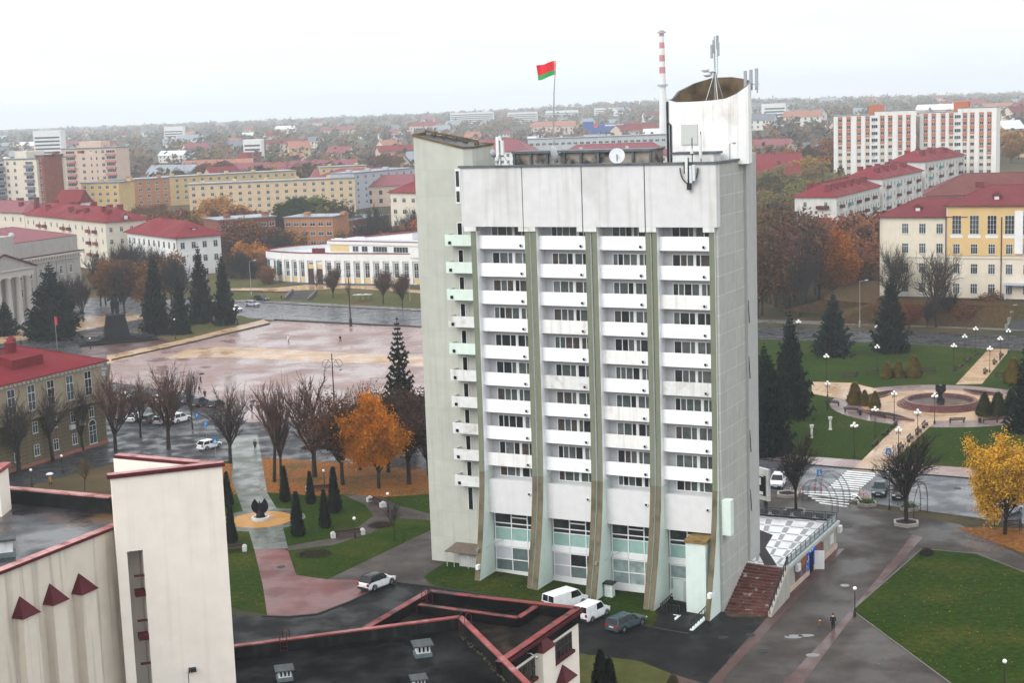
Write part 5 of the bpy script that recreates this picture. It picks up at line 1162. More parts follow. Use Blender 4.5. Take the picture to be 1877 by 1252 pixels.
# grey cross strips of the floor
def bil(s, t): p = (Sx.lerp(corner, s)).lerp(Sl.lerp(Fl, s), t); return p
mb = MB()
for i in range(7):
    s = .02+i*.155
    for j in range(5):
        t0, t1 = .04+j*.25, .04+j*.25+.17; q = [bil(s, t0), bil(s, t1), bil(s+.022, t1), bil(s+.022, t0)]; mb.quad(*[(p.x, p.y, zT+.006) for p in q[::-1]])
for j in range(5):
    t = -.0+j*.25
    for i in range(7):
        s0, s1 = .045+i*.155, .045+i*.155+.125; q = [bil(s0, t+.215), bil(s0, t+.285), bil(s1, t+.285), bil(s1, t+.215)]
        if t+.285 < 1.0: mb.quad(*[(p.x, p.y, zT+.006) for p in q])
mb.build('grey_tile_strip', gtile, ter)
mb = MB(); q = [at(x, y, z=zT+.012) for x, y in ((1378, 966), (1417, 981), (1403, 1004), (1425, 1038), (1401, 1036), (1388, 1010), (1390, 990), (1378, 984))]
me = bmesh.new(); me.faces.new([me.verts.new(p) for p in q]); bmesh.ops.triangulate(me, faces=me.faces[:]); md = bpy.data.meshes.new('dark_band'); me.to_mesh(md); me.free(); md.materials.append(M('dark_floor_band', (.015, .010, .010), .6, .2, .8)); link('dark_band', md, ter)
# stairs
sb0 = at(1327, 1124); sb1 = at(1407, 1131)
st = thing('terrace_stairs', 'wide red-brown stairs with chipped treads rising from the drive to the terrace', 'stairs', (0, 0, 0)); n = 16; mb = MB()
zb_ = min(sb0.z, sb1.z)
for k in range(n):
    t0, t1 = k/n, (k+1)/n; a0, b0, a1, b1 = sb0.lerp(Sl, t0), sb1.lerp(Sx, t0), sb0.lerp(Sl, t1), sb1.lerp(Sx, t1); z = zb_+(zT-zb_)*t1-.01
    mb.prism([tuple(a0.xy), tuple(b0.xy), tuple(b1.xy), tuple(a1.xy)], zb_-.5, z)
mb.build('steps', M('red_brown_steps', (.10, .043, .036), .5, .3, 1.2, col2=(.32, .27, .25), sc2=1.3, thr=(.62, .68), wet=(.4, .25, .6)), st)
mb = MB(); so = (Sx.xy-Sl.xy).normalized()
a, b = sb1.xy+so*.25, Sx.xy+so*.25
mb.add([(a.x-so.x*.2, a.y-so.y*.2, zb_-1), (a.x+so.x*.2, a.y+so.y*.2, zb_-1), (b.x+so.x*.2, b.y+so.y*.2, zb_-1), (b.x-so.x*.2, b.y-so.y*.2, zb_-1), (a.x-so.x*.2, a.y-so.y*.2, zb_+.4), (a.x+so.x*.2, a.y+so.y*.2, zb_+.4), (b.x+so.x*.2, b.y+so.y*.2, zT+.3), (b.x-so.x*.2, b.y-so.y*.2, zT+.3)], [[3, 2, 1, 0], [4, 5, 6, 7], [0, 1, 5, 4], [1, 2, 6, 5], [2, 3, 7, 6], [3, 0, 4, 7]])
mb.build('side_wall', tw_m, st)
mb = MB()
for k in range(9):
    p = a.lerp(b, k/8); z = zb_+.35+(zT-.05-zb_)*k/8; mb.bar((p.x, p.y, z), (p.x, p.y, z+1.0), .08)
mb.bar((a.x, a.y, zb_+1.35), (b.x, b.y, zT+1.3), .1); mb.bar((a.x, a.y, zb_+.9), (b.x, b.y, zT+.85), .06); mb.build('railing', dsteel, st)
railp = M('railing_rail', (.1, .14, .15), .5, .1, 2); railg = M('railing_glass', (.35, .38, .38), .1, .05, 1, spec=.5)
def railing(a, b, n, pan):
    mb = MB()
    for k in range(n+1): p = a.lerp(b, k/n); mb.bar((p.x, p.y, zT), (p.x, p.y, zT+1.15), .1)
    mb.bar((a.x, a.y, zT+.12), (b.x, b.y, zT+.12), .12, .2); mb.bar((a.x, a.y, zT+1.1), (b.x, b.y, zT+1.1), .07); r_ = mb.build('railing', railp if pan else dsteel, ter)
    for k in range(n):
        p, q = a.lerp(b, (k+.12)/n), a.lerp(b, (k+.88)/n); mb = MB(); mb.bar((p.x, p.y, zT+.6), (q.x, q.y, zT+.6), .03, .62); mb.build('panel', railg if pan else M('mesh_panel', (.06, .065, .07), .6, .1, 2), r_)
railing(Sx.xy+e1*.2, corner.xy-e1*.1, 11, True)
railing(corner.xy, Fl.xy, 8, False)
# wall facing the plaza: banners, door, units
wl = (corner-Sx).xy.length; wn2 = Vector((e1.y, -e1.x))
def tb(mb, s0, s1, z0, z1, o0=0, o1=.06):
    q = [Sx.xy+e1*s0+wn2*o0, Sx.xy+e1*s1+wn2*o0, Sx.xy+e1*s1+wn2*o1, Sx.xy+e1*s0+wn2*o1]
    mb.add([(p.x, p.y, z) for z in (z0, z1) for p in q], [[0, 1, 2, 3], [7, 6, 5, 4], [0, 4, 5, 1], [1, 5, 6, 2], [2, 6, 7, 3], [3, 7, 4, 0]])
zg = -1.2
mb = MB(); tb(mb, -.4, wl+.35, zT-.25, zT+.12, -.1, .35); mb.build('edge_beam', M('edge_beam_paint', (.4, .43, .42), .6, .1, 1), ter)
mb = MB(); tb(mb, .3, wl+.1, zg-.5, zg+.5, 0, .12); mb.build('wall_plinth', M('pink_plaster', (.48, .36, .29), .8, .08, 1), ter)
ban = [M('ribbon_orange', (.55, .16, .03), .7, .1, 2), M('ribbon_black', (.02, .018, .016), .7, .1, 2)]
for s0, s1 in ((.30, .385), (.565, .68)):
    mb = MB(); m_ = 5
    for k in range(m_*2):
        mb.m = k % 2; a_, b_ = wl*(s0+(s1-s0)*k/(m_*2)), wl*(s0+(s1-s0)*(k+1)/(m_*2)); z1 = zT-.35; z0 = zT-1.5
        q0_, q1_ = Sx.xy+e1*a_+wn2*.1, Sx.xy+e1*b_+wn2*.1; sh = e1*(-.7); q2_, q3_ = q1_+sh, q0_+sh
        mb.quad((q3_.x, q3_.y, z0), (q2_.x, q2_.y, z0), (q1_.x, q1_.y, z1), (q0_.x, q0_.y, z1))
    mb.build('striped_banner', ban, ter)
mb = MB(); tb(mb, wl*.395, wl*.575, zg+.3, zT-.35, .0, .1); mb.build('blue_banner', M('blue_mural', (.03, .10, .55), .6, .2, 2, col2=(.5, .6, .75), sc2=2.2, thr=(.55, .6)), ter)
mb = MB(); tb(mb, wl*.43, wl*.50, zg, zT-.8, .1, .14); mb.m = 1; q = Sx.xy+e1*wl*.52+wn2*.15; q2 = q+wn2*1.0+e1*.35; mb.prism([tuple(q), tuple(q2), tuple(q2+e1*.06), tuple(q+e1*.06)], zg+.1, zT-.9); mb.build('door', [black, whitew], ter)
for s0, s1 in ((.17, .38), (.58, .72)):
    mb = MB(); tb(mb, wl*s0, wl*s1, zg+.6, zT-.9, 0, .05); mb.build('mural_panel', M('brown_mural', (.11, .06, .05), .7, .3, 1.5, col2=(.16, .12, .2), sc2=1.4, thr=(.5, .56)), ter)
mb = MB(); tb(mb, wl*.86, wl*.93, zg+1.1, zg+2.2, 0, .08); mb.build('window', winframe, ter)
for s0 in (.16, 1.0): mb = MB(); tb(mb, wl*s0-.1, wl*s0+.8, zT-1.3, zT-.55, .1, .5); mb.build('air_conditioner', winframe, ter)
# board with white signs beside the hotel's far corner
p = at(1399, 938); t = thing('advertising_board', 'tall white framed board with white shapes on black beside the hotel corner', 'billboard', p, -1.0)
zt_ = hz(p, 1405, 858)-p.z; mb = MB(); mb.box(-4.2, -.2, 1.6, 1.2, .2, zt_); mb.build('frame', oldwhite, t)
mb = MB(); mb.box(-4.0, -.26, 2.2, .75, -.2, zt_-.9); mb.build('panel', black, t)
mb = MB(); mb.box(-1.0, -.3, zt_*.62, -.1, -.261, zt_*.78); mb.box(-.8, -.3, zt_*.56, -.4, -.262, zt_*.62); mb.box(-3.4, -.3, zt_*.40, .3, -.261, zt_*.47); mb.box(-3.6, -.3, zt_*.82, .4, -.261, zt_*.84); mb.build('sign_shape', frame, t)
mb = MB(); mb.box(-3.6, -.15, 0, -3.2, .15, 1.6); mb.box(.3, -.15, 0, .7, .15, 1.6); mb.build('post', dsteel, t)
# ------------------------------------------------------------------ middle distance and far city
flatblock('white three storey block with pale red roof just above the tower roof', 842, 276, 760, 968, 279, 750, 16, 3, 12, whitew, hfl=3.2)
r0 = bpy.data.objects[[o.name for o in bpy.data.objects if o.get('label', '').startswith('white three storey block with pale')][0]]
def addroof(r, mat, rh=5):
    rf = [c for c in r.children if c.name.startswith('roof')][0]; w = [c for c in r.children if c.name.startswith('wall')][0]
    L = max(v.co.x for v in w.data.vertices); D = max(v.co.y for v in w.data.vertices); h = max(v.co.z for v in w.data.vertices)
    for c in list(rf.children): bpy.data.objects.remove(c)
    bpy.data.objects.remove(rf); return hiproof(r, L, D, h+.02, rh, .8, mat), L, h
addroof(r0, plumroof, 6)
flatblock('pale glassy two storey hall behind the white block and flagpole', 968, 252, 900, 1222, 250, 900, 18, 2, 22, M('pale_glassy_wall', (.42, .44, .45), .6, .1, .3), hfl=4.2, w=2.4)
r_ = flatblock('long house with plum roof behind the white satellite dish', 1024, 287, 640, 1235, 284, 640, 16, 3, 16, creamw, hfl=3.2)[0]; o, L, h = addroof(r_, plumroof, 5.0)
for t in (.2, .6): chimney(r_, o, L*t, 3, h+2.5, 1.2, 1, 1.5, creamw)
A = atd(1071, 223, 1500); B = atd(1155, 222, 1500)
root, L = rootat('blue_store', 'blue box shaped store with small red disc sign in the haze', 'shop', A, B, A.z-12); bl = M('store_blue', (.02, .07, .28), .6, .08, .5)
mb = MB(); mb.box(0, 0, -6, 9, 20, 12); mb.box(9, .5, -6, L, 20, 9); mb.box(L, 4, -6, L+18, 20, 6); mb.build('wall', bl, root)
mb = MB(); mb.tube([(11, .3, 8), (11, .55, 8)], 2.2, 14); mb.build('disc_sign', M('sign_red', (.6, .03, .05), .6, .05, 1), root); mb = MB(); mb.box(20, .3, 7.2, 38, .48, 8.6); mb.build('sign_strip', M('sign_white', (.6, .6, .65), .6, .05, 1), root)
# striped chimney
P = atd(1216, 225, 1300); zt_ = atd(1216, 60, 1300).z; zb_ = gz(P.x, P.y)
t = thing('factory_chimney', 'tall slender factory chimney banded red and white above the roofs', 'chimney', (P.x, P.y, zb_)); Hc = zt_-zb_
mb = MB(); prev = 0; fr_ = [0, .30, .44, .533, .56, .60, .645, .69, .735, .78, .825, .868, .912, .955, 1]
zs = [0, Hc*.62]; 
ch_w = M('chimney_white', (.70, .70, .70), .8, .04, .1); ch_r = M('chimney_red', (.5, .13, .13), .8, .05, .1)
py_b = [225, 160, 134, 121, 110, 97, 86, 73, 66, 55]; cols = [0, 0, 0, 1, 0, 1, 0, 1, 0, 1]
lv = [(0, 0)]+[(atd(1216, y, 1300).z-zb_, c) for y, c in zip((134, 122, 112, 100, 88, 77, 66, 55), (0, 1, 0, 1, 0, 1, 0, 1))]
def rC(z): return 3.7-1.7*z/Hc
for (z0, _), (z1, c) in zip(lv, lv[1:]): mb.m = c; mb.lathe([(rC(z0), z0), (rC(z1), z1)], 16, cap=False)
mb.build('stack', [ch_w, ch_r], t, smooth=True)
for y in (157, 60): z = atd(1216, y, 1300).z-zb_; mb = MB(); mb.lathe([(rC(z)+.1, z), (rC(z)+1.6, z), (rC(z)+1.6, z+1.3), (rC(z)+1.4, z+1.3), (rC(z)+1.4, z+.2), (rC(z)+.1, z+.2)], 16, cap=False); mb.build('gallery', steel, t)
# scattered houses: each one a thing
hn = random.Random(11)
hw = [whitew, creamw, M('pale_house', (.62, .6, .56), .85, .06, .5), yellw, pinkw]; hr_ = [redroof, plumroof, darkred, M('grey_slate_roof', (.22, .24, .27), .6, .1, .5), M('dark_slate_roof', (.12, .13, .15), .6, .1, .5), M('rusty_roof', (.28, .12, .08), .6, .1, .5), M('white_sheet_roof', (.55, .57, .6), .5, .06, .5)]
HP = {}
def house_proto(k, r, w_, d_, h_, rh):
    key = (k, r)
    if key not in HP:
        mb = MB(); mb.box(-w_/2, -d_/2, -4, w_/2, d_/2, h_)
        mb.m = 0; mb.add([(-w_/2, -d_/2, h_), (-w_/2, d_/2, h_), (-w_/2, 0, h_+rh-.1), (w_/2, -d_/2, h_), (w_/2, d_/2, h_), (w_/2, 0, h_+rh-.1)], [[0, 2, 1], [3, 4, 5]])
        mb.m = 1; o = .6; mb.add([(-w_/2-o, -d_/2-o, h_-.3), (w_/2+o, -d_/2-o, h_-.3), (w_/2+o, 0, h_+rh), (-w_/2-o, 0, h_+rh), (w_/2+o, d_/2+o, h_-.3), (-w_/2-o, d_/2+o, h_-.3)], [[0, 1, 2, 3], [3, 2, 4, 5]])
        mb.box(w_*.2, -.5, h_+rh*.5, w_*.2+.9, .4, h_+rh+1)
        mb.m = 2
        for i in range(max(2, int(w_/3.5))):
            x = -w_/2+w_*(i+.5)/max(2, int(w_/3.5))
            for z in ([1.2] if h_ < 5 else [1.2, 4.2]): mb.box(x-.6, -d_/2-.03, z, x+.6, -d_/2+.1, z+1.5)
        for z in ([1.2] if h_ < 5 else [1.2, 4.2]): mb.box(w_/2-.1, -.7, z, w_/2+.03, .7, z+1.5)
        o_ = mb.build('house', [hw[k], hr_[r], winglass]); HP[key] = o_.data; bpy.data.objects.remove(o_)
    return HP[key]
dims = [(11, 8, 3.4, 3.6), (16, 10, 6.4, 4.2), (24, 11, 6.6, 3.6), (12, 9, 6.0, 4.0), (34, 12, 7.5, 3.4)]
wname = ['white', 'cream', 'pale', 'yellow', 'pinkish']; rname = ['red', 'plum', 'dark red', 'grey slate', 'dark slate', 'rusty', 'white sheet']
nh = {}; spots = []
def house(px, d, k, r, rz, sc=1.0):
    P = atd(px, 300, d); w_, d_, h_, rh = dims[k]
    o = link('house', house_proto(k, r, w_, d_, h_, rh), None, (P.x, P.y, gz(P.x, P.y)-.2), rz); o.scale = (sc,)*3
    band = 'near' if d < 900 else 'middle' if d < 1500 else 'distant'
    key = (wname[k], rname[r]); nh[key] = nh.get(key, 0)+1
    zone = 'towards the chimney' if 1000 < px < 1400 else 'beyond the square' if px < 760 else 'over the tower roof' if px < 1000 else 'beyond the striped towers'
    spots.append((o, key, zone, px, d)); return o
for row, (d0, d1, n) in enumerate(((760, 900, 9), (900, 1150, 20), (1150, 1500, 30), (1500, 2100, 40), (2100, 3000, 30))):
    for i in range(n):
        px = -60+2000*(i+hn.random())/n; d = hn.uniform(d0, d1)
        if 1380 < px < 1860 and d < 850: continue
        house(px, d, hn.choices(range(5), (3, 4, 3, 3, 2))[0], hn.choices(range(7), (2, 3, 2, 4, 3, 2, 2))[0], hn.uniform(-.7, .7), hn.uniform(1.0, 1.5))
for px, d, k, r, rz in ((1412, 600, 0, 2, .5), (1400, 700, 2, 0, .1), (1385, 760, 4, 0, .1), (1865, 560, 1, 2, -.2), (650, 800, 4, 1, -.3), (590, 930, 4, 1, -.2), (730, 720, 4, 1, .2), (455, 930, 4, 1, .1), (400, 1000, 4, 5, .1), (460, 1150, 3, 0, 0)): house(px, d, k, r, rz, 1.3)
by = {}
for s in spots: by.setdefault((s[1], s[2]), []).append(s)
for (key, zone), l in by.items():
    l.sort(key=lambda s: s[4])
    for i, s in enumerate(l):
        wh = 'only' if len(l) == 1 else ordn(i)+' nearest'
        tag(s[0], '%s house with %s roof %s, %s of these in distance' % (key[0], key[1], zone, 'only one' if len(l) == 1 else ordn(i)), 'house', 'gabled houses across the far town')
# long hazy slabs on the far ridge
for i, (px0, px1, py, d) in enumerate(((825, 905, 207, 2500), (930, 985, 206, 2500), (1000, 1060, 203, 2650), (60, 110, 240, 1250), (445, 478, 256, 1150), (1400, 1440, 190, 1500), (300, 335, 232, 1900), (1090, 1140, 198, 2700))):
    A = atd(px0, py, d); B = atd(px1, py-1, d); root, L = rootat('distant_block', 'pale distant housing slab in the haze, %s' % ('widest, over the tower roof', 'paired with the widest one', 'closest to the flag cloth', 'ghostly one behind the pink tower', 'short white one with flat top', 'one past the stair tower', 'one over the autumn trees', 'farthest one under the flag and chimney')[i], 'building', A, B, gz(A.x, A.y)-3)
    h = A.z-(gz(A.x, A.y)-3); h = max(h, 9); mb = MB(); mb.box(0, 0, -3, L, 14, h); mb.build('wall', whitew, root); mb = MB()
    for k in range(1, int(h/3)): mb.box(1, -.1, 3*k-1.2, L-1, 0, 3*k+.2)
    mb.build('window_band', winglass, root)
# ------------------------------------------------------------------ trees
bark = M('bark', (.028, .022, .018), .9, .3, 3, bump=.4); barkg = M('grey_bark', (.06, .052, .045), .9, .3, 3, bump=.4)
twigm = M('twigs', (.045, .028, .024), .9, .3, 2, objcol=True); leafc = M('leaf_crown', (.3, .15, .03), .85, .38, .9, objcol=True)
needle = M('spruce_needles', (.008, .015, .011), .9, .6, 1.6, objcol=True, spec=.02); thujam = M('thuja_foliage', (.01, .018, .008), .9, .4, 1.5, objcol=True)
def skeleton(rd, h, trunk, nl, spread, lev, up=.5, r0=.16, ratio=.62, first=.45, keepp=1.0):
    segs = []
    def grow(p, d, ln, r, k):
        n = 3 if k < lev else 2; q = p; dd = d
        for i in range(n):
            dd = (dd+Vector((rd.gauss(0, .10), rd.gauss(0, .10), up*.16))).normalized(); q2 = q+dd*ln/n
            segs.append((q, q2, r*(1-.28*i/n), r*(1-.28*(i+1)/n), k)); q = q2
            if k < lev and (i > 0 or k > 0):
                m_ = 2
                for j in range(m_):
                    if k > 1 and rd.random() > keepp: continue
                    a = rd.uniform(0, 2*math.pi); perp = dd.orthogonal().normalized(); perp = Matrix.Rotation(a, 3, dd) @ perp
                    s = spread*rd.uniform(.6, 1.2); nd = (dd+perp*s+Vector((0, 0, up*.3))).normalized()
                    grow(q2-(q2-p)*rd.uniform(0, .2), nd, ln*ratio*rd.uniform(.75, 1.15), r*.55, k+1)
    p = Vector((0, 0, 0)); top = Vector((rd.gauss(0, .12), rd.gauss(0, .12), trunk))
    segs.append((p-Vector((0, 0, .3)), p+(top-p)*.5, r0*1.25, r0, 0)); segs.append((p+(top-p)*.5, top, r0, r0*.9, 0))
    for j in range(nl):
        a = 2*math.pi*j/nl+rd.uniform(-.4, .4); s = spread*rd.uniform(.5, 1.1)
        grow(top-Vector((0, 0, rd.uniform(0, trunk*.25))), Vector((math.cos(a)*s, math.sin(a)*s, 1)).normalized(), (h-trunk)*first*rd.uniform(.8, 1.1), r0*.55, 1)
    grow(top, Vector((0, 0, 1)), (h-trunk)*first*1.1, r0*.7, 1)
    return segs
def seg_mesh(segs, ks, n=3, rmin=.012):
    mb = MB()
    for a, b, r, s, k in segs:
        if k in ks: mb.tube([a, b], [max(r, rmin), max(s, rmin)], 5 if k < 2 else n, cap=False)
    return mb
def norm_h(segs, h):
    m_ = max(b.z for a, b, *_ in segs); f = h/m_; return [(a*f, b*f, r, s, k) for a, b, r, s, k in segs]
PROTO = {}
def finish(kind, root): PROTO.setdefault(kind, []).append(root); return root
def proto(nm): return thing(nm, 'tree', 'tree', (0, 0, -500))
def make_bare(kind, seed, h=10, trunk=3, nl=6, spread=.55, lev=4, twr=.022, extra=True, r0=.17, up=.5, keepp=1.0):
    rd = random.Random(seed); sg = norm_h(skeleton(rd, h, trunk, nl, spread, lev, up, r0, .68 if keepp < 1 else .62, .45, keepp), h); t = proto('bare_tree')
    seg_mesh(sg, (0, 1), 5).build('trunk', bark, t)
    mb = seg_mesh(sg, range(2, 9), 3, twr*.8)
    if extra:       # finest twigs, and a few leaves that have not fallen
        for a, b, r, s, k in sg:
            if k >= lev-1:
                for j in range(int(extra)):
                    d = (b-a).normalized()+Vector((rd.gauss(0, .45), rd.gauss(0, .45), rd.gauss(.2, .3))); q = a.lerp(b, rd.random()); l = rd.uniform(.4, 1.1)
                    e_ = q+d.normalized()*l; n_ = d.orthogonal().normalized()*twr*.5; mb.quad(q-n_, q+n_, e_)
    mb.build('crown', twigm, t); return finish(kind, t)
def leafquads(mb, rd, c, n, rad, s0, s1, flat=.7):
    for i in range(n):
        p = Vector((rd.gauss(0, 1), rd.gauss(0, 1), rd.gauss(0, flat)))*rad+c; s = rd.uniform(s0, s1)
        u = Vector((rd.gauss(0, 1), rd.gauss(0, 1), rd.gauss(0, .6))).normalized()*s; v = u.orthogonal().normalized()*s*.75
        mb.quad(p-u-v*.5, p+u*.2-v, p+u+v*.5, p-u*.2+v)
def make_leafy(kind, seed, h, trunk, nl, spread, lev, dens, s0, s1, rad, keep=1.0, up=.35, r0=.2, nm='autumn_tree'):
    rd = random.Random(seed); sg = norm_h(skeleton(rd, h, trunk, nl, spread, lev, up, r0), h); t = proto(nm)
    seg_mesh(sg, range(0, lev), 4, .02).build('trunk', bark, t); mb = MB()
    for a, b, r, s, k in sg:
        if k >= lev-1 and rd.random() < keep: leafquads(mb, rd, a.lerp(b, rd.random()), dens, rad, s0, s1)
    mb.build('crown', leafc, t); return finish(kind, t)
def make_spruce(kind, seed, h, wid, lay=34, sag=.35, dens=1.0, base=.04):
    rd = random.Random(seed); t = proto('spruce'); mb = MB(); mb.tube([(0, 0, -.3), (0, 0, h*.5), (0, 0, h*.98)], [h*.018, h*.012, .02], 6); mb.build('trunk', bark, t); mb = MB()
    for i in range(lay):
        f = i/(lay-1); z = h*(base+(1-base)*f**.92); R = wid*(1-f)**.82*rd.uniform(.74, 1.16)+.12; nb = max(4, int((9+6*(1-f))*dens))
        for j in range(nb):
            a = 2*math.pi*(j+rd.random()*.8)/nb; ln = R*rd.uniform(.55, 1.22); d = Vector((math.cos(a), math.sin(a), 0)); sd = Vector((-d.y, d.x, 0)); nseg = 4; prev = Vector((0, 0, z+.1*ln)); w0 = .1*ln
            for s in range(1, nseg+1):
                q = s/nseg; p = d*ln*q+Vector((0, 0, z-sag*ln*math.sin(q*2.2)*.9+.28*ln*q**3)); w = ln*(.26*math.sin(math.pi*min(1, q*.8+.15)))+.04
                dr = Vector((0, 0, -.10*ln-.08)); j1 = Vector((0, 0, rd.uniform(-.06, .06)*ln))
                mb.quad(prev, prev+sd*w0+dr*.7, p+sd*w+dr+j1, p); mb.quad(prev, p, p-sd*w+dr-j1, prev-sd*w0+dr*.7)
                if s > 1:
                    for sg_ in (1, -1):
                        tip = p+sd*sg_*(w+.16*ln)+d*.12*ln+dr*1.4; mb.quad(p+sd*sg_*w*.3, p+sd*sg_*w+dr, tip)
                prev, w0 = p, w
            mb.quad(prev-sd*.03, prev+sd*.03, prev+d*.2*ln+Vector((0, 0, .06*ln)))
    mb.quad((-.05, 0, h*.95), (.05, 0, h*.95), (0, 0, h*1.02)); mb.build('crown', needle, t); return finish(kind, t)
def make_thuja(kind, seed, h, w_, shape=1.0):
    rd = random.Random(seed); t = proto('thuja'); mb = MB(); mb.tube([(0, 0, -.2), (0, 0, h*.3)], .08, 5); mb.build('trunk', bark, t); mb = MB()
    for i in range(2600):
        f = rd.random()**1.25; z = h*f*.99; R = w_*(min(1, (f+.06)*7)**.5)*(1-f)**(.75*shape)*(1+.08*math.sin(5*f*9+seed)); a = rd.uniform(0, 2*math.pi); R *= rd.uniform(.72, 1.06)*(1+.10*math.sin(3*a+f*7))
        p = Vector((R*math.cos(a), R*math.sin(a), z)); s = rd.uniform(.05, .11)*(.6+w_*.4); o = Vector((math.cos(a), math.sin(a), .6)).normalized(); sd = Vector((-math.sin(a), math.cos(a), 0))
        n = (o+Vector((rd.gauss(0, .3), rd.gauss(0, .3), .8))).normalized(); mb.quad(p-sd*s, p+sd*s, p+sd*s*.5+n*s*3.2, p-sd*s*.5+n*s*3.2)
    mb.lathe([(w_*.55, .05), (w_*.72, h*.2), (w_*.5, h*.55), (w_*.2, h*.85), (.02, h*.95)], 10, cap=False); mb.build('crown', thujam, t); return finish(kind, t)
for s in range(6): make_bare('linden', 20+s, 10, 2.2+.35*(s%4), 6+s%3, .55+.06*(s%3), 4, .015, 1, .2+.02*(s%3), .6, .62)
make_bare('wide', 31, 10, 2.6, 7, .85, 4, .016, 1, .22, .35, .7); make_bare('wide', 35, 10, 2.3, 8, .8, 4, .016, 1, .2, .4, .7); make_bare('sapling', 33, 6, 2.2, 4, .6, 3, .014, True, .06)
make_leafy('maple', 41, 10, 1.9, 8, .85, 4, 14, .07, .16, .36, .8); make_leafy('russet', 42, 10, 2.2, 6, .65, 4, 4, .06, .13, .4, .75); make_leafy('larch', 43, 10, 2.0, 9, .85, 4, 14, .05, .12, .33, .7)
make_spruce('spruce', 51, 10, 2.6, 34, .35, 1.15); make_spruce('spruce', 52, 10, 3.1, 30, .45, 1.2); make_spruce('openspruce', 53, 10, 2.3, 25, .3, .8)
make_thuja('thuja', 61, 4, .62); make_thuja('thuja', 62, 4, .6); make_thuja('gold', 63, 3, .95, .9); make_thuja('gold', 64, 3, 1.05, .8)
for s in range(4): make_leafy('bgleaf', 71+s, 10, 1.6, 7, .75, 3, 20, .18, .4, .62, 1, .35, .2, 'background_tree')
for s in range(3):
    make_bare('bgbare', 81+s, 10, 1.8, 6, .6, 4, .026, True, .18); PROTO['bgbare'][-1].name = 'background_tree'
    make_leafy('bghalf', 91+s, 10, 2, 7, .65, 3, 12, .13, .28, .7, .8, .35, .2, 'background_tree')
used = set()
def tree(kind, loc, h, label, col, group=None, rz=None, var=None, wid=1.0, cat='tree'):
    L_ = PROTO[kind]; i = (var if var is not None else random.randrange(len(L_))) % len(L_); src = L_[i]; bh = max(v.co.z for c in src.children for v in c.data.vertices) if 'bh' not in src else src['bh']; src['bh'] = bh
    f = h/bh; r = dup(src, loc, random.uniform(0, 6.28) if rz is None else rz, label, group, (f*wid, f*wid, f))
    r['category'] = cat
    if 'bh' in r: del r['bh']
    for c in r.children: c.color = col+(1,) if len(col) == 3 else col
    return r
def tpx(kind, px, py, top, label, col, **k):
    p = at(px, py); return tree(kind, p, max(1, hz(p, px, top)-p.z), label, col, **k)
TW = (.075, .058, .052); TWr = (.10, .052, .042); TWd = (.028, .02, .018)
g = 'bare clipped lime trees round the car park'
for px, py, top, w, lb in ((35, 866, 695, 1.0, 'bare lime tree before the tan stone building, nearest the puddled roof'), (98, 846, 690, 1.0, 'bare lime tree before the tan stone building, middle of three'), (152, 826, 692, .9, 'bare lime tree beside the arched door of the tan stone building'),
        (212, 829, 665, 1.05, 'bare lime tree off the corner of the tan stone building'), (258, 802, 680, .8, 'slender bare lime tree among the parked cars'), (309, 824, 652, 1.0, 'tall rounded bare lime tree in the middle of the car park'),
        (353, 787, 668, .55, 'narrow lopped lime tree with few branches beside the blue parking sign'), (423, 850, 690, 1.0, 'round bare lime tree beside the white hatchback at the path'), (503, 884, 677, .8, 'bare lime tree with two stems at the leaf carpet edge'),
        (515, 874, 695, .6, 'thin bare lime tree leaning beside the two stemmed one'), (577, 874, 662, 1.0, 'dense bare lime tree behind the dark thujas'), (660, 862, 690, .8, 'bare lime tree hidden behind the orange maple'), (785, 872, 740, .8, 'bare lime tree close to the hotel left corner wall'.replace('left ', ''))):
    tpx('linden', px, py, top, lb, TWr if px > 450 or px in (212, 309) else TW, group=g, wid=w)
tpx('russet', 628, 889, 705, 'russet half bare tree between the lime tree and the orange maple', (.06, .024, .012)); tpx('russet', 712, 866, 690, 'russet thin crowned tree rising behind the orange maple', (.055, .024, .014)); tpx('russet', 750, 888, 690, 'dark russet tree between the orange maple and the hotel wall', (.04, .018, .011))
tpx('maple', 694, 896, 708, 'bright orange maple in full autumn leaf on the leaf carpet', (.66, .25, .014), wid=.82)
tpx('openspruce', 738, 815, 578, 'dark open branched spruce between the square and the hotel', (.008, .012, .009), wid=.72)
tpx('sapling', 724, 992, 903, 'thin leafless sapling on the lawn beside the globe lamp', TWd)
tpx('sapling', 155, 900, 830, 'small yellowing shrub tree before the tan stone building steps', (.09, .06, .02), wid=1.4)
tpx('wide', 1459, 940, 778, 'dark bare tree in the square planter beside the terrace', TWd, wid=.75); tpx('wide', 1661, 960, 775, 'spreading bare tree in the stone planter on the plaza', TWd, wid=.95)
tpx('wide', 1845, 900, 810, 'small bare tree behind the yellow larch', TWd) if False else None
tpx('larch', 1842, 980, 780, 'golden yellow feathery tree by the street bench', (.56, .30, .025), wid=.85)
dg = (.0075, .013, .0095)
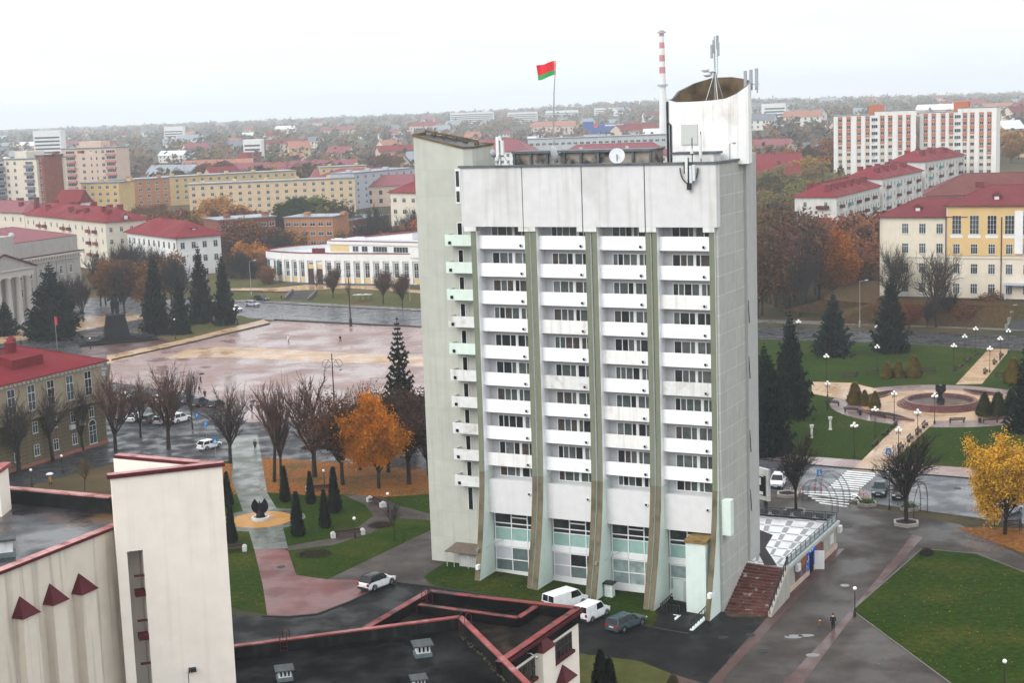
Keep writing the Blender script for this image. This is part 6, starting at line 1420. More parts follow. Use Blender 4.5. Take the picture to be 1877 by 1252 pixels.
for px, py, top, lb, w in ((100, 620, 478, 'broad dark spruce before the columned building', 1.15), (12, 615, 548, 'small dark spruce at the foot of the columns', 1.1), (288, 612, 460, 'tall broad spruce beside the statue lawn', .68), (332, 612, 500, 'shorter brownish spruce between the broad one and the street', .72), (371, 592, 443, 'tall spruce in front of the white house', .5), (413, 595, 462, 'slim spruce at the street corner of the lawn', .52),
                       (1527, 652, 533, 'blue-green spruce on the park lawn beside the far road', .92), (1632, 645, 500, 'large spruce standing before the school windows', .88), (1449, 765, 566, 'tall dark spruce behind the hotel stair tower side', .62), (1402, 800, 625, 'dark spruce touching the hotel edge', .66), (1415, 835, 650, 'dark spruce low in front of the hotel-side pair', .66), (1890, 790, 600, 'dark spruce at the park edge beyond the fountain', .85)):
    tpx('spruce', px, py, top, lb, dg if px != 1527 else (.010, .019, .019), wid=w)
dt = (.010, .018, .009); g = 'dark columnar thujas round the sculpture'
for px, py, top, lb in ((523, 920, 853, 'dark thuja column farthest behind the sculpture disc'), (570, 924, 863, 'dark thuja column beside the bench under the lime tree'), (614, 940, 855, 'tallest dark thuja column behind the curved bench path'), (546, 983, 900, 'dark thuja column closest to the orange disc'), (596, 967, 897, 'dark thuja column in the middle of the lawn group'),
        (418, 930, 864, 'dark thuja column half hidden by the slab wall'), (425, 995, 925, 'dark thuja column just clear of the slab wall')): tpx('thuja', px, py, top, lb, dt, group=g, wid=1.05)
gd = (.17, .115, .012); g = 'golden thujas in the fountain beds'
for px, py, top, lb in ((1626, 693, 662, 'golden thuja first in the bed behind the fountain'), (1647, 692, 660, 'golden thuja in the middle of the bed behind the fountain'), (1675, 692, 650, 'tallest golden thuja in the bed behind the fountain'), (1567, 741, 700, 'pointed golden thuja in the bed towards the hotel'), (1585, 744, 714, 'small golden thuja in the bed towards the hotel'), (1604, 749, 716, 'round golden thuja in the bed towards the hotel'),
        (1804, 763, 718, 'greenish thuja in the bed beyond the fountain basin, nearest the basin'), (1829, 762, 718, 'greenish thuja in the middle of the bed beyond the basin'), (1853, 760, 715, 'greenish thuja at the outer end of the bed beyond the basin'), (1857, 702, 655, 'golden thuja alone beside the avenue to the road')):
    tpx('gold', px, py, top, lb, gd if px < 1790 or px == 1857 else (.05, .052, .012), group=g, wid=1.15)
tpx('thuja', 1102, 1268, 1190, 'dark pointed conifer on the corner lawn below the parked cars', (.012, .018, .008), wid=1.5); tpx('thuja', 1118, 1265, 1205, 'lower dark conifer beside the pointed one on the corner lawn', (.012, .018, .008), wid=1.5)
tpx('thuja', 1824, 543, 524, 'tiny dark conifer against the school wall', dt); tpx('thuja', 1772, 545, 525, 'tiny conifer under the school windows', dt)
# small street trees by the pavilion
for px, py, top, lb in ((583, 545, 480, 'thin street tree at the pavilion stairs'), (611, 552, 480, 'russet street tree before the pavilion entrance'), (703, 560, 485, 'rounded brown street tree behind the bus shelter'), (738, 566, 490, 'brown street tree nearest the hotel before the pavilion'), (484, 535, 495, 'small dark street tree at the rounded pavilion end'), (640, 557, 505, 'slender street tree beside the tall lamp post')): tpx('russet' if 'russet' in lb or 'brown' in lb else 'sapling', px, py, top, lb, (.06, .032, .022), wid=.8)
# two bare school trees, and the orange one
tpx('wide', 1640, 588, 430, 'bare pale branched tree beside the school corner', (.05, .04, .033), wid=.7); tpx('wide', 1716, 600, 440, 'bare spreading tree before the school centre', (.06, .045, .036), wid=.75)
tpx('maple', 1540, 560, 412, 'big rust orange tree in the wood beside the school', (.36, .11, .014), wid=.75)
# wood and street trees further off: one thing each
KC = {'rust': ('bgleaf', (.17, .058, .016)), 'ochre': ('bgleaf', (.22, .105, .016)), 'yellow': ('bgleaf', (.28, .16, .02)), 'green': ('bgleaf', (.085, .09, .018)), 'brown': ('bghalf', (.095, .048, .024)), 'bare': ('bgbare', (.036, .026, .023)), 'dark': ('bgbare', (.022, .018, .017)), 'russet': ('bghalf', (.14, .05, .02)), 'olive': ('bgleaf', (.12, .09, .022))}
rt = random.Random(23); ntree = 0
def wood(place, px0, px1, d0, d1, n, kinds, h0, h1, wid=1.0, pts=None):
    global ntree
    L_ = []
    for i in range(n):
        if pts: px, d, kd, h = pts[i]
        else:
            px = px0+(px1-px0)*(i+rt.uniform(.05, .95))/n; d = rt.uniform(d0, d1); kd = rt.choice(kinds); h = rt.uniform(h0, h1)
        P = atd(px, 400, d); L_.append((px, d, kd, h, Vector((P.x, P.y, gz(P.x, P.y)-.2))))
    cnt = {}
    for px, d, kd, h, P in sorted(L_, key=lambda q: q[1]):
        i = cnt.get(kd, 0); cnt[kd] = i+1
        art = {'bare': 'bare grey', 'dark': 'dark bare', 'rust': 'rust red', 'brown': 'half bare brown', 'russet': 'thin russet', 'olive': 'dull olive'}.get(kd, kd+' autumn')
        tree(KC[kd][0], P, h, '%s tree %s, %s of these in distance' % (art, place, ordn(i)), tuple(c*rt.uniform(.8, 1.2) for c in KC[kd][1]), group='trees '+place, wid=wid*rt.uniform(.85, 1.2)); ntree += 1
wood('between the columned and white houses', 158, 322, 405, 470, 15, ('dark', 'dark', 'bare', 'russet'), 14, 19, .8)
wood('before the columned building', 60, 158, 385, 398, 4, ('bare',), 11, 15, .7)
wood('behind the many chimney block', 235, 310, 560, 640, 8, ('rust', 'brown', 'ochre', 'brown'), 11, 15)
wood('before the long yellow block', 300, 460, 560, 640, 14, ('ochre', 'olive', 'brown', 'rust', 'ochre'), 12, 17, 1.1)
wood('around the brick workshops', 425, 530, 480, 530, 10, ('brown', 'ochre', 'dark', 'russet'), 11, 19)
wood('beside the white house corner', 415, 490, 440, 480, 6, ('brown', 'dark', 'russet'), 8, 13)
wood('before the white and orange block', 525, 600, 600, 640, 4, ('green', 'green', 'olive'), 14, 18, 1.2)
wood('behind the white pavilion', 560, 760, 500, 590, 15, ('dark', 'bare', 'brown', 'bare'), 10, 20, .9)
wood('beyond the flat roofed blocks', 330, 760, 820, 960, 24, ('ochre', 'brown', 'rust', 'olive', 'brown'), 11, 19, 1.1)
wood('by the hotel corner beyond the square', 730, 770, 520, 540, 3, ('rust', 'brown'), 10, 15)
wood('by the cream nine storey towers', 10, 140, 600, 640, 8, ('olive', 'ochre', 'brown'), 9, 13)
wood('in the grove beside the hotel', 1385, 1480, 365, 450, 26, ('dark', 'brown', 'bare', 'brown'), 21, 28, .7)
wood('in the grove beside the school', 1480, 1612, 385, 460, 18, ('dark', 'brown', 'russet', 'rust', 'brown'), 15, 21, .85)
wood('on the bank below the school', 1600, 1840, 335, 350, 8, ('russet', 'dark', 'brown'), 5, 10, 1.0)
wood('along the receding red roofed row', 1590, 1700, 430, 470, 7, ('bare', 'brown', 'olive'), 7, 10, 1.0)
wood('before the striped towers', 1380, 1540, 560, 640, 9, ('green', 'green', 'brown', 'rust', 'olive'), 13, 20, 1.15)
wood('at the foot of the striped towers', 1545, 1680, 610, 650, 10, ('dark', 'brown', 'dark'), 8, 13, 1.0)
wood('between the towers and the school roofs', 1700, 1900, 470, 560, 15, ('brown', 'rust', 'brown', 'ochre'), 9, 14, 1.1)
wood('beyond the striped towers', 1390, 1920, 760, 960, 24, ('brown', 'ochre', 'rust', 'brown', 'olive'), 11, 18, 1.1)
wood('over the tower roof', 840, 1240, 800, 1000, 18, ('rust', 'ochre', 'brown', 'rust'), 9, 15, 1.1)
wood('beyond the wide tower roof', 1400, 1900, 700, 760, 6, ('yellow', 'ochre'), 10, 14, 1.2)
p = atd(1688, 380, 430); tree('bgleaf', (p.x, p.y, 5), 14, 'yellow-green tree between the two brown-red school roofs', (.19, .14, .02), wid=1.2); p = atd(1655, 380, 425); tree('bgleaf', (p.x, p.y, 5), 13, 'bright yellow tree beside the school wing roof', (.24, .16, .02), wid=1.3)
p = atd(1541, 300, 640); tree('spruce', (p.x, p.y, gz(p.x, p.y)), 17, 'lone dark spruce against the striped tower', dg, wid=.9)
p = atd(892, 240, 880); tree('spruce', (p.x, p.y, gz(p.x, p.y)), 17, 'pair of dark spruces over the tower roof, taller one', dg, wid=.8); p = atd(902, 250, 890); tree('spruce', (p.x, p.y, gz(p.x, p.y)), 13, 'pair of dark spruces over the tower roof, shorter one', dg, wid=.8)
# far woods: a mass nobody could count
fw = [MB() for _ in range(5)]; rf_ = random.Random(5)
for i in range(3600):
    d = 820+3900*rf_.random()**1.5; px = rf_.uniform(-250, 2130); P = atd(px, 300, d); z = gz(P.x, P.y); c = Vector((P.x, P.y, z)); b = fw[rf_.choices(range(5), (5, 3, 2, 3, 2))[0]]
    hh = rf_.uniform(7, 15); rr_ = rf_.uniform(3, 6)*(1+d/6000)
    for j in range(26):
        q = Vector((rf_.gauss(0, .5)*rr_, rf_.gauss(0, .5)*rr_, hh*(.55+rf_.gauss(0, .2)))); s = rf_.uniform(.8, 1.9)*(1+d/5000)
        u = Vector((rf_.gauss(0, 1), rf_.gauss(0, 1), rf_.gauss(0, .6))).normalized()*s; v = u.orthogonal().normalized()*s*.8; q = c+q; b.quad(q-u-v*.5, q+u*.2-v, q+u+v*.5, q-u*.2+v)
    b.tube([c, c+Vector((0, 0, hh*.6))], [.35, .2], 4, cap=False)
for b, cc, nm in zip(fw, ((.085, .052, .033), (.14, .062, .025), (.06, .058, .022), (.035, .032, .027), (.14, .085, .022)), ('brown', 'rust', 'olive', 'dark', 'ochre')):
    tag(b.build('far_woods', M('far_foliage_'+nm, cc, .9, .35, .05)), 'distant %s woodland spread over the far town and hills' % nm, 'woods', kind='stuff')
for L_ in PROTO.values():
    for r in L_:
        for c in list(r.children): bpy.data.objects.remove(c)
        bpy.data.objects.remove(r)
# ------------------------------------------------------------------ cars
tyre = M('tyre_rubber', (.012, .012, .012), .8, .2, 4); rimm = M('wheel_rim', (.3, .3, .31), .35, .1, 4, metal=.7); cglass = M('car_glass', (.010, .012, .014), .08, .2, 2, spec=.3)
trimd = M('car_trim', (.018, .018, .019), .6, .2, 4); redl = M('tail_light', (.35, .01, .012), .25, .05, 4); whl = M('head_light', (.6, .62, .65), .15, .05, 4); plate = M('number_plate', (.6, .6, .6), .5, .03, 4)
PAINT = {k: M('paint_'+k, c, .25, .06, 1.5, spec=.3, wet=(.8, .2, .45)) for k, c in dict(white=(.74, .75, .76), silver=(.36, .37, .39), grey=(.12, .13, .14), dark_blue=(.02, .032, .06), black=(.012, .012, .014), teal=(.04, .065, .075), green_grey=(.07, .085, .08), red=(.2, .02, .02)).items()}
KIND = dict(  # length, width, height, wheel radius, belt height, greenhouse stations (x fraction, z fraction of height above belt): base front, roof front, roof rear, base rear
    suv=(4.45, 1.86, 1.66, .35, 1.02, (.28, .43, .83, .975)), hatch=(4.0, 1.72, 1.48, .31, .92, (.27, .42, .86, .98)), sedan=(4.55, 1.76, 1.45, .32, .92, (.29, .43, .76, .92)),
    estate=(4.7, 1.78, 1.48, .32, .92, (.29, .43, .93, .99)), van=(5.0, 1.95, 1.95, .34, 1.15, (.17, .30, .985, .998)), smallvan=(4.2, 1.75, 1.82, .32, 1.08, (.24, .38, .975, .995)))
def car(kind, paint, label, pr, pf, group=None, roofp=None, frame_=0):
    L, Wd, Hh, wr, belt, gh = KIND[kind]; a, b = at(*pr), at(*pf); c = (a+b)/2; d = b-a; rz = math.atan2(d.y, d.x)
    t = thing('parked_car' if kind not in ('van', 'smallvan') else 'parked_van', label, 'car' if kind not in ('van', 'smallvan') else 'van', (c.x, c.y, gz(c.x, c.y)+.03), rz, group)
    hw = Wd/2; pm = PAINT[paint]
    X = lambda f: L/2-L*f      # f = 0 front, 1 rear
    # body: loft of cross sections
    st = [(0, .42, .62, .78), (.02, .30, .74, .90), (.08, .22, belt*.84, .97), (gh[0]-.02, .2, belt*.95, 1.0), (.5, .2, belt, 1.0), (.88, .22, belt*1.02, .99), (.975, .28, belt*1.0, .94), (1.0, .38, belt*.92, .86)]
    if kind in ('van', 'smallvan'): st = [(0, .4, .70, .8), (.02, .28, .85, .92), (.10, .22, belt*.92, .98), (gh[0], .2, belt, 1.0), (.5, .2, belt, 1.0), (.9, .22, belt, 1.0), (.99, .28, belt, .98), (1.0, .32, belt, .96)]
    mb = MB(); vs = []
    for f, z0, z1, w in st:
        x = X(f); W_ = hw*w; vs += [(x, -W_*.88, z0), (x, -W_, z0+.14), (x, -W_*1.0, z0+(z1-z0)*.6), (x, -W_*.93, z1), (x, W_*.93, z1), (x, W_, z0+(z1-z0)*.6), (x, W_, z0+.14), (x, W_*.88, z0)]
    n = 8; k = len(st)
    mb.add(vs, [[i*n+j, i*n+(j+1) % n, (i+1)*n+(j+1) % n, (i+1)*n+j] for i in range(k-1) for j in range(n)]+[list(range(n)), [(k-1)*n+j for j in range(n)][::-1]])
    body = mb.build('body', pm, t, smooth=False)
    for p in body.data.polygons: p.use_smooth = True
    try: body.data.set_sharp_from_angle(angle=math.radians(32))
    except Exception: pass
    # greenhouse
    g0, g1, g2, g3 = (X(f) for f in gh); wb, wt = hw*.92, hw*.74 if kind not in ('van', 'smallvan') else hw*.86; zb, zt = belt-.03, Hh-.05
    P = [(g0, -wb, zb), (g0, wb, zb), (g1, -wt, zt), (g1, wt, zt), (g2, -wt, zt), (g2, wt, zt), (g3, -wb, zb), (g3, wb, zb)]
    mb = MB(); mb.add(P, [[0, 2, 3, 1], [2, 4, 5, 3], [4, 6, 7, 5], [0, 6, 4, 2], [1, 3, 5, 7]])
    if kind in ('van', 'smallvan'):      # solid panel sides behind the front doors
        mb.build('windows', cglass, t); mb = MB(); xm = X(gh[1]+.20); q = .02
        for s in (-1, 1): mb.quad((xm, s*(wb+q), zb), (xm, s*(wt+q), zt), (g2, s*(wt+q), zt), (g3, s*(wb+q), zb))
        mb.quad((g3-q, -wb, zb), (g3-q, wb, zb), (g3-q, wb, zb+.12), (g3-q, -wb, zb+.12)); mb.bar((g3-.03, 0, zb), (g2-.03, 0, zt), .12, .04); mb.bar((g3-.02, -wb, zb), (g2-.02, -wt, zt), .14, .06); mb.bar((g3-.02, wb, zb), (g2-.02, wt, zt), .14, .06); mb.build('side_panel', pm, t)
    else: mb.build('windows', cglass, t)
    rp = PAINT[roofp] if roofp else pm; mb = MB(); ov = .04
    r_ = [(g1+.05, -wt*.96, zt), (g1+.05, wt*.96, zt), (g2-.05, wt*.96, zt), (g2-.05, -wt*.96, zt)]; c2 = [(g1-.12, -wt*.82, zt+.06), (g1-.12, wt*.82, zt+.06), (g2+.12, wt*.82, zt+.06), (g2+.12, -wt*.82, zt+.06)]
    mb.add(r_+c2, [[3, 2, 1, 0][::-1], [4, 7, 6, 5], [0, 4, 5, 1], [1, 5, 6, 2], [2, 6, 7, 3], [3, 7, 4, 0]])
    for s in (-1, 1):
        mb.bar((g0, s*wb, zb), (g1, s*wt, zt), .06); mb.bar((g2, s*wt, zt), (g3, s*wb, zb), .09); mb.bar((g1, s*wt, zt), (g2, s*wt, zt), .06)
        xm = (g1+g2)/2+.1; mb.bar((xm, s*(wb+.005), zb), (xm, s*(wt+.005), zt), .07)
        if kind in ('suv', 'estate'): mb.bar((g1-.2, s*wt*.9, zt+.1), (g2+.1, s*wt*.9, zt+.1), .04)
    mb.build('roof', rp, t)
    for fx_ in (.185, .80):
        for s in (-1, 1):
            mb = MB(); mb.tube([(0, -.11, 0), (0, -.09, 0), (0, .09, 0), (0, .11, 0)], [wr*.9, wr, wr, wr*.9], 16); w = mb.build('wheel', tyre, t, (X(fx_), s*(hw-.10), wr))
            mb = MB(); mb.tube([(0, s*.112, 0), (0, s*.118, 0)], [wr*.62, wr*.55], 12); mb.build('rim', rimm, w)
            mb = MB()
            mb.tube([(X(fx_)+(wr+.07)*math.cos(a*math.pi/8), s*(hw-.005), wr+(wr+.07)*math.sin(a*math.pi/8)) for a in range(9)], .045, 5); mb.build('wheel_arch', trimd, t)
    mb = MB(); mb.box(X(1.0)-.02, -hw*.86, .3, X(.985), hw*.86, .56); mb.build('rear_bumper', trimd if kind in ('suv', 'smallvan') else pm, t)
    mb = MB(); mb.box(X(.02), -hw*.8, .26, X(0)+.02, hw*.8, .5); mb.box(X(.02), -hw*.45, .56, X(0)+.012, hw*.45, .68); mb.build('front_bumper', trimd, t)
    for s in (-1, 1):
        mb = MB(); y = s*hw*.76; mb.box(X(1.0)-.03, y-.13, belt*.68, X(.97), y+.13, belt*.98); mb.build('tail_light', redl, t)
        mb = MB(); y = s*hw*.68; mb.box(X(.045), y-.2, belt*.62, X(0)+.0, y+.2, belt*.76); mb.build('headlight', whl, t)
        mb = MB(); mb.box(g0-.25, s*(hw+.02)-.1, belt-.02, g0-.08, s*(hw+.02)+.1, belt+.13); mb.build('mirror', pm, t)
    mb = MB(); mb.box(X(1.0)-.045, -.26, .62, X(1.0)+.1, .26, .74); mb.build('number_plate', plate, t); mb = MB(); mb.box(X(0)-.1, -.26, .4, X(0)+.035, .26, .51); mb.build('number_plate', plate, t)
    return t
car('suv', 'white', 'white crossover with black roof pulling into the drive by the red path', (668, 1086), (714, 1068), None, 'black')
g = 'vehicles parked along the drive below the hotel'
car('van', 'white', 'white van half hidden behind the near roof edge', (1012, 1122), (1062, 1107), g); car('smallvan', 'white', 'small white panel van with two rear windows below the piers', (1064, 1144), (1108, 1124), g); car('estate', 'teal', 'dark grey estate car at the end of the parked vehicles', (1124, 1160), (1172, 1142), g)
g = 'cars in the car park between the bare trees'
for i, (k, pt, x, y, lb) in enumerate((('hatch', 'white', 232, 732, 'white hatchback at the square edge of the car park, first of its row'), ('sedan', 'grey', 262, 735, 'dark grey sedan between two bare trunks in the square side row'), ('sedan', 'white', 293, 737, 'white sedan in the middle of the square side row'), ('hatch', 'silver', 318, 741, 'silver hatchback beside the middle lime tree'),
        ('sedan', 'dark_blue', 345, 738, 'dark blue sedan close to the lopped tree'), ('suv', 'dark_blue', 366, 744, 'dark blue people carrier behind the lopped lime tree'), ('hatch', 'black', 396, 747, 'black hatchback alone at the end of the square side row'),
        ('sedan', 'black', 226, 768, 'black sedan nearest the tan stone building in the front row'), ('sedan', 'white', 249, 771, 'white sedan beside the black one in the front row'), ('estate', 'green_grey', 277, 773, 'green-grey estate in the front row'), ('estate', 'silver', 300, 775, 'silver estate in the front row beside the white crossover'))):
    dx = 16; car(k, pt, lb, (x-dx, y+7), (x+dx, y-6), g)
car('suv', 'white', 'white crossover at the end of the front row facing the blue sign', (308, 780), (350, 768), g); car('hatch', 'white', 'white hatchback leaving past the round lime tree', (362, 828), (406, 817))
g = 'cars on the street past the park'
car('suv', 'white', 'white off-road car with roof rails parked behind the terrace', (1434, 878), (1418, 904), g); car('suv', 'teal', 'blue-grey crossover waiting beside the zebra crossing', (1619, 893), (1607, 919), g); car('suv', 'black', 'black crossover behind the lamp post beside the blue-grey one', (1655, 899), (1645, 924), g); car('hatch', 'silver', 'silver car half hidden by the golden yellow tree', (1832, 948), (1866, 936), g)
g = 'cars on the street beyond the square'
car('estate', 'silver', 'silver estate driving along the far street', (450, 560), (477, 562), g); car('suv', 'black', 'black crossover on the far street beside the silver estate', (466, 551), (492, 552), g); car('sedan', 'dark_blue', 'dark car parked by the rounded pavilion end', (458, 516), (482, 512), g); car('sedan', 'white', 'white car behind the slim spruces', (424, 569), (440, 571), g); car('hatch', 'red', 'red and white car by the trees behind the statue', (250, 549), (262, 545), g)
# ------------------------------------------------------------------ people
skin = M('skin', (.45, .28, .2), .6, .05, 6); hairm = M('dark_hair', (.02, .015, .012), .7, .3, 8); bronze = M('dark_bronze', (.012, .015, .0145), .7, .25, 1.5, spec=.03)
def skinned(name, V, E_, mat, parent, sub=1, root=0):
    me = bpy.data.meshes.new(name); me.from_pydata([v[0] for v in V], E_, []); o = bpy.data.objects.new(name, me); COL.objects.link(o)
    md = o.modifiers.new('skin', 'SKIN'); md.use_smooth_shade = True
    for i, v in enumerate(V):
        r = v[1]; me.skin_vertices[0].data[i].radius = r if isinstance(r, tuple) else (r, r); me.skin_vertices[0].data[i].use_root = (i == root)
    s = o.modifiers.new('sub', 'SUBSURF'); s.levels = s.render_levels = sub
    dg = bpy.context.evaluated_depsgraph_get(); m2 = bpy.data.meshes.new_from_object(o.evaluated_get(dg)); bpy.data.objects.remove(o); bpy.data.meshes.remove(me)
    m2.materials.clear(); m2.materials.append(mat); return link(name, m2, parent)
def person(label, loc, rz, h=1.72, coat=(.02, .02, .022), legs=(.02, .02, .025), stride=.22, umb=False, armup=False, long_=False, cat='person', allmat=None, group=None, hair=True, nm='person'):
    t = thing(nm, label, cat, loc, rz, group); k = h/1.75
    cm = allmat or M('cloth_%d_%d_%d' % tuple(int(c*1000) for c in coat), coat, .85, .15, 4); lm = allmat or M('cloth_%d_%d_%d' % tuple(int(c*1000) for c in legs), legs, .85, .15, 4); sk = allmat or skin
    S = stride
    def P(x, y, z): return Vector((x, y, z))*k
    hl, hr = P(.10, .0, .92), P(-.10, 0, .92); kl, kr = P(.10, -S*.45-.03, .50), P(-.10, S*.25-.02, .50); al, ar = P(.10, -S, .09), P(-.10, S, .12); tl, tr = P(.11, -S-.16, .035), P(-.11, S-.14, .04)
    sl, sr = P(.18, 0, 1.42), P(-.18, 0, 1.42); el, er = P(.25, .08, 1.15), P(-.25, .02 if not (umb or armup) else -.10, 1.15 if not (umb or armup) else 1.16); wl_, wr_ = P(.24, -.05, .92), (P(-.25, -.14, .92) if not (umb or armup) else P(-.20, -.30, 1.32))
    V = [(P(0, 0, .95), .13*k), (P(0, .01, 1.2), .12*k), (P(0, 0, 1.40), .11*k), (P(0, -.01, 1.50), .055*k), (P(0, -.03, 1.60), .085*k), (P(0, -.02, 1.69), .085*k), (P(0, -.135, 1.605), .018*k),
         (hl, .09*k), (kl, .055*k), (al, .04*k), (tl, .035*k), (hr, .09*k), (kr, .055*k), (ar, .04*k), (tr, .035*k), (sl, .06*k), (el, .042*k), (wl_, .028*k), (sr, .06*k), (er, .042*k), (wr_, .028*k)]
    E_ = [(0, 1), (1, 2), (2, 3), (3, 4), (4, 5), (4, 6), (0, 7), (7, 8), (8, 9), (9, 10), (0, 11), (11, 12), (12, 13), (13, 14), (2, 15), (15, 16), (16, 17), (2, 18), (18, 19), (19, 20)]
    for wi, w, e in ((17, wl_, el), (20, wr_, er)):
        d = (w-e).normalized(); pl = len(V); V.append((w+d*.07*k, (.022*k, .035*k))); E_.append((wi, pl)); sd = d.cross(Vector((1, 0, 0))).normalized()
        for f, ln in ((-.03, .065), (-.01, .085), (.01, .08), (.03, .06)): V.append((w+d*(.07+ln)*k+sd*f*k-Vector((0, .02*k, 0)), .009*k)); E_.append((pl, len(V)-1))
        V.append((w+d*.06*k+sd*.055*k, .010*k)); E_.append((wi, len(V)-1))
    skinned('body', V, E_, sk, t)
    bt = .50 if long_ else .80; q = 1.22
    V = [(P(0, 0, .95), .17*k), (P(0, .01, 1.2), .155*k), (P(0, 0, 1.42), .13*k), (sl, .08*k), (el, .062*k), (wl_, .048*k), (sr, .08*k), (er, .062*k), (wr_, .048*k), (P(0, 0, bt), (.20*k, .17*k))]
    skinned('coat', V, [(0, 1), (1, 2), (2, 3), (3, 4), (4, 5), (2, 6), (6, 7), (7, 8), (0, 9)], cm, t)
    V = [(P(0, 0, .95), .13*k), (hl, .105*k), (kl, .07*k), (al+Vector((0, 0, .02)), .06*k), (hr, .105*k), (kr, .07*k), (ar+Vector((0, 0, .02)), .06*k)]
    skinned('trousers', V, [(0, 1), (1, 2), (2, 3), (0, 4), (4, 5), (5, 6)], lm, t)
    for a_, b_ in ((al, tl), (ar, tr)): mb = MB(); mb.tube([a_+Vector((0, .06*k, -.03)), a_.lerp(b_, .5)-Vector((0, 0, .02)), b_], [.05*k, .055*k, .04*k], 8); mb.build('shoe', allmat or trimd, t)
    if hair: mb = MB(); mb.ball((0, .01*k, 1.70*k), .108*k, 10, 6, .95); mb.build('hair', allmat or hairm, t)
    return t, k, wr_
def umbrella(label, t, wr_, k, mat):
    p = t.matrix_basis @ wr_ if False else Vector(t.location)+Matrix.Rotation(t.rotation_euler[2], 3, 'Z') @ wr_
    u = thing('umbrella', label, 'umbrella', p, 0); mb = MB(); mb.tube([(0, 0, -.12), (0, 0, .85)], .012, 5); mb.build('shaft', dsteel, u); mb = MB()
    mb.lathe([(.56, .62), (.50, .72), (.36, .82), (.16, .88), (.01, .90)], 8, cap=False); mb.lathe([(.55, .615), (.49, .71), (.35, .81), (.01, .885)], 8, cap=False); mb.build('canopy', mat, u); return u
umb_d = M('umbrella_black', (.02, .02, .025), .6, .1, 3); umb_r = M('umbrella_red', (.2, .03, .03), .6, .1, 3); umb_w = M('umbrella_pale', (.55, .55, .55), .6, .1, 3)
ppl = [((529, 628), 2.6, 'person in white top and dark trousers walking across the square', dict(coat=(.6, .6, .6), stride=.3)), ((624, 628), .6, 'person in dark clothes walking on the square towards the street', dict(stride=.2)),
       ((368, 704), 1.9, 'person in dark coat under a black umbrella at the square edge', dict(umb=True, long_=True)), ((355, 702), 2.2, 'person in grey-brown jacket beside the black umbrella', dict(coat=(.05, .045, .04))), ((366, 722), 1.2, 'dark figure bending towards the parked blue car', dict(stride=.3)), ((376, 731), .4, 'dark coated person standing behind the parked cars', dict(long_=True)),
       ((462, 757), 2.9, 'person with black umbrella on the pale path', dict(umb=True)), ((474, 757), 2.7, 'person in reddish jacket with red umbrella beside the black one', dict(coat=(.12, .03, .03), umb=True)), ((468, 826), .2, 'person in black walking down the pale path to the sculpture', dict(long_=True, stride=.25)),
       ((1503, 1160), 3.0, 'child in brown jacket and blue jeans on the wet plaza', dict(h=1.45, coat=(.14, .065, .03), legs=(.035, .075, .16), stride=.14)), ((1527, 1157), 2.9, 'woman in long black coat walking beside the child', dict(h=1.76, coat=(.012, .012, .014), long_=True, stride=.16)),
       ((516, 551), .4, 'dark figure at the foot of the bank stairs', dict()), ((93, 893), .9, 'person in yellow jacket under a pale umbrella by the tan building', dict(coat=(.45, .22, .02), umb=True)), ((1517, 738), 1.0, 'person in dark clothes beside a park lamp near the spruces', dict())]
ub = {2: ('open black umbrella held at the square edge', umb_d), 6: ('open black umbrella held on the pale path', umb_d), 7: ('open red umbrella held on the pale path', umb_r), 12: ('open pale umbrella over the yellow jacket', umb_w)}
for i, (p, rz, lb, kw) in enumerate(ppl):
    q = at(*p); t, k, w_ = person(lb, (q.x, q.y, gz(q.x, q.y)+.03), rz, **kw)
    if i in ub: umbrella(ub[i][0], t, w_, k, ub[i][1])
# fallen leaves lying on the lawns
rl_ = random.Random(6); mb = MB()
def scat(n, x0, x1, y0, y1, s0=.05, s1=.10):
    for i in range(n):
        p = at(rl_.uniform(x0, x1), rl_.uniform(y0, y1)); z = gz(p.x, p.y)+.045; a = rl_.uniform(0, 6.28); s = rl_.uniform(s0, s1); mb.m = rl_.randrange(3)
        c_, d_ = math.cos(a)*s, math.sin(a)*s; mb.quad((p.x-c_, p.y-d_, z), (p.x+d_*.7, p.y-c_*.7, z+.02), (p.x+c_, p.y+d_, z+.01), (p.x-d_*.7, p.y+c_*.7, z+.03))
scat(2600, 475, 785, 848, 906, .07, .14); scat(240, 530, 785, 910, 1050); scat(130, 430, 490, 985, 1110); scat(420, 1600, 1870, 1020, 1240); scat(160, 1480, 1640, 760, 838); scat(160, 1690, 1870, 790, 850); scat(420, 1770, 1870, 970, 1012, .07, .13); scat(120, 790, 1180, 1060, 1100); scat(220, 360, 480, 800, 880); scat(260, 1400, 1620, 560, 596, .1, .2)
tag(mb.build('scattered_leaves', [M('leaf_orange', (.28, .09, .012), .85, .3, 3), M('leaf_yellow', (.34, .18, .03), .85, .3, 3), M('leaf_brown', (.09, .04, .015), .85, .3, 3)]), 'fallen orange and yellow leaves scattered over the lawns', 'leaves', kind='stuff')
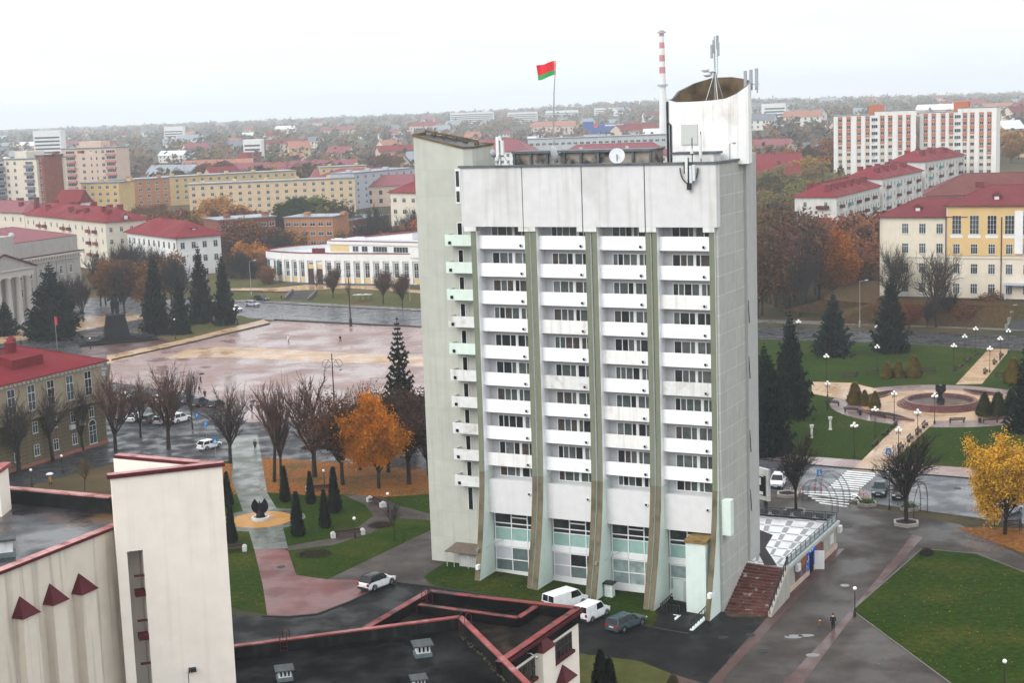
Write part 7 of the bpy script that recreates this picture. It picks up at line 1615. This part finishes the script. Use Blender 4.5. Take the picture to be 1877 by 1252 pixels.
# ------------------------------------------------------------------ statue, sculpture, fountain
blackst = M('black_granite', (.009, .009, .011), .6, .3, 1.2, wet=(.5, .5, .85), spec=.1)
p = at(215, 625); zt_ = hz(p, 212, 576)-p.z
t = thing('statue_pedestal', 'tall tapering black stone pedestal on stepped slabs under the statue', 'pedestal', p, .35)
mb = MB(); mb.box(-9, -5, -.5, 9, 5, .5); mb.box(-7.5, -4, .5, 7.5, 4, 1.0); mb.box(-4, -3.2, 1.0, 4, 3.2, 1.4); mb.build('step', blackst, t)
mb = MB(); mb.prism([(-2.9, -2.5), (2.9, -2.5), (2.9, 2.5), (-2.9, 2.5)], 1.4, 1.41); mb.add([(-2.9, -2.5, 1.4), (2.9, -2.5, 1.4), (2.9, 2.5, 1.4), (-2.9, 2.5, 1.4), (-2.0, -1.7, zt_), (2.0, -1.7, zt_), (2.0, 1.7, zt_), (-2.0, 1.7, zt_)], [[4, 5, 6, 7], [0, 1, 5, 4], [1, 2, 6, 5], [2, 3, 7, 6], [3, 0, 4, 7]]); mb.build('block', blackst, t)
hs = hz(p, 209, 537)-p.z-zt_; person('large dark bronze statue of a standing man in a long coat on the black pedestal', (p.x, p.y, p.z+zt_), .25, h=hs*1.02, stride=.06, armup=True, long_=True, cat='statue', allmat=bronze, nm='statue', hair=False)[0].scale = (1.9, 1.8, 1.0)
p = at(478, 953); t = thing('wing_sculpture', 'dark sculpture with two upright wings in a round white basin', 'sculpture', p, .1)
mb = MB(); mb.lathe([(1.15, 0), (1.15, .42), (1.0, .46), (.88, .42), (.85, .2), (.02, .2)], 24, cap=False); mb.build('basin', M('white_basin_stone', (.5, .5, .48), .7, .1, 1), t); mb = MB()
mb.lathe([(.62, .2), (.55, .7), (.28, 1.2), (.22, 1.7), (.1, 2.1)], 10); mb.build('stem', blackst, t)
for s in (-1, 1):
    mb = MB(); out = [(0.05, .75), (.45, .8), (.85, 1.15), (1.08, 1.6), (1.08, 2.05), (.9, 2.5), (.62, 2.85), (.45, 2.55), (.25, 2.25), (.08, 2.05)]
    bend = lambda x: .25*(x/1.0)**2
    f = [(s*x, -.06-bend(x), z) for x, z in out]; b = [(s*x, .08-bend(x), z) for x, z in out]; n = len(out)
    mb.add(f+b, [list(range(n)), list(range(n, 2*n))[::-1]]+[[i, n+i, n+(i+1) % n, (i+1) % n] for i in range(n)])
    for i in range(4): mb.bar((s*.15, -.1, .95+.3*i), (s*(.9-.05*i), -.16-bend(.8), 1.5+.33*i), .07)
    mb.build('wing', blackst, t)
mb = MB(); mb.lathe([(.14, 1.9), (.17, 2.15), (.07, 2.3), (.1, 2.42), (.02, 2.52)], 10, (0, -.2, 0)); mb.build('small_figure', blackst, t)
granite = M('red_granite', (.13, .06, .055), .35, .2, 1.2, wet=(.3, .2, .5))
t = thing('fountain', 'round red granite fountain with stepped rings and dark centre figure', 'fountain', (fc.x, fc.y, gz(fc.x, fc.y)+.01))
mb = MB(); mb.lathe([(7.2, 0), (7.2, .22), (6.8, .22), (6.8, .44), (6.4, .44), (6.4, .66), (6.05, .66), (6.05, .95), (5.45, .95), (5.45, .35), (.02, .3)], 48, cap=False); mb.build('basin', granite, t)
mb = MB(); mb.lathe([(5.44, .5), (.02, .5)], 40, cap=False); mb.build('water', M('fountain_bed', (.05, .035, .035), .12, .3, .8), t)
mb = MB(); mb.lathe([(.75, .3), (.65, 1.0), (.35, 1.3), (.3, 1.9), (.85, 2.4), (.9, 2.9), (.5, 3.0), (.02, 2.9)], 10); mb.box(-.8, -.3, 2.5, -.35, .3, 3.5); mb.box(.3, -.3, 2.4, .8, .3, 3.55); mb.box(-.3, -.25, 2.6, .2, .25, 3.3); mb.build('figure', bronze, t)
for a0, a1, r0, lb in ((1.9, 2.75, 11.5, 'behind the fountain'), (3.3, 4.15, 12.3, 'towards the hotel'), (5.0, 5.85, 12.3, 'on the street side beyond the basin'), (.45, 1.0, 11.5, 'beside the avenue')):
    t = thing('flower_bed', 'crescent bed of dark soil with stone edge '+lb, 'flower bed', (fc.x, fc.y, gz(fc.x, fc.y)))
    ang = [a0+(a1-a0)*i/12 for i in range(13)]; out = [((r0+2.4)*math.cos(a), (r0+2.4)*math.sin(a)) for a in ang]; inn = [((r0+2.4-2.6*math.sin(math.pi*i/12))*math.cos(a), (r0+2.4-2.6*math.sin(math.pi*i/12))*math.sin(a)) for i, a in enumerate(ang)]
    mb = MB(); mb.prism(out+inn[::-1][1:-1], 0, .22); mb.build('soil', M('dark_soil', (.02, .015, .012), .95, .3, 2), t); mb = MB()
    for i in range(12): mb.bar(out[i]+(.16,), out[i+1]+(.16,), .3, .36); mb.bar(inn[i]+(.12,), inn[i+1]+(.12,), .2, .28)
    mb.build('edge', granite, t)
# ------------------------------------------------------------------ lamps
globe = M('lamp_globe', (.82, .82, .80), .35, .02, 4); lpost = M('lamp_post_paint', (.03, .018, .016), .5, .2, 3)
def globelamp(base, top, label, n=5, group=None):
    p = at(*base); h = max(2.5, hz(p, base[0], top)-p.z); t = thing('street_lamp', label, 'lamp', p, random.uniform(0, 1), group)
    mb = MB(); mb.lathe([(.16, 0), (.16, .35), (.09, .5), (.055, 1.0), (.045, h-.5), (.06, h-.45)], 8); mb.build('post', lpost, t)
    spots = [(0, 0, h)]+[(.42*math.cos(2*math.pi*i/(n-1)), .42*math.sin(2*math.pi*i/(n-1)), h-.38) for i in range(n-1)] if n > 1 else [(0, 0, h)]
    mb = MB()
    for x, y, z in spots: mb.tube([(0, 0, h-.6), (x, y, z-.62), (x, y, z-.2)], .025, 5)
    mb.build('arm', lpost, t)
    for x, y, z in spots: mb = MB(); mb.ball((x, y, z), .2, 12, 8); mb.build('globe', globe, t, smooth=True)
g = 'five globed park lamps'
for bx, by_, ty, lb in ((1515, 696, 650, 'globe lamp at the spruce end of the park path'), (1608, 682, 633, 'globe lamp behind the bench before the far lawn'), (1464, 636, 587, 'globe lamp among the spruces by the far road'), (1748, 681, 631, 'globe lamp on the lawn corner of the avenue, nearest the fountain'), (1768, 663, 614, 'globe lamp halfway up the avenue, lawn side'), (1788, 645, 600, 'globe lamp where the avenue meets the far road, lawn side'),
                        (1814, 683, 636, 'globe lamp opposite the fountain side of the avenue'), (1833, 660, 618, 'globe lamp halfway up the far side of the avenue'), (1848, 648, 604, 'globe lamp at the far road on the far side of the avenue'), (1517, 752, 700, 'globe lamp beside the person near the spruces'), (1639, 772, 718, 'globe lamp before the fountain steps'), (1713, 777, 722, 'globe lamp on the lawn edge before the basin'),
                        (1604, 803, 747, 'globe lamp at the lawn corner of the sandy path'), (1682, 798, 752, 'globe lamp on the far side of the sandy path'), (1566, 840, 776, 'globe lamp on the lawn above the zebra crossing'), (1647, 833, 784, 'globe lamp at the street end of the sandy path'), (1630, 935, 862, 'globe lamp between the two parked crossovers'), (1608, 640, 596, 'globe lamp hidden by the large spruce')): globelamp((bx, by_), ty, lb, 5, g)
for b_, ty, lb in (((1567, 1131), 1079, 'black single globe lamp at the corner of the big lawn'), ((1841, 1262), 1227, 'black single globe lamp at the lower edge of the big lawn'), ((712, 940), 909, 'small white globe lamp on the lawn by the sapling'), ((651, 987), 966, 'small white globe lamp over the curved bench'), ((595, 895), 876, 'small white globe lamp between the thujas'), ((59, 893), 880, 'low white globe lamp before the tan stone building, farther one'), ((115, 866), 850, 'low white globe lamp before the tan stone building, nearer the door'), ((255, 610), 581, 'white globe lamp beside the statue lawn'), ((322, 622), 585, 'white globe lamp before the spruces'), ((166, 640), 622, 'white globe lamp by the statue steps')): globelamp(b_, ty, lb, 1)
def pole(base, top, label, head, r=.09, mat=None):
    p = at(*base); h = hz(p, base[0], top)-p.z; t = thing('street_lamp', label, 'lamp', p, 0); mb = MB(); mb.lathe([(r*2.2, 0), (r*2.2, h*.14), (r, h*.16), (r*.6, h)], 8); mb.build('post', mat or steel, t); mb = MB()
    if head == 'scroll':
        for s in (-1, 1):
            mb.tube([(s*(.9+.62*math.cos(a)), 0, h-1.5+.62*math.sin(a)) for a in [math.pi*1.0-i*.5 for i in range(13)]], .035, 5); mb.tube([(0, 0, h-.8), (s*.5, 0, h-.9), (s*1.2, 0, h-2.2)], .04, 5)
        mb.build('arm', lpost, t)
        for s in (-1, 1): mb = MB(); mb.lathe([(.05, .25), (.2, .1), (.34, -.1), (.05, -.3)], 8, (s*1.2, 0, h-2.35)); mb.build('lantern', M('lantern_glass', (.25, .3, .3), .3, .1, 3), t)
    else:
        for s in ((-1, 1) if head == 'double' else (1,)): mb.tube([(0, 0, h-.1), (s*1.3, 0, h+.15)], .04, 5)
        mb.build('arm', mat or steel, t)
        for s in ((-1, 1) if head == 'double' else (1,)): mb = MB(); mb.box(min(s*1.2, s*1.9), -.14, h+.05, max(s*1.2, s*1.9), .14, h+.22); mb.build('head', whited, t)
pole((618, 838), 648, 'tall black lamp with two scrolled arms rising among the bare trees', 'scroll', .12, lpost); pole((643, 598), 505, 'tall black lamp post at the far edge of the square', 'double', .16, lpost); pole((461, 547), 478, 'pale thin street lamp at the corner by the spruces', 'single'); pole((540, 530), 495, 'pale street lamp beside the pavilion stairs', 'double'); pole((752, 558), 522, 'pale street lamp nearest the hotel on the bank', 'double'); pole((1576, 600), 515, 'thin pale street lamp before the orange tree', 'single')
# ------------------------------------------------------------------ benches, planters, arches, signs
wood_d = M('dark_wood', (.045, .025, .02), .6, .25, 3); stonew_ = M('white_stone', (.5, .5, .48), .7, .1, 2)
def bench(px, py, rz, label, L=2.4, group=None, back=True):
    p = at(px, py); t = thing('park_bench', label, 'bench', p, rz, group); mb = MB()
    for i in range(3): mb.box(-L/2, -.22+.15*i, .42, L/2, -.1+.15*i, .47)
    mb.build('seat', wood_d, t)
    if back: mb = MB(); mb.box(-L/2, .24, .55, L/2, .29, .68); mb.box(-L/2, .26, .74, L/2, .31, .9); mb.build('backrest', wood_d, t)
    for x in (-L/2+.2, L/2-.2): mb = MB(); mb.box(x-.05, -.2, 0, x+.05, .25, .42); mb.box(x-.04, .22, .4, x+.04, .27, .9); mb.build('leg', dsteel, t)
g = 'dark benches round the fountain park'
for px, py, rz, lb in ((1526, 743, -.6, 'bench beside the spruce lawn edge, end of the row'), (1561, 756, -.55, 'bench on the lawn edge between two bins'), (1609, 766, -.35, 'bench behind the golden thuja bed, lawn side'), (1754, 775, 0, 'bench before the far thuja bed, nearest the sandy path'), (1815, 775, 0, 'bench before the far thuja bed, outer one'), (1557, 692, .3, 'bench backed by the far lawn beside a bin'), (1600, 687, .15, 'bench backed by the far lawn under the globe lamp'), (1703, 682, 0, 'bench behind the tallest golden thuja'), (1838, 692, -.2, 'bench beside the lone golden thuja')): bench(px, py, rz+math.pi*(py > 720), lb, 2.6, g)
av = math.atan2(at(1800, 650).y-at(1600, 850).y, at(1800, 650).x-at(1600, 850).x)
g = 'dark lattice seats lining the avenue'
for k, (px, py) in enumerate(((1604, 816), (1623, 796), (1639, 782), (1652, 824), (1669, 808), (1684, 795), (1696, 783), (1761, 674), (1775, 662), (1790, 651), (1807, 684), (1824, 667), (1836, 654))):
    bench(px, py, av+(0 if k in (3, 4, 5, 6, 10, 11, 12) else math.pi)-math.pi*.0, 'dark seat on the %s of the avenue, %s from the street' % ('fountain path lawn side' if k < 3 else 'fountain path tree side' if k < 7 else 'far road lawn side' if k < 10 else 'far road spruce side', ordn(k if k < 3 else k-3 if k < 7 else k-7 if k < 10 else k-10)), 3.0, g)
bench(1857, 968, .1, 'dark bench under the golden yellow tree on the fallen leaves', 2.4)
for px, py, rz, lb in ((638, 983, .30, 'long dark bench with white stone ends beside the globe lamp'), (588, 900, .1, 'long dark bench with white stone ends under the lime tree'), (690, 925, -1.0, 'long dark bench with white stone ends near the sapling'), (420, 1012, .1, 'dark bench end with white stone block beside the slab wall')):
    p = at(px, py); t = thing('stone_bench', lb, 'bench', p, rz); mb = MB(); mb.box(-1.6, -.3, .38, 1.6, .3, .5); mb.box(-1.6, .25, .5, 1.6, .35, .8); mb.build('seat', wood_d, t)
    for s in (-1, 1): mb = MB(); mb.box(s*1.85-.25, -.4, 0, s*1.85+.25, .4, .62); mb.ball((s*1.85, 0, .72), .2, 8, 5, .5); mb.build('end_block', stonew_, t)
rng_ = random.Random(8)
def planter(px, py, r, label, plants=None):
    p = at(px, py); t = thing('planter', label, 'planter', p, .3); mb = MB(); mb.lathe([(r, 0), (r, .42), (r*.82, .42), (r*.82, .25)], 6, cap=False); mb.build('rim', M('planter_stone', (.3, .27, .25), .8, .15, 2), t); mb = MB(); mb.lathe([(r*.83, .3), (.02, .33)], 6, cap=False); mb.build('soil', M('dark_soil', (.02, .015, .012), .95, .3, 2), t)
    if plants:
        mb = MB(); leafquads(mb, rng_, Vector((0, 0, .6)), 260, r*.42, .06, .14, .25); mb.build('plants', M('planter_leaves', (.035, .075, .015), .9, .35, 3), t)
planter(1457, 941, 1.5, 'hexagonal stone planter under the bare tree beside the terrace'); planter(1661, 962, 1.7, 'hexagonal stone planter under the spreading bare tree'); planter(1444, 909, 1.6, 'stone planter beside the white off-road car'); planter(1589, 926, 1.4, 'stone planter with green plants at the zebra crossing', True); planter(1666, 934, 1.3, 'stone planter with green plants behind the black crossover', True)
def arch(p0, p1, top, label):
    a, b = at(*p0), at(*p1); h = hz((a+b)/2, *top)-a.z; t = thing('garden_arch', label, 'arch', a, math.atan2(b.y-a.y, b.x-a.x)); W_ = (b-a).xy.length; mb = MB(); hs = h-W_/2
    hs = max(1.2, hs); rz_ = h-hs; pts = [(0, 0), (0, hs*.5), (0, hs)]+[(W_/2-W_/2*math.cos(i*math.pi/10), hs+rz_*math.sin(i*math.pi/10)) for i in range(1, 10)]+[(W_, hs), (W_, hs*.5), (W_, 0)]
    for y in (-.45, .45): mb.tube([(x, y, z) for x, z in pts], .035, 5); mb.tube([(x+(.25 if x < W_/2 else -.25), y, min(z, h-.25)) for x, z in pts], .022, 5)
    mb.build('hoop', dsteel, t); mb = MB()
    for x, z in pts[1:-1]: mb.bar((x, -.45, z), (x, .45, z), .025)
    for x in (0, W_): mb.tube([(x, .45*(-1)**i, hs*i/8) for i in range(9)], .018, 4)
    mb.build('lattice', dsteel, t)
arch((1476, 918), (1531, 939), (1499, 881), 'thin black lattice arch nearest the terrace'); arch((1499, 904), (1553, 928), (1516, 865), 'thin black lattice arch over the zebra approach'); arch((1668, 957), (1694, 938), (1684, 885), 'thin black lattice arch behind the spreading bare tree'); arch((1821, 970), (1870, 975), (1845, 925), 'thin black lattice arch at the leaf strewn corner')
ob = M('bollard_orange', (.55, .08, .02), .5, .08, 3)
g = 'orange traffic posts by the zebra crossing'
for k, (px, py) in enumerate(((1449, 904), (1467, 902), (1492, 899), (1506, 901), (1576, 906), (1583, 911), (1587, 915), (1590, 919))):
    p = at(px, py); t = thing('traffic_post', 'orange traffic post, %s along the kerb from the %s' % (ordn(k % 4), 'white off-road car' if k < 4 else 'crossing to the planter'), 'post', p, 0, g); mb = MB(); mb.lathe([(.18, 0), (.16, .06), (.06, .08), (.055, .9), (.02, .95)], 8); mb.build('post', ob, t); mb = MB(); mb.lathe([(.062, .55), (.062, .7)], 8, cap=False); mb.build('band', whitew, t)
sgn = M('sign_blue', (.03, .2, .5), .5, .05, 3)
for (px, py), ty, rz, lb in (((1502, 905), 861, .2, 'blue crossing sign above the lattice arches'), ((1628, 868), 822, .2, 'blue crossing sign at the sandy path'), ((364, 800), 756, .3, 'blue parking sign beside the lopped lime tree'), ((379, 812), 772, .3, 'blue parking sign behind the white hatchback'), ((396, 838), 803, .3, 'low blue sign beside the white hatchback'), ((1090//1, 585), 570, 0, '')):
    if not lb: continue
    p = at(px, py); h = hz(p, px, ty)-p.z; t = thing('road_sign', lb, 'sign', p, rz); mb = MB(); mb.tube([(0, 0, 0), (0, 0, h)], .035, 6); mb.build('post', steel, t); mb = MB(); mb.box(-.38, -.06, h-.9, .38, -.036, h); s_ = mb.build('plate', sgn, t); mb = MB()
    if 'parking' in lb: mb.box(-.14, -.075, h-.75, -.06, -.062, h-.15); mb.box(-.06, -.075, h-.23, .14, -.062, h-.15); mb.box(-.06, -.075, h-.52, .14, -.062, h-.44); mb.box(.08, -.075, h-.44, .15, -.062, h-.23)
    else: mb.add([(-.28, -.07, h-.75), (.28, -.07, h-.75), (0, -.07, h-.15)], [[0, 1, 2]])
    mb.build('symbol', whitew, s_)
p = at(665, 557); t = thing('bus_shelter', 'grey glass bus shelter with bench on the pavement before the pavilion', 'shelter', p, -.12); mb = MB(); mb.box(-2.6, -1, 2.45, 2.6, 1, 2.6); mb.build('roof', steel, t)
for x in (-2.5, -.8, .8, 2.5): mb = MB(); mb.box(x-.05, .85, 0, x+.05, .95, 2.45); mb.build('post', dsteel, t)
for x in (-2.5, 2.5): mb = MB(); mb.box(x-.05, -.95, 0, x+.05, -.85, 2.45); mb.build('post', dsteel, t)
mb = MB(); mb.box(-1.4, .3, .42, 1.6, .8, .5); mb.box(-1.4, .75, .5, 1.6, .8, .95); mb.build('seat', M('shelter_bench', (.2, .09, .05), .6, .1, 2), t); mb = MB(); mb.box(-1.2, -1.06, 2.6, -.2, -1.0, 2.9); mb.box(.8, -1.06, 2.6, 1.8, -1.0, 2.9); mb.build('board', whitew, t)
for px, py, rz in ((1488, 803, 0), (1522, 788, 0)):
    p = at(px, py); t = thing('stone_vase', 'tall white stone vase on the lawn, %s to the spruces' % ('nearer' if px < 1500 else 'farther'), 'vase', p); mb = MB(); mb.lathe([(.3, 0), (.3, .15), (.2, .2), (.17, 1.5), (.3, 1.75), (.36, 2.1), (.3, 2.12), (.24, 1.9)], 12); mb.build('body', stonew_, t)
for px, py, w_, lb in ((576, 1018, 1.75, 'wide low brown leafless shrub bed beside the red path'), (698, 965, 1.3, 'low brown shrub mound near the thin sapling'), (1698, 1018, .55, 'small dark tufted shrub at the far corner of the big lawn'), (642, 812, 1.6, 'low dark shrub before the car park'), (575, 822, 1.6, 'low green shrub bed at the edge of the car park')):
    p = at(px, py); t = thing('low_shrub', lb, 'shrub', p); mb = MB()
    for i in range(900):
        a = rng_.uniform(0, 6.28); r = w_*math.sqrt(rng_.random()); q = Vector((r*math.cos(a)*1.25, r*math.sin(a), 0)); hh = (.5+.25*rng_.random())*(1-.5*(r/w_)**2)*(1.6 if w_ < 1 else 1); e_ = q+Vector((rng_.gauss(0, .18), rng_.gauss(0, .18), hh)); mb.quad(q-Vector((.012, 0, 0)), q+Vector((.012, 0, 0)), e_)
    mb.build('stems', M('shrub_stems', (.03, .02, .017), .9, .3, 2), t); mb = MB(); leafquads(mb, rng_, Vector((0, 0, .32)), 350, w_*.45, .03, .07, .12); mb.build('foliage', M('shrub_leaves', (.035, .026, .016), .9, .4, 2), t)
g = 'iron manhole covers'
for px, py, lb in ((1375, 1165, 'plaza between the stairs and the puddles'), (1398, 1195, 'plaza below the puddles'), (1326, 1170, 'drive near the stair foot'), (1553, 966, 'pavement near the terrace corner'), (1755, 896, 'street lane past the crossing'), (515, 1040, 'red path')):
    p = at(px, py); t = thing('manhole_cover', 'round iron cover in the '+lb, 'manhole', (p.x, p.y, p.z+.03), 0, g); mb = MB(); mb.lathe([(.42, 0), (.42, .02), (.34, .02), (.33, .012), (.01, .012)], 16, cap=False); mb.build('lid', dsteel, t); mb = MB(); mb.lathe([(.5, 0), (.5, .015), (.43, .015)], 16, cap=False); mb.build('frame_ring', kdk, t)
for px, py, lb in ((1571, 690, 'dark litter bin beside the far lawn bench'), (1577, 762, 'dark litter bin between the lawn edge benches'), (1752, 681, 'dark litter bin under the lawn corner lamp'), (1796, 776, 'dark litter bin between the thuja bed benches'), (668, 846, 'pale litter bin')):
    if 'pale' in lb: continue
    p = at(px, py); t = thing('litter_bin', lb, 'bin', p); mb = MB(); mb.lathe([(.2, .1), (.26, .85), (.24, .86), (.2, .5)], 10); mb.build('bucket', dsteel, t); mb = MB(); mb.tube([(-.3, 0, 0), (-.3, 0, .95)], .025, 5); mb.tube([(.3, 0, 0), (.3, 0, .95)], .025, 5); mb.build('post', dsteel, t)
u_, v_ = 13.7, -1.9; t = thing('ticket_kiosk', 'small grey metal cabinet with dark roof between two hotel piers', 'cabinet', tw(13.6, -1.2, 0)+Vector((0, 0, -.6)), -TY)
mb = MB(); mb.box(-.45, -.4, 0, .45, .4, 1.5); mb.build('cabinet', mintw, t); mb = MB(); mb.box(-.6, -.55, 1.5, .6, .55, 1.65); mb.build('roof', dsteel, t); mb = MB(); mb.box(-.3, -.43, .75, .3, -.4, 1.35); mb.build('door', oldwhite, t)
p = at(105, 640); t = thing('flagpole', 'small flagpole with drooping red flag by the broad spruce', 'flagpole', p); h = hz(p, 105, 580)-p.z; mb = MB(); mb.tube([(0, 0, 0), (0, 0, h)], .06, 6); mb.build('pole', steel, t); mb = MB(); mb.prism([(.05, -.1), (.5, -.02), (.48, .06), (.05, .1)], h-2.0, h-.1); mb.build('flag', MATS['flag_red'], t)
# ------------------------------------------------------------------ haze
mb = MB(); mb.box(-4200, -150, -6, 4200, 6200, 119)
hm = bpy.data.materials.new('haze_air'); hm.use_nodes = True; nt = hm.node_tree; nt.nodes.clear()
ho_ = nt.nodes.new('ShaderNodeOutputMaterial'); pv = nt.nodes.new('ShaderNodeVolumePrincipled')
pv.inputs['Color'].default_value = (.90, .96, 1.0, 1); pv.inputs['Density'].default_value = .00021; pv.inputs['Anisotropy'].default_value = 0.5
nt.links.new(pv.outputs[0], ho_.inputs['Volume'])
tag(mb.build('haze', hm), kind='stuff')
